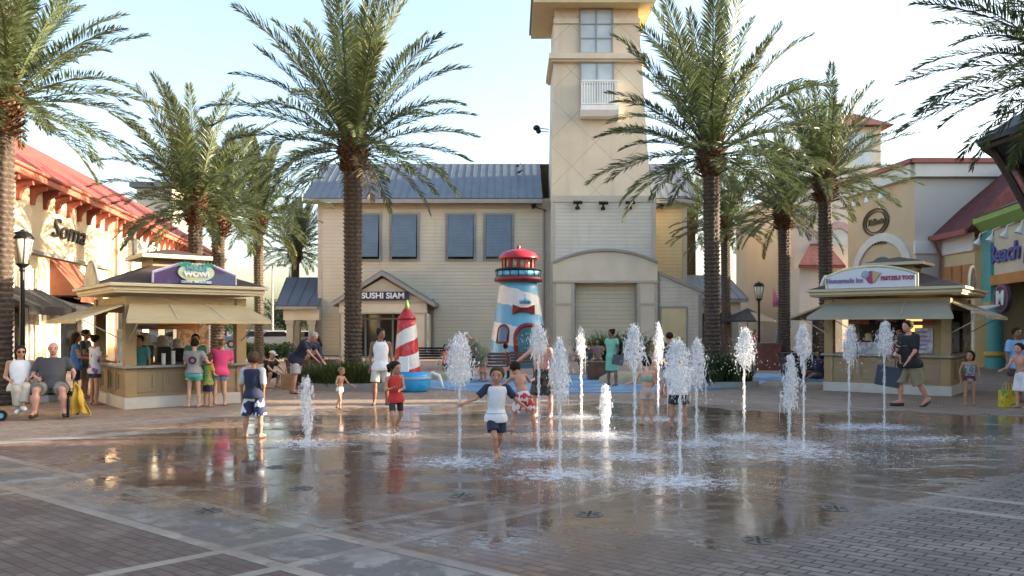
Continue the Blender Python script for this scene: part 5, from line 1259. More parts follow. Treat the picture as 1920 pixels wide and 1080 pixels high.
def crown_mesh(seed, L0=3.3, nf=64, nl=88, spread=1.0):
    rng = np.random.default_rng(seed); V = []; F = []; T = []; base = 0
    RV = []; RF = []; rb = 0; RT = []
    for i in range(nf):
        t = (i+.5)/nf; az = i*2.39996+rng.uniform(-.25,.25)
        el = 85-108*t**1.1*spread+rng.uniform(-9,9)
        L_ = L0*(1.20-.42*t)*rng.uniform(.84,1.12)
        droop = rng.uniform(18,42) if el > 52 else rng.uniform(28,60)
        curl = rng.uniform(-18,18); tint = float(np.clip(rng.normal(.38, .25), 0, 1)); 
        if t > .92 and rng.random() < .15: tint = 2.0
        n = 16; pts = [np.array([.16*math.cos(az), .16*math.sin(az), -.05-.25*t])]; dirs = []
        for k in range(n):
            s = k/n; e = R(el-droop*s**1.7); a = az+R(curl)*s
            d = np.array([math.cos(e)*math.cos(a), math.cos(e)*math.sin(a), math.sin(e)]); dirs.append(d); pts.append(pts[-1]+d*L_/n)
        dirs.append(dirs[-1]); pts = np.array(pts); dirs = np.array(dirs)
        # rachis: three sided strip
        for k in range(n+1):
            d = dirs[k]; sd = np.array([-math.sin(az), math.cos(az), 0]); up = np.cross(d, sd); up = up if up[2] > 0 else -up
            w = .030*(1-k/n)**.8+.004
            if k == 0: w = .06
            RV += [pts[k]-sd*w, pts[k]+sd*w, pts[k]+up*w*.6]; RT += [1.0 if tint < 1.5 else 2.0]*3
        for k in range(n):
            o = rb+3*k
            for q in range(3): RF.append((o+q, o+(q+1)%3, o+3+(q+1)%3, o+3+q))
        rb += 3*(n+1)
        m = int(nl*L_/L0); ss = np.linspace(.13, 1.0, m)
        for side in (-1,1):
            s = np.clip(ss+rng.uniform(-.004,.004,m), 0, 1); fi = s*n; k = np.minimum(fi.astype(int), n-1); fr = (fi-k)[:,None]
            P = pts[k]*(1-fr)+pts[k+1]*fr; D = dirs[k]
            sd = np.tile(np.array([-math.sin(az+R(curl)*.5), math.cos(az+R(curl)*.5), 0])*side, (m,1)); up = np.cross(sd, D)*side; up = np.where(up[:,2:3] < 0, -up, up)
            fwd = (.55+.85*s**1.5)[:,None]; vee = rng.uniform(.05,.65,m)[:,None]
            dr = D*fwd+sd*(1.0-.35*s[:,None])+up*vee; dr += rng.normal(0,.07,(m,3)); dr /= np.linalg.norm(dr,axis=1)[:,None]
            ll = L_*.155*np.clip(np.sin(math.pi*np.clip((s-.02)*.93+.05,0,1))**.45,.25,1)*rng.uniform(.85,1.1,m)
            sp = np.where(s < .2, .35, 1.0); ll = ll*sp
            tip = P+dr*ll[:,None]; tip[:,2] -= ll*.16
            mid = P+dr*(ll*.45)[:,None]; w = (.0165*rng.uniform(.8,1.25,m))[:,None]
            wd = np.cross(dr, up+rng.normal(0,.4,(m,3))); wd /= np.linalg.norm(wd,axis=1)[:,None]
            q = np.stack([P, mid-wd*w, tip, mid+wd*w], 1).reshape(-1,3)
            V.append(q); F.append(base+np.arange(4*m).reshape(-1,4)); T.append(np.repeat(np.clip(tint+rng.normal(0,.12,m),0,1) if tint < 1.5 else np.full(m,2.0), 4)); base += 4*m
    V.append(np.array(RV)); F.append(np.array(RF)+base); T.append(np.array(RT))
    return np.concatenate(V), np.concatenate(F), np.concatenate(T)
CR = []
for sd_ in (11, 23, 37, 52):
    V, F, T = crown_mesh(sd_); o = np_mesh('crown', V, F, m_frond, None, False, tint=T); CR.append(o.data); bpy.data.objects.remove(o)
def palm(label, px, Y, hc, r, scale, var, rz, X=None):
    """hc: height of the crown's centre"""
    X = XX(px, Y) if X is None else X
    g = thing('palm_tree', label, 'palm tree', (X, Y, 0), 0, 'date palms round the plaza')
    V, F, T, off = trunk_mesh(hc-.35, r, var*7+int(Y)); np_mesh('trunk', V, F, m_trunk, g, True, tint=T)
    bt = boots_mesh(var+int(Y), r*1.02).build('leaf_base', m_boot, g); bt.location = (off,0,hc-.25)
    rg = random.Random(px); c = bpy.data.objects.new('crown', CR[var]); COL.objects.link(c); c.parent = g; c.location = (off,0,hc); c.rotation_euler = (rg.uniform(-.09,.09),rg.uniform(-.09,.09),rz); c.scale = (scale*rg.uniform(.94,1.04),scale,scale*rg.uniform(.95,1.06))
    return g
palm('tall palm at the far left edge, trunk cut by the picture edge', 2, 17.0, ZZ(175,17.0), .20, 1.0, 0, .3)
palm('tallest palm left of the tower, in the planter before the restaurant', 662, 22.3, ZZ(262,22.3), .225, 1.12, 1, .9)
palm('palm behind the sunlit kiosk, nearer of the pair there', 366, 27.0, ZZ(372,27.0), .215, 1.0, 2, 2.1)
palm('darker palm just right of the nearer one behind the sunlit kiosk', 407, 31.0, ZZ(400,31.0), .23, .92, 3, 3.0)
palm('slim palm between the kiosk palms and the restaurant porch', 486, 37.0, ZZ(402,37.0), .20, 1.0, 1, 4.0)
palm('far palm standing behind the restaurant porch roof on the left', 552, 56.0, ZZ(468,56.0), .27, 1.05, 2, 5.0)
palm('large palm right of the tower, with grass round its foot', 1336, 23.0, ZZ(272,23.0), .21, 1.12, 3, .2)
palm('palm in front of the tan shop, third trunk from the right edge', 1550, 27.0, ZZ(328,27.0), .20, .90, 0, 1.2)
palm('palm beside the far street lamp, left of the tan shop', 1470, 32.0, ZZ(388,32.0), .22, .92, 1, 2.6)
palm('dim palm directly behind the large right palm trunk', 1362, 44.0, ZZ(420,44.0), .24, 1.05, 0, 4.4)
palm('dark palm behind the right corner of the restaurant roof', 1296, 58.0, ZZ(415,58.0), .3, 1.1, 1, 5.6)
palm('palm whose fronds hang in from the upper right corner', 2035, 13.5, ZZ(112,13.5), .22, .90, 0, 1.9)

# ------------------------------------------------------------------ clumps, hedges, shrubs, trees
def blades(rng, n, R0, h, sx=1.0, sy=1.0, arch=.6, w=.012, box=None):
    V = np.zeros((n*3*2,3)); F = []; T = []
    out = []
    a = rng.uniform(0, 2*math.pi, n); rr = R0*np.sqrt(rng.random(n)); bx = rr*np.cos(a)*sx; by = rr*np.sin(a)*sy
    az = a+rng.normal(0,.8,n); L = h*rng.uniform(.55,1.1,n); ar = arch*rng.uniform(.3,1.3,n); tt = np.clip(rng.normal(.45,.3,n),0,1); tt[rng.random(n) < .06] = 2
    P = []
    for s in (0,.5,.85,1.0):
        hor = ar*L*s**1.8; P.append(np.stack([bx+hor*np.cos(az), by+hor*np.sin(az), L*s*(1-.25*ar*s**2)],1))
    sd = np.stack([-np.sin(az), np.cos(az), np.zeros(n)],1)
    ws = (1,.8,.45,.05); VV = np.stack([P[i]+sd*(w*ws[i]*q) for i in range(4) for q in (-1,1)],1).reshape(-1,3)
    base = (np.arange(n)*8)[:,None]
    FF = np.concatenate([base+np.array([2*i,2*i+1,2*i+3,2*i+2])[None] for i in range(3)])
    return VV, FF, np.repeat(tt,8)
def grass_clump(label, X, Y, R0, h, n, seed, sx=1, sy=1, arch=.7, m=None, name='ornamental_grass', cat='plant', group=None, w=.012):
    V, F, T = blades(np.random.default_rng(seed), n, R0, h, sx, sy, arch, w)
    o = np_mesh(name, V, F, m or m_grass, None, False, tint=T); o.location = (X,Y,0); return tag(o, label, cat, group)
def leafy(rng, n, centres, size, squash=1.0):
    c = np.array([c_[:3] for c_ in centres]); r = np.array([c_[3] for c_ in centres]); k = rng.choice(len(c), n, p=r**2/np.sum(r**2))
    d = rng.normal(size=(n,3)); d /= np.linalg.norm(d,axis=1)[:,None]; P = c[k]+d*(r[k]*rng.uniform(.55,1.05,n))[:,None]*np.array([1,1,squash])
    u = rng.normal(size=(n,3)); u /= np.linalg.norm(u,axis=1)[:,None]; v = np.cross(u, d+rng.normal(0,.5,(n,3))); v /= np.linalg.norm(v,axis=1)[:,None]+1e-9
    s = (size*rng.uniform(.6,1.3,n))[:,None]; V = np.stack([P-u*s, P-v*s*.5, P+u*s, P+v*s*.5],1).reshape(-1,3)
    tc = rng.uniform(0,1,len(c)); T = np.repeat(np.clip(tc[k]*.6+rng.normal(.2,.2,n),0,1),4)
    return V, np.arange(4*n).reshape(-1,4), T
def hedge(label, x0, x1, y0, y1, h, n, seed):
    rng = np.random.default_rng(seed); g = []
    k = int((x1-x0)/.5)+1
    for i in range(k):
        for j in range(max(1,int((y1-y0)/.5))): g.append((x0+.3+i*.5, y0+.3+j*.5, h*.55+rng.uniform(-.05,.05), .38*h))
    V, F, T = leafy(rng, n, g, .055); o = np_mesh('hedge', V, F, m_leaf, None, False, tint=T); return tag(o, label, 'hedge')
def planter_ring(label, X, Y, rx, ry, h):
    n = 36; out = blob(0,0,rx,ry,n,.0); inn = blob(0,0,rx-.22,ry-.22,n,.0); m = MB()
    V = [(x,y,0) for x,y in out]+[(x,y,h) for x,y in out]+[(x,y,h) for x,y in inn]+[(x,y,h-.08) for x,y in inn]
    F = [(i,(i+1)%n,n+(i+1)%n,n+i) for i in range(n)]+[(n+i,n+(i+1)%n,2*n+(i+1)%n,2*n+i) for i in range(n)]+[(2*n+i,2*n+(i+1)%n,3*n+(i+1)%n,3*n+i) for i in range(n)]
    g = thing('planter', label, 'planter', (X,Y,0)); m.add(V,F); m.build('kerb', mat('planter kerb concrete', (.30,.28,.26), .8, .1, 2, bump=.2), g)
    q = MB(); q.add([(x,y,h-.09) for x,y in inn], [tuple(range(n))]); q.build('soil', mat('soil', (.04,.028,.02), .95, .3, 5), g)
    return g
planter_ring('long low concrete planter at the foot of the tallest left palm', XX(655,22.0), 22.0, 1.45, .8, .16)
xs_ = [(-.95,.0,.5,.80),(-.35,-.25,.5,.9),(.35,-.2,.5,1.0),(.75,.05,.4,.8),(-.6,.25,.4,.7)]
for i,(dx,dy,r_,h_) in enumerate(xs_):
    grass_clump(('leftmost green grass clump in the left palm planter','green grass clump in the middle front of the left palm planter','tallest green grass clump by the left palm trunk','rightmost green grass clump in the left palm planter','grass clump at the back left of the left palm planter')[i], XX(655,22)+dx, 22+dy, r_, h_, 420, 50+i, group='grass clumps in the left planter')
planter_ring('round low concrete planter at the foot of the large right palm', XX(1352,22.7), 22.7, 1.05, .8, .16)
for i,(dx,dy,r_,h_) in enumerate(((-.35,-.3,.4,1.1),(.35,-.25,.4,1.0),(.1,.2,.4,1.1))):
    grass_clump(('dark grass clump left at the right palm foot','dark grass clump right at the right palm foot','dark grass clump behind the right palm trunk')[i], XX(1352,22.7)+dx, 22.7+dy, r_, h_, 380, 70+i, m=m_leaf, w=.016, group='grass clumps in the right planter')
# arching potted plants by the tower recess
for i,(px_,Y_,h_) in enumerate(((1112,43,1.5),(1146,40,1.8),(1172,40.5,1.8),(1192,41,1.5))):
    grass_clump(('leftmost','left middle','right middle','rightmost')[i]+' dark arching shrub in front of the tower recess', XX(px_,Y_), Y_, .45, h_, 330, 90+i, m=m_leaf, w=.028, arch=1.2, name='shrub', group='shrubs before the tower recess')
hedge('clipped green hedge beyond the left kiosk, by the parked cars', XX(440,38), XX(535,38), 38, 39.4, 1.0, 6500, 5)
hedge('clipped hedge under the restaurant porch at left', XX(560,52), XX(597,52), 52, 53, 1.1, 2500, 6)
def tree(label, X, Y, h, w, seed, n=2600):
    rng = np.random.default_rng(seed); g = thing('tree', label, 'tree', (X,Y,0), 0, 'distant trees along the horizon')
    m = MB(); m.tube([(0,0,0),(.1,0,h*.3),(0,.1,h*.6)], [.2,.15,.08], 8)
    for k in range(4): a = k*1.6; m.tube([(.05,0,h*.35),(w*.3*math.cos(a),w*.3*math.sin(a),h*.65)], [.09,.04], 6)
    m.build('trunk', mat('bark', (.07,.05,.04), .9, .2, 5), g)
    cs = [(rng.uniform(-.6,.6)*w*.5, rng.uniform(-.6,.6)*w*.5, h*rng.uniform(.38,.86), w*rng.uniform(.14,.26)) for _ in range(16)]
    V, F, T = leafy(rng, n, cs, .17, .8); np_mesh('crown', V, F, m_leaf, g, False, tint=T)
rt = random.Random(8)
spots = [(-46,88),(-38,92),(-31,86),(-25.5,90),(-20,84),(-14.5,90),(22,84),(27.5,88),(33,82),(38,90)]
names = ['first','second','third','fourth','fifth','sixth']
for i,(x_,y_) in enumerate(spots):
    lb = (names[i]+' bushy tree from the left in the far tree line left of the restaurant') if i < 6 else (names[i-6]+' bushy tree from the left in the far tree line right of the restaurant')
    tree(lb, x_, y_, rt.uniform(3.8,5.2), rt.uniform(5,6.5), 200+i)
# ------------------------------------------------------------------ lighthouses of the splash pad
def helix_mat(name, a, b_, k, turns, ph=0, w=.5, rough=.25):
    s = NT(name); P = s.pos('obj'); x, y, z = s.sep(P)
    ang = s.m('DIVIDE', s.m('ARCTAN2', y, x), 2*math.pi)
    n = s.noise(P, 1.6, 2, .5)
    f = s.m('FRACT', s.m('ADD', s.m('ADD', s.m('MULTIPLY', z, k), s.m('MULTIPLY', ang, turns)), s.m('ADD', ph+10, s.m('MULTIPLY', n, .22))))
    c = s.mix(s.m('LESS_THAN', f, w), a, b_); g_ = s.noise(P, 6, 4, .7); g2 = s.noise(P, 3.5, 5, .75, stretch=(1,1,.35)); c = s.mix(s.m('MULTIPLY', s.smooth(g_, .5, .75), .22), c, (.35,.33,.30)); c = s.mix(s.m('MULTIPLY', s.smooth(s.m('SUBTRACT', g2, s.m('MULTIPLY', z, .10)), .42, .60), .45), c, (.20,.17,.14))
    s.put(s.p.inputs['Base Color'], c); s.p.inputs['Roughness'].default_value = rough; s.l.new(s.bump(g_, .12, .02), s.p.inputs['Normal']); return s.mat
m_rd = mat('glossy red paint', (.40,.02,.03), .25, .12, 3); m_bl = mat('sky blue paint', (.12,.40,.62), .3, .12, 3); m_drd = mat('dark red paint', (.20,.015,.02), .3, .15, 3)
YB = 34.0; XBm = XX(972, YB); s_ = FPX/YB
g = thing('play_lighthouse', 'big lighthouse with sky blue and white swirls and a red domed lantern', 'play structure', (XBm, YB, 0))
zt_ = ZZ(530,YB); rb_, rt_ = 1.40, .80
prof = [(rb_+.04,0)]+[(rb_+(rt_-rb_)*(i/14)**.85, zt_*i/14) for i in range(15)]
MB().lathe(prof, n=44).build('tower', helix_mat('blue white swirl', (.72,.70,.66), (.13,.42,.64), .62, 1, .12, .5), g, True)
zr_ = ZZ(507,YB); zl = ZZ(487,YB); zd = ZZ(474,YB)
MB().lathe([(.82,zt_),(1.02,zt_+.04),(1.04,zt_+.16),(.98,zt_+.24),(.86,zt_+.25)], n=36).build('gallery', m_drd, g, True)
MB().lathe([(.90,zt_+.25),(.93,zt_+.30),(.93,zr_-.02),(.88,zr_)], n=36).build('blue_band', m_bl, g, True)
mb = MB(); mb.lathe([(.95,zr_-.05),(1.0,zr_),(.95,zr_+.06)], n=32, caps=False); 
for k in range(16): a_ = k*math.pi/8; mb.tube([(.94*math.cos(a_),.94*math.sin(a_),zt_+.25),(.97*math.cos(a_),.97*math.sin(a_),zr_)], .018, 5)
mb.build('railing', m_black, g)
mb = MB()
for k in range(12): 
    a1, a2 = k*math.pi/6-.12, k*math.pi/6+.12; mb.prism([(.72*math.cos(a1),.72*math.sin(a1),zr_),(.72*math.cos(a2),.72*math.sin(a2),zr_),(.66*math.cos(a2),.66*math.sin(a2),zr_),(.66*math.cos(a1),.66*math.sin(a1),zr_)], (0,0,zl-zr_+.05))
mb.lathe([(.74,zr_),(.74,zr_+.08)], n=24); mb.build('lantern_frame', m_drd, g)
MB().lathe([(.64,zr_+.01),(.64,zl+.04)], n=24).build('lantern_glass', mat('cream lantern glass', (.62,.50,.33), .3, .1, 4), g, True)
MB().lathe([(.84,zl),(.88,zl+.05),(.84,zl+.12),(.72,zd-.02),(.45,zd+.1),(.12,zd+.16),(.06,zd+.18),(.10,zd+.24),(.08,zd+.30),(.01,zd+.33)], n=36).build('dome', m_rd, g, True)
def rad_at(z): return rb_+(rt_-rb_)*max(z/zt_,0)**.85
def arch_on(mb, ang0, zb, w, h, th, dp, r_off=0):
    """arched frame wrapped on the tower surface"""
    pts = [(-w/2,zb)]+[(-w/2*math.cos(math.pi*i/12), zb+h+w/2*math.sin(math.pi*i/12)) for i in range(13)]+[(w/2,zb)]
    P = []
    for u, z in pts: r = rad_at(z)+r_off; a_ = ang0+u/r; P.append((r*math.cos(a_), r*math.sin(a_), z))
    mb.tube(P, th, 8)
mb = MB(); arch_on(mb, -math.pi/2+.38, 0.05, 1.15, 1.15, .10, .1); mb.build('door_frame', m_drd, g, True)
def wrap_arch(an, w, zb, h):
    mb = MB(); V = []; F = []; nu = 12
    for i in range(nu+1):
        u = -w/2+w*i/nu; zt2 = zb+h+math.sqrt(max(0,(w/2)**2-u*u))
        for j in range(7):
            z = zb+(zt2-zb)*j/6
            for e in (.03,-.05): r = rad_at(z)+e; a_ = an+u/r; V.append((r*math.cos(a_), r*math.sin(a_), z))
    for i in range(nu):
        for j in range(6):
            a = (i*7+j)*2; c = ((i+1)*7+j)*2; F.append((a,c,c+2,a+2))
    mb.add(V, F); return mb
mb = wrap_arch(-math.pi/2+.38, 1.12, .03, 1.17); mb.build('door', mat('deep teal paint', (.02,.12,.16), .4, .2, 3), g)
for an, nm in ((-math.pi/2-.62,''),(-math.pi/2+1.12,'')):
    mb = MB(); arch_on(mb, an, 1.05, .52, .45, .055, .05); r = rad_at(1.05)+.02; mb.tube([((r)*math.cos(an+u/r), r*math.sin(an+u/r), 1.05) for u in (-.27,0,.27)], .055, 6); w_ = mb.build('window', m_drd, g, True)
    mb = wrap_arch(an, .5, 1.05, .45); mb.build('pane', mat('window blue', (.06,.2,.34), .2), w_)
mb = MB(); an = -math.pi/2+.22; r = rad_at(2.35)+.03
def onr(u, z, rr=r): return (rr*math.cos(an+u/rr), rr*math.sin(an+u/rr), z)
mb.prism([onr(-.48,2.62),onr(-.15,2.50),onr(.15,2.50),onr(.48,2.62),onr(.50,2.22),onr(.15,2.33),onr(-.15,2.33),onr(-.50,2.22)], (-.10*math.cos(an)*-1, -.10*math.sin(an)*-1, 0)); mb.build('bow_awning', m_drd, g)
mb = MB()
for u, z, r2 in ((-.1,2.75,.09),(.08,2.78,.10),(.25,2.74,.08)): p_ = onr(u, z, rad_at(2.7)+.05); mb.ball(p_, r2, 8)
p_ = onr(.05,2.72,rad_at(2.7)+.08); mb.tube([p_,(p_[0],p_[1]-.03,3.05)], .02, 6); mb.build('spout', m_bl, g, True)
# small red and white lighthouse standing on a blue tub
YR = 20.9; XR = XX(763, YR)
g = thing('play_lighthouse', 'small red and white striped lighthouse spraying water from its tip', 'play structure', (XR, YR, 0))
z1_, z2_ = ZZ(705,YR), ZZ(598,YR)
pr = [(.46,z1_-.15),(.46,z1_+.05),(.42,z1_+.45),(.33,z2_-.35),(.27,z2_)]
MB().lathe([(.39+(.235-.39)*(i/12)**.9, z1_-.15+(z2_-z1_+.15)*i/12) for i in range(13)], n=36).build('tower', helix_mat('red white spiral', (.74,.72,.70), (.50,.02,.035), 1.35, -1, .45, .5), g, True)
MB().lathe([(.245,z2_-.02),(.215,z2_+.06),(.15,z2_+.17),(.08,z2_+.27)], n=28).build('cap', m_rd, g, True)
MB().lathe([(.07,z2_+.22),(.06,z2_+.36),(.02,z2_+.50)], n=16).build('nozzle', mat('lime nozzle', (.18,.30,.04), .4), g, True)
MB().box(-.15,.10,-.44,-.33,z1_+.12,z1_+.52).build('hatch', m_white, g, bevel=.02)
g = thing('play_boat', 'round sky blue tub under the small striped lighthouse', 'play structure', (XX(776,20.7), 20.7, 0))
MB().lathe([(.32,0),(.40,.05),(.44,.28),(.42,.42),(.38,.50),(.0,.50)], n=32, caps=False).build('hull', mat('bright blue paint', (.03,.33,.68), .25, .1, 3), g, True)
MB().lathe([(.42,.30),(.46,.33),(.46,.37),(.42,.40)], n=32, caps=False).build('rim', mat('pale blue paint', (.25,.55,.80), .3), g, True)
g = thing('spray_arch', 'low white curved pipe on the pad right of the small lighthouse', 'spray pipe', (XX(812,21.5),21.5,0))
MB().tube([(-.25,0,.02),(-.2,0,.30),(-.02,0,.44),(.16,0,.36),(.24,0,.12),(.26,0,.02)], .05, 10).build('pipe', m_white, g, True)
g = thing('boulder', 'low smooth cream rock on the blue pad', 'rock', (XX(1180,24),24,0))
MB().lathe([(.95,0),(.9,.16),(.7,.27),(.35,.33),(.0,.34)], n=20, sy=.5, caps=False).build('stone', mat('cream rock', (.45,.38,.25), .8, .15, 2, bump=.5, bscale=8), g, True)
g = thing('boulder', 'pale flat rock just right of the white curved pipe', 'rock', (XX(836,25.5),25.5,0))
MB().lathe([(.6,0),(.58,.14),(.4,.26),(.15,.30),(.0,.30)], n=18, sy=.6, caps=False).build('stone', bpy.data.materials['cream rock'], g, True)

# ------------------------------------------------------------------ benches, boxes, lamps, umbrella, cars, bags
m_bw = mat('brown wood slats', (.12,.055,.035), .6, .2, 5); 
def bench(label, X, Y, rz, w, m, back=True):
    g = thing('bench', label, 'bench', (X,Y,0), rz, 'benches round the splash pad')
    q = MB()
    for k in range(5): q.box(-w/2,w/2,-.22+k*.1,-.14+k*.1,.42,.455)
    q.build('seat', m, g)
    if back:
        q = MB()
        for k in range(4): q.box(-w/2,w/2,.29+k*.015,.32+k*.015,.50+k*.1,.58+k*.1)
        q.build('backrest', m, g)
    for s_ in (-w/2+.08, w/2-.08):
        q = MB(); q.box(s_-.025,s_+.025,-.22,-.17,0,.42); q.box(s_-.025,s_+.025,.24,.29,0,.90 if back else .42); q.box(s_-.025,s_+.025,-.17,.24,.38,.415); q.build('leg', m_black, g)
    return g
bench('brown slatted bench between the two lighthouses, behind the running boy', XX(918,25.2), 25.2, math.pi, 1.3, m_bw)
bench('brown slatted bench just left of the big lighthouse door', XX(978,26.3), 26.3, math.pi, 1.0, m_bw)
bench('dark empty bench against the restaurant wall, by the girl in orange', XX(806,31.5), 31.5, 0, 1.7, m_black)
bench('dark bench at the far left with a couple sitting on it', XX(45,14.85), 14.78, R(8), 1.9, m_black, False)
def crate(label, X, Y, w, d, h, m, cat='planter box'):
    g = thing('planter_box', label, cat, (X,Y,0)); q = MB(); q.add([(-w/2,-d/2,0),(w/2,-d/2,0),(w/2,d/2,0),(-w/2,d/2,0),(-w/2*1.15,-d/2*1.15,h),(w/2*1.15,-d/2*1.15,h),(w/2*1.15,d/2*1.15,h),(-w/2*1.15,d/2*1.15,h)], [(3,2,1,0),(0,1,5,4),(1,2,6,5),(2,3,7,6),(3,0,4,7),(4,5,6,7)]); q.build('body', m, g)
    q = MB(); q.box(-w/2*1.2,w/2*1.2,-d/2*1.2,d/2*1.2,h+.001,h+.06); q.build('rim', m, g); return g
crate('reddish brown planter box behind the woman in the mint dress', XX(1124,25.5), 25.5, .75, .6, .52, m_bw)
crate('brown planter box beside the man bending over at left', XX(585,23.6), 23.6, 1.2, .6, .66, m_bw)
crate('reddish brown box by the foot of the far street lamp', XX(1440,31), 31.4, .9, .8, 1.0, mat('red brown wood', (.17,.06,.045), .6, .2, 4), 'bin')
crate('grey litter bin behind the couple on the dark bench', XX(70,17.6), 17.9, .36, .36, .85, mat('pale grey metal', (.42,.41,.39), .5), 'bin')
crate('dark counter stand left of the shaded kiosk', XX(1512,26), 26, 1.4, .6, .78, m_black, 'stand')
def street_lamp(label, px, Y, ztop):
    h = ZZ(ztop, Y); g = thing('street_lamp', label, 'street lamp', (XX(px,Y),Y,0), 0, 'black street lamps')
    k = h/3.9
    MB().lathe([(.14,0),(.14,.12),(.10,.2),(.09,.75),(.055,.85),(.045,h-.95*k),(.07,h-.92*k),(.05,h-.85*k)], n=14).build('post', m_black, g)
    q = MB(); q.lathe([(.06,h-.86*k),(.13,h-.80*k),(.14,h-.77*k)], n=8)
    q.lathe([(.235*k,h-.22*k),(.24*k,h-.18*k),(.16*k,h-.07*k),(.05*k,h-.03*k),(.03*k,h)], n=14)
    for j in range(8): a_ = j*math.pi/4; q.tube([(.13*k*math.cos(a_),.13*k*math.sin(a_),h-.78*k),(.225*k*math.cos(a_),.225*k*math.sin(a_),h-.22*k)], .008, 4)
    q.build('lantern_cap', m_black, g)
    MB().lathe([(.12*k,h-.77*k),(.215*k,h-.225*k)], n=16).build('lantern_glass', mat('frosted lamp glass', (.62,.56,.42), .3, .1, 4), g, True)
street_lamp('black street lamp with glass lantern at far left before the cream shops', 42, 17.4, 430)
street_lamp('small distant street lamp between the two buildings at right', 1423, 32.0, 528)
g = thing('parasol', 'black folding parasol under the right porch of the restaurant', 'parasol', (XX(1402,44),44,0))
q = MB(); zc_ = 2.6; n_ = 8
pts = [(1.6*math.cos(2*math.pi*i/n_), 1.6*math.sin(2*math.pi*i/n_), zc_-.55) for i in range(n_)]; q.add(pts+[(0,0,zc_+.15)]+[(p[0],p[1],p[2]-.05) for p in pts]+[(0,0,zc_+.10)], [(i,(i+1)%n_,8) for i in range(n_)]+[((i+1)%n_+9,i+9,17) for i in range(n_)]+[(i,i+9,(i+1)%n_+9,(i+1)%n_) for i in range(n_)]); q.build('canopy', m_blk, g)
MB().tube([(0,0,0),(0,0,zc_)], .03, 8).build('pole', m_trim2, g)
# parking lot light mast
g = thing('light_mast', 'thin tall parking lot light mast behind the left palms', 'light pole', (XX(511,70),70,0))
MB().tube([(0,0,0),(0,0,ZZ(495,70))], [.12,.07], 8).build('pole', m_trim2, g)
q = MB(); z_ = ZZ(497,70); q.tube([(-.9,0,z_),(.9,0,z_)], .05, 6); q.box(-1.2,-.6,-.2,.2,z_-.1,z_+.08); q.box(.6,1.2,-.2,.2,z_-.1,z_+.08); q.build('lamp_head', m_trim2, g)
def car(label, X, Y, rz, col, nm):
    g = thing('parked_car', label, 'car', (X,Y,0), rz, 'cars in the far parking lot')
    mc = mat('car paint '+nm, col, .25, .05, 1, coat=.5)
    P = [(-2.2,.35),(-2.25,.75),(-2.0,.95),(-1.35,1.0),(-.75,1.42),(.65,1.45),(1.3,1.02),(2.0,.88),(2.22,.70),(2.2,.35)]
    q = MB(); q.prism([(x,-.85,z) for x,z in P], (0,1.7,0)); q.build('body', mc, g, bevel=.08)
    q = MB(); 
    for y_ in (-.862,.85): q.prism([(-1.2,y_,1.0),(-.72,y_,1.36),(.58,y_,1.38),(1.12,y_,1.0)], (0,.012,0))
    q.prism([(1.34,-.7,1.03),(.72,-.7,1.43),(.72,.7,1.43),(1.34,.7,1.03)], (.02,0,.02)); q.prism([(-1.38,-.7,1.02),(-.82,-.7,1.41),(-.82,.7,1.41),(-1.38,.7,1.02)], (-.02,0,.02)); q.build('window', m_glassd, g)
    for x_ in (-1.35,1.35):
        for y_ in (-.80,.80):
            q = MB(); q.lathe([(.32,-.1),(.33,-.05),(.33,.05),(.32,.1)], n=18); w_ = q.build('wheel', m_black, g); w_.rotation_euler = (R(90),0,0); w_.location = (x_,y_,.33)
            q = MB(); q.lathe([(.19,-.11),(.19,.11)], n=12); q.build('rim', m_trim2, w_)
for px_, Y_, c_, nm, lb in ((522,62,(.55,.56,.57),'silver','silver car partly behind the slim palm trunk'),(575,60,(.60,.60,.58),'white','white car seen through the left porch'),(470,66,(.10,.14,.2),'blue','dark blue car at the left end of the parked row'),(1440,66,(.50,.51,.52),'grey','pale grey car behind the far street lamp'),(552,70,(.3,.05,.05),'red','dark red car behind the porch column')):
    car(lb, XX(px_,Y_), Y_, .1, c_, nm)
# bags and small things
def bag(label, X, Y, z, w, d, h, m, rz=0, tilt=0, name='shopping_bag', hm=None, hh=.16):
    g = thing(name, label, 'bag', (X,Y,z), rz); g.rotation_euler = (0,tilt,rz)
    q = MB(); q.add([(-w/2,-d/2,0),(w/2,-d/2,0),(w/2,d/2,0),(-w/2,d/2,0),(-w/2*1.04,-d*.32,h),(w/2*1.04,-d*.32,h),(w/2*1.04,d*.32,h),(-w/2*1.04,d*.32,h)], [(3,2,1,0),(0,1,5,4),(1,2,6,5),(2,3,7,6),(3,0,4,7),(4,5,6,7)]); q.build('body', m, g, bevel=.012)
    q = MB()
    for y_ in (-d*.3,d*.3): q.tube([(-w*.22,y_,h-.01),(-w*.2,y_*.6,h+hh*.8),(0,y_*.4,h+hh),(w*.2,y_*.6,h+hh*.8),(w*.22,y_,h-.01)], .008, 5)
    q.build('handle', hm or m, g); return g
bag('yellow and green patterned tote bag on the ground at the right edge', XX(1889,16.6), 16.6, 0, .34, .16, .36, mat('yellow tote', (.62,.42,.03), .6, .15, 6, col2=(.10,.35,.08), c2s=9, c2t=.56), .2)
bag('brown paper shopping bag behind the bending man', XX(545,21.6), 21.4, .0, .38, .16, .42, mat('brown paper', (.33,.20,.10), .8, .1, 5), .4)
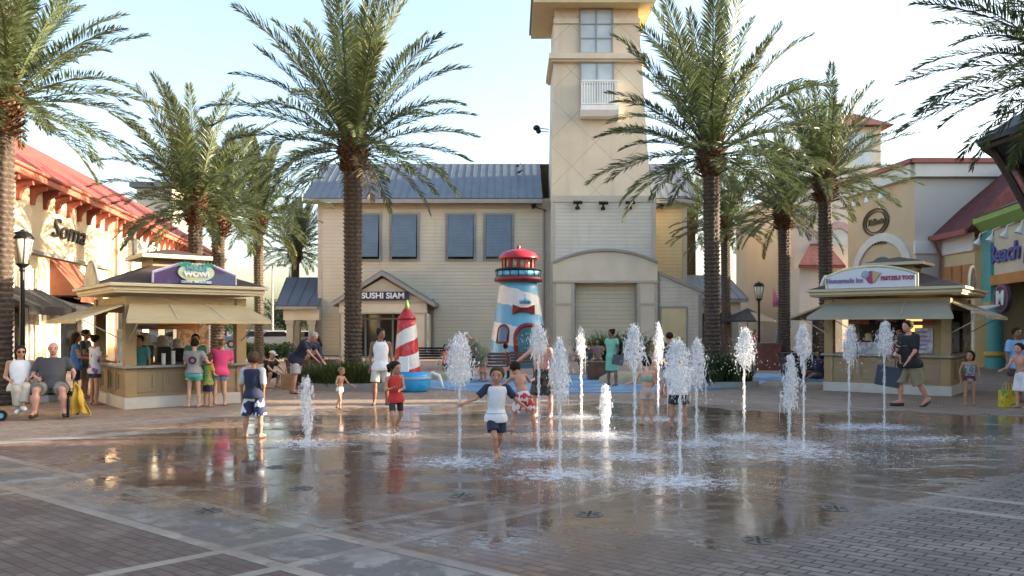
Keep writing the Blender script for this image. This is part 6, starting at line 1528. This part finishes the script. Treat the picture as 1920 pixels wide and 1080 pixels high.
# stroller wheels at the lower left edge
g = thing('stroller', 'black stroller base with small blue hubbed wheels at the lower left edge', 'stroller', (XX(-48,14.0),14.0,0), .3)
q = MB(); q.tube([(-.4,0,.45),(.22,0,.12)], .02, 6); q.tube([(-.4,.35,.45),(.22,.35,.12)], .02, 6); q.tube([(-.4,0,.45),(-.4,.35,.45)], .02, 6); q.box(-.5,.0,.02,.33,.42,.8); q.build('frame', m_black, g)
for x_, y_ in ((.22,-.03),(.42,-.03),(.22,.38)):
    q = MB(); q.lathe([(.09,-.03),(.10,0),(.09,.03)], n=14); w_ = q.build('wheel', m_black, g); w_.rotation_euler = (R(90),0,0); w_.location = (x_,y_,.10)
    q = MB(); q.lathe([(.045,-.035),(.045,.035)], n=10); q.build('hub', m_bl, w_)

# ------------------------------------------------------------------ water jets
def water_mat():
    s = NT('aerated water'); P = s.pos('obj'); n = s.noise(P, 30, 3, .6)
    s.put(s.p.inputs['Base Color'], (.97,.98,1.0)); s.p.inputs['Roughness'].default_value = .22; s.p.inputs['IOR'].default_value = 1.33
    s.put(s.p.inputs['Transmission Weight'], s.m('ADD', .05, s.m('MULTIPLY', n, .5)))
    tr = s.n.new('ShaderNodeBsdfTransparent'); tl = s.n.new('ShaderNodeBsdfTranslucent'); tl.inputs[0].default_value = (.95,.97,1,1)
    m1 = s.n.new('ShaderNodeMixShader'); m1.inputs[0].default_value = .45; s.l.new(s.p.outputs[0], m1.inputs[1]); s.l.new(tl.outputs[0], m1.inputs[2])
    mx = s.n.new('ShaderNodeMixShader'); s.put(mx.inputs[0], s.m('ADD', .26, s.m('MULTIPLY', n, .55)))
    s.l.new(m1.outputs[0], mx.inputs[1]); s.l.new(tr.outputs[0], mx.inputs[2]); s.l.new(mx.outputs[0], s.out.inputs['Surface'])
    return s.mat
m_wat = water_mat()
def drops(rng, n, fn, size, st=1.0):
    """small faceted droplets"""
    o = np.array([(1,0,0),(-1,0,0),(0,1,0),(0,-1,0),(0,0,1.3),(0,0,-1.3)]); f = np.array([(0,2,4),(2,1,4),(1,3,4),(3,0,4),(2,0,5),(1,2,5),(3,1,5),(0,3,5)])
    P = fn(n); s = size*rng.uniform(.4,1.5,n)
    V = (P[:,None,:]+o[None]*s[:,None,None]*np.array([1,1,st])).reshape(-1,3); F = (f[None]+(6*np.arange(n))[:,None,None]).reshape(-1,3)
    return V, F
words_ = ['low thick water jet at far left, beside the boy with his back turned','tall jet with a bushy head left of the running boy','tall thin jet in front of the big lighthouse door','near jet with a long ragged head right of the running boy','far jet with a small head before the planter box',
 'short far column of water just right of the long ragged jet','tall jet right of the woman in the mint dress','far jet with a small round head before the yellow door','nearest tall jet, in front of the boy in the white shirt','jet hiding the right arm of the boy in the white shirt','jet with a wide dripping head before the right planter','low splashing jet left of a taller one at right','slim tall jet between the low splashing one and the kiosk','jet in front of the left counter panel of the shaded kiosk','rightmost jet, just left of the man in black']
for i,(px,pb,pt,w,hf,st) in enumerate(JETS):
    X, Y = G(px, pb); Z = ZZ(pt, Y); rng = np.random.default_rng(300+i); rr = random.Random(i)
    g = thing('water_jet', words_[i], 'water jet', (X,Y,0), 0, 'jets of the fountain court')
    w *= .9; vx = max(.0075, Y*.0009); lob = rng.uniform(.55,1.25,24); sw_ = rng.normal(0,.22,2)
    pr = []
    if st == 'plume':
        z0 = Z*(1-hf)
        # stem: wavering stream
        mb = MB(); ks = 26; mb.tube([(.004*math.sin(k*1.7+i)+.003*rr.uniform(-1,1), .004*math.cos(k*2.3+i), z0*1.12*k/ks) for k in range(ks+1)], [.006+.004*rr.random()+.006*k/ks for k in range(ks+1)], 7); mb.build('stream', m_wat, g, True)
        nb = int(70+120*w)
        for k in range(nb):
            t = rng.random()**.8; z = z0+(Z-z0)*t
            env = w*.5*(math.sin(math.pi*min(1,.12+t*.80))**.7)*(1-.35*t)
            a = rng.uniform(0,6.28); r_ = env*math.sqrt(rng.random()); c = np.array([r_*math.cos(a), r_*math.sin(a), z]); rad = rng.uniform(.006,.020)*(1.2-.3*t)
            if rng.random() < .4:
                d = np.array([math.cos(a)*.5*r_/(env+.01), math.sin(a)*.5*r_/(env+.01), -1.0 if r_ > env*.5 else 1.0])*rng.uniform(.04,.16); pr.append(('c', c, c+d, rad*.7, rad*.3))
            else: pr.append(('c', c, c+rng.normal(0,.012,3), rad, rad*.8))
        for k in range(int(5+rng.integers(0,6))):        # falling strands
            a = rng.uniform(0,6.28); r_ = w*.5*rng.uniform(.5,.95); z = z0+(Z-z0)*rng.uniform(0,.4); pr.append(('c', (r_*math.cos(a),r_*math.sin(a),z), (r_*1.05*math.cos(a),r_*1.05*math.sin(a),z-rng.uniform(.1,.35)), .009, .004))
    else:
        nb = 110
        for k in range(nb):
            t = rng.random(); z = Z*t; env = w*.5*(.25+.75*math.sin(math.pi*min(1,t*.72+.05))**1.2)*(1 if t < .85 else math.sqrt(max(0,(1.02-t)/.17)))
            a = rng.uniform(0,6.28); r_ = env*math.sqrt(rng.random()); c = np.array([r_*math.cos(a), r_*math.sin(a), z]); pr.append(('c', c, c+np.array([0,0,rng.uniform(.02,.10)]), rng.uniform(.010,.022), .008))
    V, Q = Field(pr, 0, .012).mesh(vx); 
    np_mesh('plume', V, Q, m_wat, g, True)
    def f0(n):
        t = rng.random(n)**.75; z0p = Z*(1-hf) if st == 'plume' else 0.0; z = z0p+(Z-z0p)*t
        if st == 'plume': env = w*.56*np.sin(math.pi*np.minimum(1,.10+t*.80))**.7*(1-.35*t)
        else: env = w*.55*(.2+.8*np.sin(math.pi*np.minimum(1,t*.72+.05))**1.2)
        cl = rng.normal(0,1,(14,2)); k = rng.integers(0,14,n); a = rng.uniform(0,6.28,n); r_ = env*np.sqrt(rng.random(n))*lob[((a*1.9+t*9).astype(int))%24]*(1+.9*(rng.random(n) < .12)*rng.random(n))
        return np.stack([r_*np.cos(a)*.75+cl[k,0]*env*.22, r_*np.sin(a)*.75+cl[k,1]*env*.22, z+rng.normal(0,.03,n)],1)*np.array([1,1,1])+np.stack([sw_[0]*env*t, sw_[1]*env*t, 0*t],1)
    V, F = drops(rng, int(1300*(w/.35)*(Z*hf/.55)**.6)+300, f0, .0050, 2.8); np_mesh('mist', V, F, m_wat, g, False)['kind'] = 'stuff'
    if st == 'plume':
        def f3(n): z = Z*(1-hf)*rng.random(n); return np.stack([rng.normal(0,.010,n), rng.normal(0,.010,n), z],1)
        V, F = drops(rng, 320, f3, .0055, 3.0); np_mesh('stream_spray', V, F, m_wat, g, False)['kind'] = 'stuff'
    def f1(n): a = rng.uniform(0,6.28,n); r_ = w*.5*(rng.gamma(2.0,.45,n)+.2); z = Z*(1-hf*rng.random(n)**.8*1.3); return np.stack([r_*np.cos(a), r_*np.sin(a), np.clip(z,.05,Z*1.02)],1)
    V, F = drops(rng, 160, f1, .0042, 1.6); np_mesh('droplets', V, F, m_wat, g, False)['kind'] = 'stuff'
    rad = .62 if i not in (5,7,4) else .5
    def f2(n):
        a = rng.uniform(0,6.28,n); r_ = rad*np.abs(rng.normal(0,.55,n)); z = np.abs(rng.normal(0,.035,n))*(1.3-np.clip(r_/rad,0,1)); return np.stack([r_*1.25*np.cos(a), r_*np.sin(a), z+.004],1)
    V, F = drops(rng, 700, f2, .0036); np_mesh('splash', V, F, m_wat, g, False)['kind'] = 'stuff'
def foam(label, px, py, rx, ry, n, seed, hz=.025):
    X, Y = G(px, py); rng = np.random.default_rng(seed)
    def f(n):
        c = rng.normal(0,1,(n,2)); cl = rng.normal(0,1,(26,2)); k = rng.integers(0,26,n); P = cl[k]*.8+c*.28; return np.stack([P[:,0]*rx*.5, P[:,1]*ry*.5, np.abs(rng.normal(0,hz,n))+.003],1)
    V, F = drops(rng, int(n*.7), f, .0031); o = np_mesh('spray', V, F, m_wat, None, False); o.location = (X,Y,0); tag(o, label, 'spray', None, 'stuff')
foam('white churned water splashing round the feet of the girl in red', 715, 812, 1.1, .5, 2200, 1, .05)
foam('broad sheet of churned white water between the jets on the right', 1350, 850, 3.0, 1.6, 7000, 2)
foam('churned water spreading below the two right jets', 1620, 828, 2.6, 1.2, 5000, 3)
foam('churned water patch round the boys at centre', 1110, 810, 2.2, 1.2, 3800, 4)
foam('scattered splashes in the lower centre of the puddle', 1180, 905, 1.6, .9, 2600, 5)
# ------------------------------------------------------------------ people
c_navy = cloth('navy', (.018,.022,.055)); c_white = cloth('white', (.70,.70,.72)); c_black = cloth('black', (.014,.014,.017)); c_khaki = cloth('khaki', (.24,.20,.13))
c_char = cloth('charcoal', (.055,.055,.06)); c_red = cloth('red', (.50,.035,.035)); c_pink = cloth('pink', (.62,.055,.17)); c_denim = cloth('denim', (.16,.26,.42)); c_grey = cloth('grey', (.27,.26,.26))
c_mint = cloth('mint', (.20,.52,.38)); c_oran = cloth('orange', (.60,.13,.04)); c_olive = cloth('olive', (.17,.17,.10)); c_blue = cloth('blue', (.07,.20,.50)); c_lblue = cloth('light blue', (.22,.40,.68)); c_teal = cloth('teal', (.08,.33,.33))
c_beige = cloth('beige', (.45,.40,.33)); c_stripe = cloth('white navy pattern', (.62,.64,.70), col2=(.02,.025,.07), c2s=9, c2t=.5, c2w=.01); c_redp = cloth('red white print', (.60,.55,.55), col2=(.45,.03,.04), c2s=14, c2t=.47, c2w=.01)
c_camo = cloth('brown camouflage', (.10,.075,.05), col2=(.035,.03,.025), c2s=14, c2w=.01); c_rain = cloth('rainbow', (.50,.30,.03), col2=(.05,.30,.12), c2s=16, c2w=.02); c_yg = cloth('yellow', (.62,.52,.05), col2=(.06,.35,.25), c2s=6, c2t=.56)
c_coral = cloth('coral', (.45,.19,.15)); c_print = cloth('grey print', (.30,.33,.34), col2=(.12,.14,.16), c2s=18); c_maroon = cloth('maroon', (.13,.012,.03))
shoe_w = mat('white trainers', (.6,.6,.6), .6); sand = mat('dark sandals', (.03,.025,.02), .6)
H = human
# boy running in the middle
bz = H('boy in white shirt with navy sleeves and navy shorts, running with arms spread', 930, 864, 1.19, 8,
  dict(lean=(.02,-.08,1), head=(.02,-.10,1), look=(-.25,-1,-.12), uaN=(-.75,-.22,-.65), faN=(-.85,-.40,-.28), uaP=(.62,.10,-.75), faP=(.75,.10,-.60), thN=(.12,-.50,-1), shN=(.12,.28,-1), thP=(-.02,.10,-1), shP=(-.06,.85,-.60), ftP=(.1,-.6,-.8), ftN=(-.15,-1,-.05)),
  'tan', 'short', 'brown', [('top', c_white, dict(sleeve=.75, sm=c_navy, hem=-.06, loose=.012)), ('shorts', c_navy, dict(len=.72, loose=.014, flare=.02))], child=1)
def on_chest(P, label): pass
# shirt stripe of the running boy
q = MB(); o = bz['obj']; Hb = 1.19
for z0_,z1_ in ((-.040,-.032),(.000,.010),(.034,.039)): q.lathe([(Hb*.1085,z0_),(Hb*.112,(z0_+z1_)/2),(Hb*.1085,z1_)], (0,-.003,0), 30, sy=.77, caps=False)
q.build('shirt_stripe', c_navy, o, True)
# boy with back turned
H('boy in navy rash top with white sleeves and patterned shorts, back turned', 475, 821, 1.30, 176,
  dict(lean=(0,.02,1), head=(0,-.14,1), look=(.2,-1,-.1), uaN=(-.16,.1,-1), faN=(.25,-.55,-.85), uaP=(.20,.05,-1), faP=(.05,-.25,-1), thN=(-.14,0,-1), shN=(-.02,.06,-1), thP=(.12,0,-1), shP=(.08,.06,-1)),
  'tan', 'short', 'brown', [('top', c_navy, dict(sleeve=.95, sm=cloth('light grey', (.42,.42,.42)), hem=-.02, loose=.012)), ('trunks', c_stripe, dict(len=.95, loose=.018, flare=.03))], child=.8)
# girl in red, hands near chest, stepping
H('girl in red tank top and dark shorts stepping through the splash', 742, 810, 1.16, 25,
  dict(lean=(-.10,-.08,1), head=(.05,-.15,1), look=(.7,-1,-.25), uaN=(-.15,-.15,-1), faN=(.45,-.75,.25), uaP=(.15,-.2,-1), faP=(-.55,-.75,-.1), thN=(-.10,-.45,-1), shN=(.15,.20,-1), thP=(.12,.10,-1), shP=(-.35,.38,-1)),
  'tan', 'pony', 'dark', [('tank', c_red, dict(hem=-.05)), ('shorts', cloth('dark grey', (.03,.03,.035)), dict(len=.75, loose=.006, flare=.004))], child=.9)
# woman in white tank
H('woman in white tank top and white shorts beside the small lighthouse', 714, 759, 1.64, 10,
  dict(look=(.7,-1,0), uaN=(-.14,.10,-1), faN=(-.05,-.05,-1), uaP=(.14,.12,-1), faP=(.1,-.25,-1), thN=(-.10,-.12,-1), thP=(.10,.02,-1)),
  'brown', 'bun', 'dark', [('tank', c_white, dict(hem=-.06, loose=.006)), ('shorts', cloth('off white', (.50,.48,.45)), dict(len=.85, loose=.012, flare=.02)), ('flipflops', sand)], fat=.2)
# toddler
H('toddler with white swim nappy walking at the edge of the court', 637, 768, .88, 60,
  dict(lean=(.08,-.06,1), uaN=(-.5,-.1,-.9), faN=(-.2,-.6,-.5), uaP=(.5,-.2,-.8), faP=(.2,-.7,-.3), thN=(-.05,-.35,-1), shN=(.02,.12,-1), thP=(.05,.30,-1), shP=(0,.45,-1)),
  'tan', 'short', 'light', [('brief', c_white, dict(len=.15, loose=.014))], child=1)
# couple on the bench
H('woman in white tank top and sunglasses sitting on the dark bench', 52, 795, 1.62, 30,
  dict(lean=(0,.18,1), head=(0,-.15,1), look=(.2,-1,0), uaN=(-.22,-.15,-1), faN=(.35,-.9,-.25), uaP=(.22,-.2,-1), faP=(-.4,-.85,-.2), thN=(.10,-1,-.02), shN=(.08,-.12,-1), thP=(.02,-1,.08), shP=(-.10,-.35,-1)),
  'tan', 'bob', 'dark', [('tank', c_white, dict(hem=-.04, loose=.012)), ('pants', c_beige, dict(len=1.8, loose=.010, flare=.016)), ('shoes', shoe_w), ('sunglasses', m_black)], ph=.54, at=(XX(40,14.75),14.72), fat=.3)
H('heavy older man in charcoal shirt sitting on the dark bench', 105, 795, 1.76, 22,
  dict(lean=(0,.22,1), head=(.02,-.14,1), look=(.1,-1,0), uaN=(-.35,-.2,-.9), faN=(.45,-.85,-.2), uaP=(.5,-.35,-.8), faP=(.1,-.95,-.25), thN=(-.25,-1,-.02), shN=(-.02,-.10,-1), thP=(.30,-1,-.02), shP=(.08,.02,-1)),
  'red', 'balding', 'grey', [('top', c_char, dict(sleeve=.75, hem=-.04, loose=.014)), ('shorts', cloth('stone', (.20,.19,.17)), dict(len=.85, loose=.016, flare=.02)), ('flipflops', sand)], ph=.54, at=(XX(98,14.8),14.8), fat=.95)
g = thing('beach_towel', 'yellow towel hanging beside the older man on the bench', 'towel', (XX(150,14.7), 14.55, 0))
q = MB(); rr = random.Random(4); n1, n2 = 18, 16; V = []
for i in range(n1):
    for j in range(n2):
        u, v = i/(n1-1), j/(n2-1); w_ = .12+.30*v; V.append(((u-.5)*w_+.08*v, .05*math.sin(u*14+v*2)*(.4+v)+.03*math.sin(v*9), .62-.55*v-.04*math.cos(u*6)))
q.add(V, [(i*n2+j,(i+1)*n2+j,(i+1)*n2+j+1,i*n2+j+1) for i in range(n1-1) for j in range(n2-1)]); o = q.build('cloth', cloth('yellow towel', (.62,.36,.05)), g, True); so = o.modifiers.new('solid','SOLIDIFY'); so.thickness = .012
# at the sunlit kiosk
stand = dict(uaN=(-.18,-.25,-1), faN=(.1,-.8,-.15), uaP=(.18,-.25,-1), faP=(-.1,-.8,-.15), thN=(-.05,0,-1), thP=(.06,.02,-1))
ga = H('girl in grey shirt with letter O on the back and yellow shorts at the kiosk', 364, 764, 1.42, 185,
  dict(stand, uaN=(-.55,.2,-.8), faN=(-.1,-.8,-.2), head=(0,-.25,1)), 'fair', 'bun', 'dark', [('top', c_grey, dict(sleeve=.7, hem=-.01)), ('tank', c_teal, dict(hem=-.07, loose=.006, neck=-.2)), ('shorts', c_yg, dict(len=.42, loose=.014, flare=.02))], child=.2, fat=.2)
o = ga['obj']
t_ = text('O', .20, .004, cloth('dark red print', (.10,.02,.04)), (.0,.118,.26), facing((0,1,0)), 'shirt_letter', o, xs=1.0, bold=.012)
H('small child in rainbow top between the two girls at the kiosk', 390, 763, 1.10, 150, dict(stand, head=(0,-.1,1)), 'tan', 'short', 'brown', [('top', c_rain, dict(sleeve=.6)), ('shorts', c_navy, dict(len=.8))], child=1)
H('woman in pink shirt and denim shorts leaning to the kiosk counter', 412, 761, 1.42, 205,
  dict(stand, lean=(-.12,-.12,1), uaP=(.2,-.55,-.8), faP=(.1,-1,.05)), 'fair', 'pony', 'light', [('top', c_pink, dict(sleeve=.75, hem=-.07, loose=.014)), ('shorts', c_denim, dict(len=.50, loose=.012, flare=.014))], fat=.35)
H('woman in blue top waiting at the left side of the sunlit kiosk', 142, 752, 1.55, 120, stand, 'tan', 'long', 'brown', [('top', c_blue, dict(sleeve=.3)), ('shorts', c_navy, dict(len=.8))])
H('woman in white printed shirt ordering at the left counter of the kiosk', 178, 760, 1.50, 140, stand, 'tan', 'bun', 'dark', [('top', cloth('white print', (.60,.58,.62), col2=(.18,.10,.25), c2s=7, c2t=.58), dict(sleeve=.6)), ('shorts', c_navy, dict(len=.45))])
H('man in dark clothes at the kiosk side behind the printed shirt woman', 160, 748, 1.62, 100, stand, 'tan', 'short', 'dark', [('top', c_char, {}), ('shorts', c_khaki, dict(len=.9))])
p_ = KLm(.45,.75); H('worker in teal shirt inside the sunlit kiosk, left window', 0, 0, 1.5, -10, dict(uaN=(-.2,-.4,-.9), faN=(.1,-.9,-.1)), 'tan', 'short', 'dark', [('top', c_teal, {}), ('shorts', c_black, {})], at=(p_.x,p_.y))
p_ = KLm(1.55,.6); H('worker in green shirt facing the girls inside the sunlit kiosk', 0, 0, 1.52, 20, dict(uaN=(-.2,-.4,-.9), faN=(.1,-.9,-.1)), 'tan', 'short', 'dark', [('top', cloth('sea green', (.06,.24,.18)), {}), ('shorts', c_black, {})], at=(p_.x,p_.y))
p_ = KRm(1.65,.6); H('worker in black shirt inside the shaded kiosk', 0, 0, 1.66, -20, dict(uaN=(-.2,-.4,-.9), faN=(.1,-.9,-.1)), 'tan', 'short', 'dark', [('top', c_black, {}), ('shorts', c_black, {})], at=(p_.x,p_.y))
# behind the boy: crouching person in white hat
H('person in white cap squatting in dark clothes beyond the boy in navy', 497, 727, 1.6, 60,
  dict(lean=(0,-.45,.9), head=(0,-.3,1), uaN=(-.1,-.7,-.7), faN=(.2,-.8,-.4), uaP=(.1,-.7,-.7), faP=(-.2,-.8,-.4), thN=(-.2,-1,.25), shN=(0,.35,-1), thP=(.2,-1,.25), shP=(0,.35,-1)), 'fair', 'cap', 'dark', [('top', c_black, {}), ('shorts', c_navy, dict(len=.9))], hatc=(.6,.6,.58))
# man bending over the planter
H('man in navy shirt and pale shorts bending over the brown planter box', 556, 738, 1.74, 75,
  dict(lean=(.0,-.62,.80), head=(0,-.75,.65), look=(0,-.8,-.6), uaN=(-.1,-.55,-.85), faN=(.05,-.75,-.65), uaP=(.1,-.45,-.9), faP=(-.05,-.65,-.75), thN=(-.06,-.05,-1), shN=(-.02,.10,-1), thP=(.06,.22,-1), shP=(.02,.25,-1)), 'red', 'short', 'grey',
  [('top', c_navy, dict(sleeve=.75, loose=.014)), ('shorts', cloth('pale grey', (.40,.40,.42)), dict(len=.9, loose=.016, flare=.02)), ('flipflops', sand)], fat=.3)
H('dark haired girl sitting on the edge of the brown planter box', 603, 735, 1.45, -100, dict(lean=(0,-.1,1), thN=(-.1,-1,0), shN=(0,-.1,-1), thP=(.1,-1,0), shP=(0,-.1,-1), uaN=(-.1,-.2,-1), faN=(0,-.9,-.3), uaP=(.1,-.2,-1), faP=(0,-.9,-.3)), 'tan', 'long', 'dark',
  [('top', c_navy, {}), ('shorts', c_black, {})], ph=.78, at=(XX(600,23.6),23.5))
# girl in orange, bending man, child on bench
H('girl with dark hair in orange top and dark shorts before the dark bench', 836, 712, 1.14, 10, dict(uaN=(-.45,0,-.9), faN=(-.2,-.3,-.9), uaP=(.4,0,-.9)), 'brown', 'long', 'dark', [('tank', c_oran, dict(hem=-.02)), ('shorts', c_black, dict(len=.8))], child=.9)
H('stout man in olive shirt and white cap bending over the brown bench', 905, 716, 1.72, -80, dict(lean=(0,-.62,.78), head=(0,-.8,.55), look=(0,-.7,-.7), uaN=(-.2,-.6,-.8), faN=(0,-.6,-.8), uaP=(.2,-.6,-.8), faP=(0,-.6,-.8), thN=(-.1,-.1,-1), thP=(.1,.1,-1)), 'tan', 'cap', 'grey',
  [('top', c_olive, dict(sleeve=.75, loose=.016)), ('shorts', c_khaki, dict(len=.9))], hatc=(.62,.60,.55), fat=1.0)
H('bare shouldered child sitting on the bench by the big lighthouse', 948, 706, 1.12, 150, dict(thN=(-.1,-1,0), shN=(0,-.1,-1), thP=(.1,-1,0), shP=(0,-.1,-1)), 'fair', 'bun', 'dark', [('brief', c_red, {})], child=1, ph=.55, at=(XX(948,26.0),25.9))
# boys behind the running boy
H('shirtless boy in red and white trunks leaning forward in the spray', 982, 809, 1.18, 205, dict(lean=(.10,-.35,1), head=(.1,-.6,.8), look=(0,-1,-.5), uaN=(-.6,-.5,-.5), faN=(-.6,-.6,.1), uaP=(.55,-.4,-.6), faP=(.5,-.8,.1), thN=(-.28,.10,-1), shN=(-.10,.25,-1), thP=(.30,-.25,-1), shP=(.20,.08,-1)), 'tan', 'short', 'dark',
  [('trunks', c_redp, dict(len=.85, loose=.018, flare=.03))], child=.9)
H('tall shirtless man in dark patterned trunks reaching down to the boy', 1018, 784, 1.56, -20, dict(lean=(-.05,-.12,1), head=(-.1,-.25,1), look=(-.3,-1,-.3), uaN=(-.7,-.35,-.6), faN=(-.75,-.3,-.6), uaP=(.30,.1,-1), faP=(.1,-.2,-1), thN=(-.14,.0,-1), thP=(.14,0,-1)), 'red', 'short', 'dark',
  [('trunks', c_camo, dict(len=.95, loose=.018, flare=.03))], fat=.25)
# group around the mint dress woman
H('woman in mint dress with grey shoulder bag standing on the blue pad', 1147, 724, 1.62, -55, dict(look=(-.3,-1,-.2), uaN=(-.15,-.2,-1), faN=(-.1,-.75,-.5), uaP=(.2,.1,-1), faP=(.05,-.5,-.9), thN=(-.05,-.08,-1), thP=(.05,.12,-1)), 'brown', 'bun', 'dark', [('dress', c_mint, dict(len=.24, loose=.012))], fat=.3)
bag('grey shoulder bag at the hip of the woman in the mint dress', XX(1156,22.4), 22.3, .62, .30, .12, .28, cloth('slate', (.09,.10,.11)), -.3, .2, 'shoulder_bag', hh=.42)
sit = dict(thN=(-.15,-1,.05), shN=(0,-.1,-1), thP=(.15,-1,.05), shP=(0,-.1,-1), uaN=(-.2,-.3,-1), faN=(.3,-.8,-.2), uaP=(.2,-.3,-1), faP=(-.3,-.8,-.2), lean=(0,.05,1))
H('seated woman in brown print top, left of the planter box group', 1086, 700, 1.55, 20, sit, 'brown', 'long', 'dark', [('top', cloth('brown print', (.09,.06,.05), col2=(.25,.2,.18), c2s=12), {}), ('pants', c_char, dict(len=1.6))], ph=.50, at=(XX(1086,29),29))
H('seated child in dark top, middle of the planter box group', 1103, 700, 1.2, 0, sit, 'brown', 'short', 'dark', [('top', c_char, {}), ('shorts', c_khaki, {})], child=.8, ph=.45, at=(XX(1104,28.5),28.5))
H('seated woman in faded pink top, right of the planter box group', 1120, 700, 1.55, -10, sit, 'brown', 'bob', 'dark', [('top', cloth('dusty pink', (.26,.16,.15)), {}), ('shorts', c_khaki, {})], ph=.50, at=(XX(1120,29),29))
# children in the right spray
H('child in green bikini top and pale shorts standing behind the jets', 1213, 797, 1.16, 190, dict(uaN=(-.15,-.2,-1), faN=(0,-.7,-.5), uaP=(.3,-.4,-.8), faP=(.3,-.8,-.2), head=(0,-.1,1)), 'fair', 'bun', 'dark', [('tank', cloth('sage', (.24,.36,.28)), dict(hem=.17, bikini=1, straps=0, neck=-.06)), ('shorts', cloth('pale coral', (.50,.36,.33)), dict(len=.45))], child=.9)
H('boy in soaked white shirt and black shorts behind the nearest jet', 1272, 802, 1.24, 170, dict(lean=(.02,-.08,1), uaN=(-.30,-.1,-1), faN=(.2,-.3,-.9), uaP=(.45,-.15,-.9), faP=(.15,-.35,-.8), thN=(-.14,0,-1), shN=(-.02,.05,-1), thP=(.14,0,-1)), 'tan', 'short', 'light', [('top', c_white, dict(sleeve=.75, hem=-.04, loose=.018)), ('shorts', c_black, dict(len=.70, loose=.016, flare=.025))], child=.9)
H('adult with dark hair in black top behind the boy in the white shirt', 1256, 745, 1.55, 200, dict(uaN=(-.3,-.3,-1), faN=(-.3,-.7,-.3)), 'tan', 'short', 'dark', [('top', c_black, {}), ('shorts', c_navy, {})])
H('shirtless child with coral shorts splashing beyond the jets', 1228, 752, 1.25, 185, dict(uaN=(-.6,-.3,-.6), faN=(-.5,-.6,.1), uaP=(.6,-.3,-.6), faP=(.3,-.6,.2)), 'fair', 'short', 'light', [('shorts', c_coral, dict(len=.7))], child=.8)
# far right side people
H('man in bright blue shirt standing near the far street lamp', 1467, 681, 1.72, 10, dict(), 'brown', 'short', 'dark', [('top', c_blue, {}), ('pants', c_denim, dict(len=1.8))], at=(XX(1467,33),33))
H('woman in red top walking beyond the fountain beside the brown box', 1417, 676, 1.62, 90, dict(thN=(0,-.3,-1), thP=(0,.3,-1)), 'fair', 'long', 'light', [('top', c_red, {}), ('pants', c_white, dict(len=1.7))], at=(XX(1415,36),36))
H('person in dark top sitting on the ground left of the counter stand', 1496, 706, 1.6, -60, dict(lean=(0,.15,1), thN=(-.1,-1,.4), shN=(0,-.4,-.9), thP=(.2,-1,.15), shP=(0,-.9,-.4), uaN=(-.2,-.2,-1), faN=(0,-.9,0)), 'brown', 'short', 'dark', [('top', c_navy, {}), ('shorts', c_char, {})], ph=.16, at=(XX(1510,26),25))
H('person in coral top sitting low on the ground at the blue pad edge', 1480, 702, 1.5, 60, dict(lean=(0,.1,1), thN=(-.1,-1,.3), shN=(0,-.6,-.8), thP=(.2,-1,.1), shP=(0,-.9,-.4)), 'tan', 'long', 'brown', [('top', c_coral, {}), ('shorts', c_char, {})], ph=.16, at=(XX(1478,27),26.5))
# man in black walking with bag
mn = H('man in black shirt and khaki shorts striding past the shaded kiosk', 1706, 762, 1.80, -78, dict(lean=(0,-.05,1), head=(0,-.1,1), look=(0,-1,-.05), uaN=(-.15,-.25,-1), faN=(0,-.75,-.55), uaP=(.18,-.20,-1), faP=(.02,-.65,-.75), thN=(-.06,-.34,-1), shN=(-.02,.06,-1), thP=(.06,.28,-1), shP=(.02,.62,-1), ftP=(.1,-.9,-.55)), 'red', 'short', 'dark',
  [('top', c_black, dict(sleeve=.85, hem=-.06, loose=.018)), ('shorts', c_khaki, dict(len=1.02, loose=.018, flare=.028)), ('flipflops', sand)], fat=.45)
w_ = mn['wrP']; w2 = mn['wrN']
bag('dark navy shopping bag carried by the man in black', w2[0]-.10, w2[1]-.05, .42, .46, .15, .42, mat('navy paper bag', (.02,.022,.05), .45), -.35, .18, hh=.22)
H('toddler in red top carried against the chest of the man in black', 0, 0, .72, 60, dict(lean=(0,-.1,1), thN=(-.4,-1,-.2), shN=(0,0,-1), thP=(.4,-1,-.2), shP=(0,0,-1), uaN=(-.3,-.7,-.3), faN=(.2,-1,.1), uaP=(.3,-.7,-.3), faP=(-.2,-1,.1)), 'tan', 'short', 'dark', [('top', c_maroon, {}), ('shorts', c_beige, {})], child=1, ph=1.10, at=(mn['sh'][0]-.33, mn['sh'][1]+.02))
H('small girl in grey and maroon swimsuit standing right of the shaded kiosk', 1818, 760, 1.17, -20, dict(head=(.05,-.05,1), look=(-.5,-1,0), uaN=(-.35,.05,-.95), faN=(.10,-.25,-1), uaP=(.30,.15,-1), faP=(.15,-.15,-1)), 'tan', 'bob', 'dark', [('swimsuit', c_print), ('brief', c_maroon, dict(len=.08, loose=.010))], child=1)
H('man in light blue shirt at the right edge behind the shirtless child', 1906, 772, 1.66, 15, dict(look=(-.2,-1,-.1)), 'brown', 'short', 'dark', [('top', c_lblue, dict(sleeve=.8)), ('shorts', c_char, {})], at=(XX(1905,17.6),17.6), fat=.2)
H('shirtless boy in white shorts at the right picture edge', 1916, 766, 1.35, -70, dict(lean=(0,-.15,1), uaN=(-.2,-.35,-.9), faN=(0,-.9,-.3), uaP=(.2,-.3,-.9), faP=(0,-.9,-.3)), 'red', 'short', 'dark', [('shorts', c_white, dict(len=.95, loose=.018, flare=.03))], child=.5)
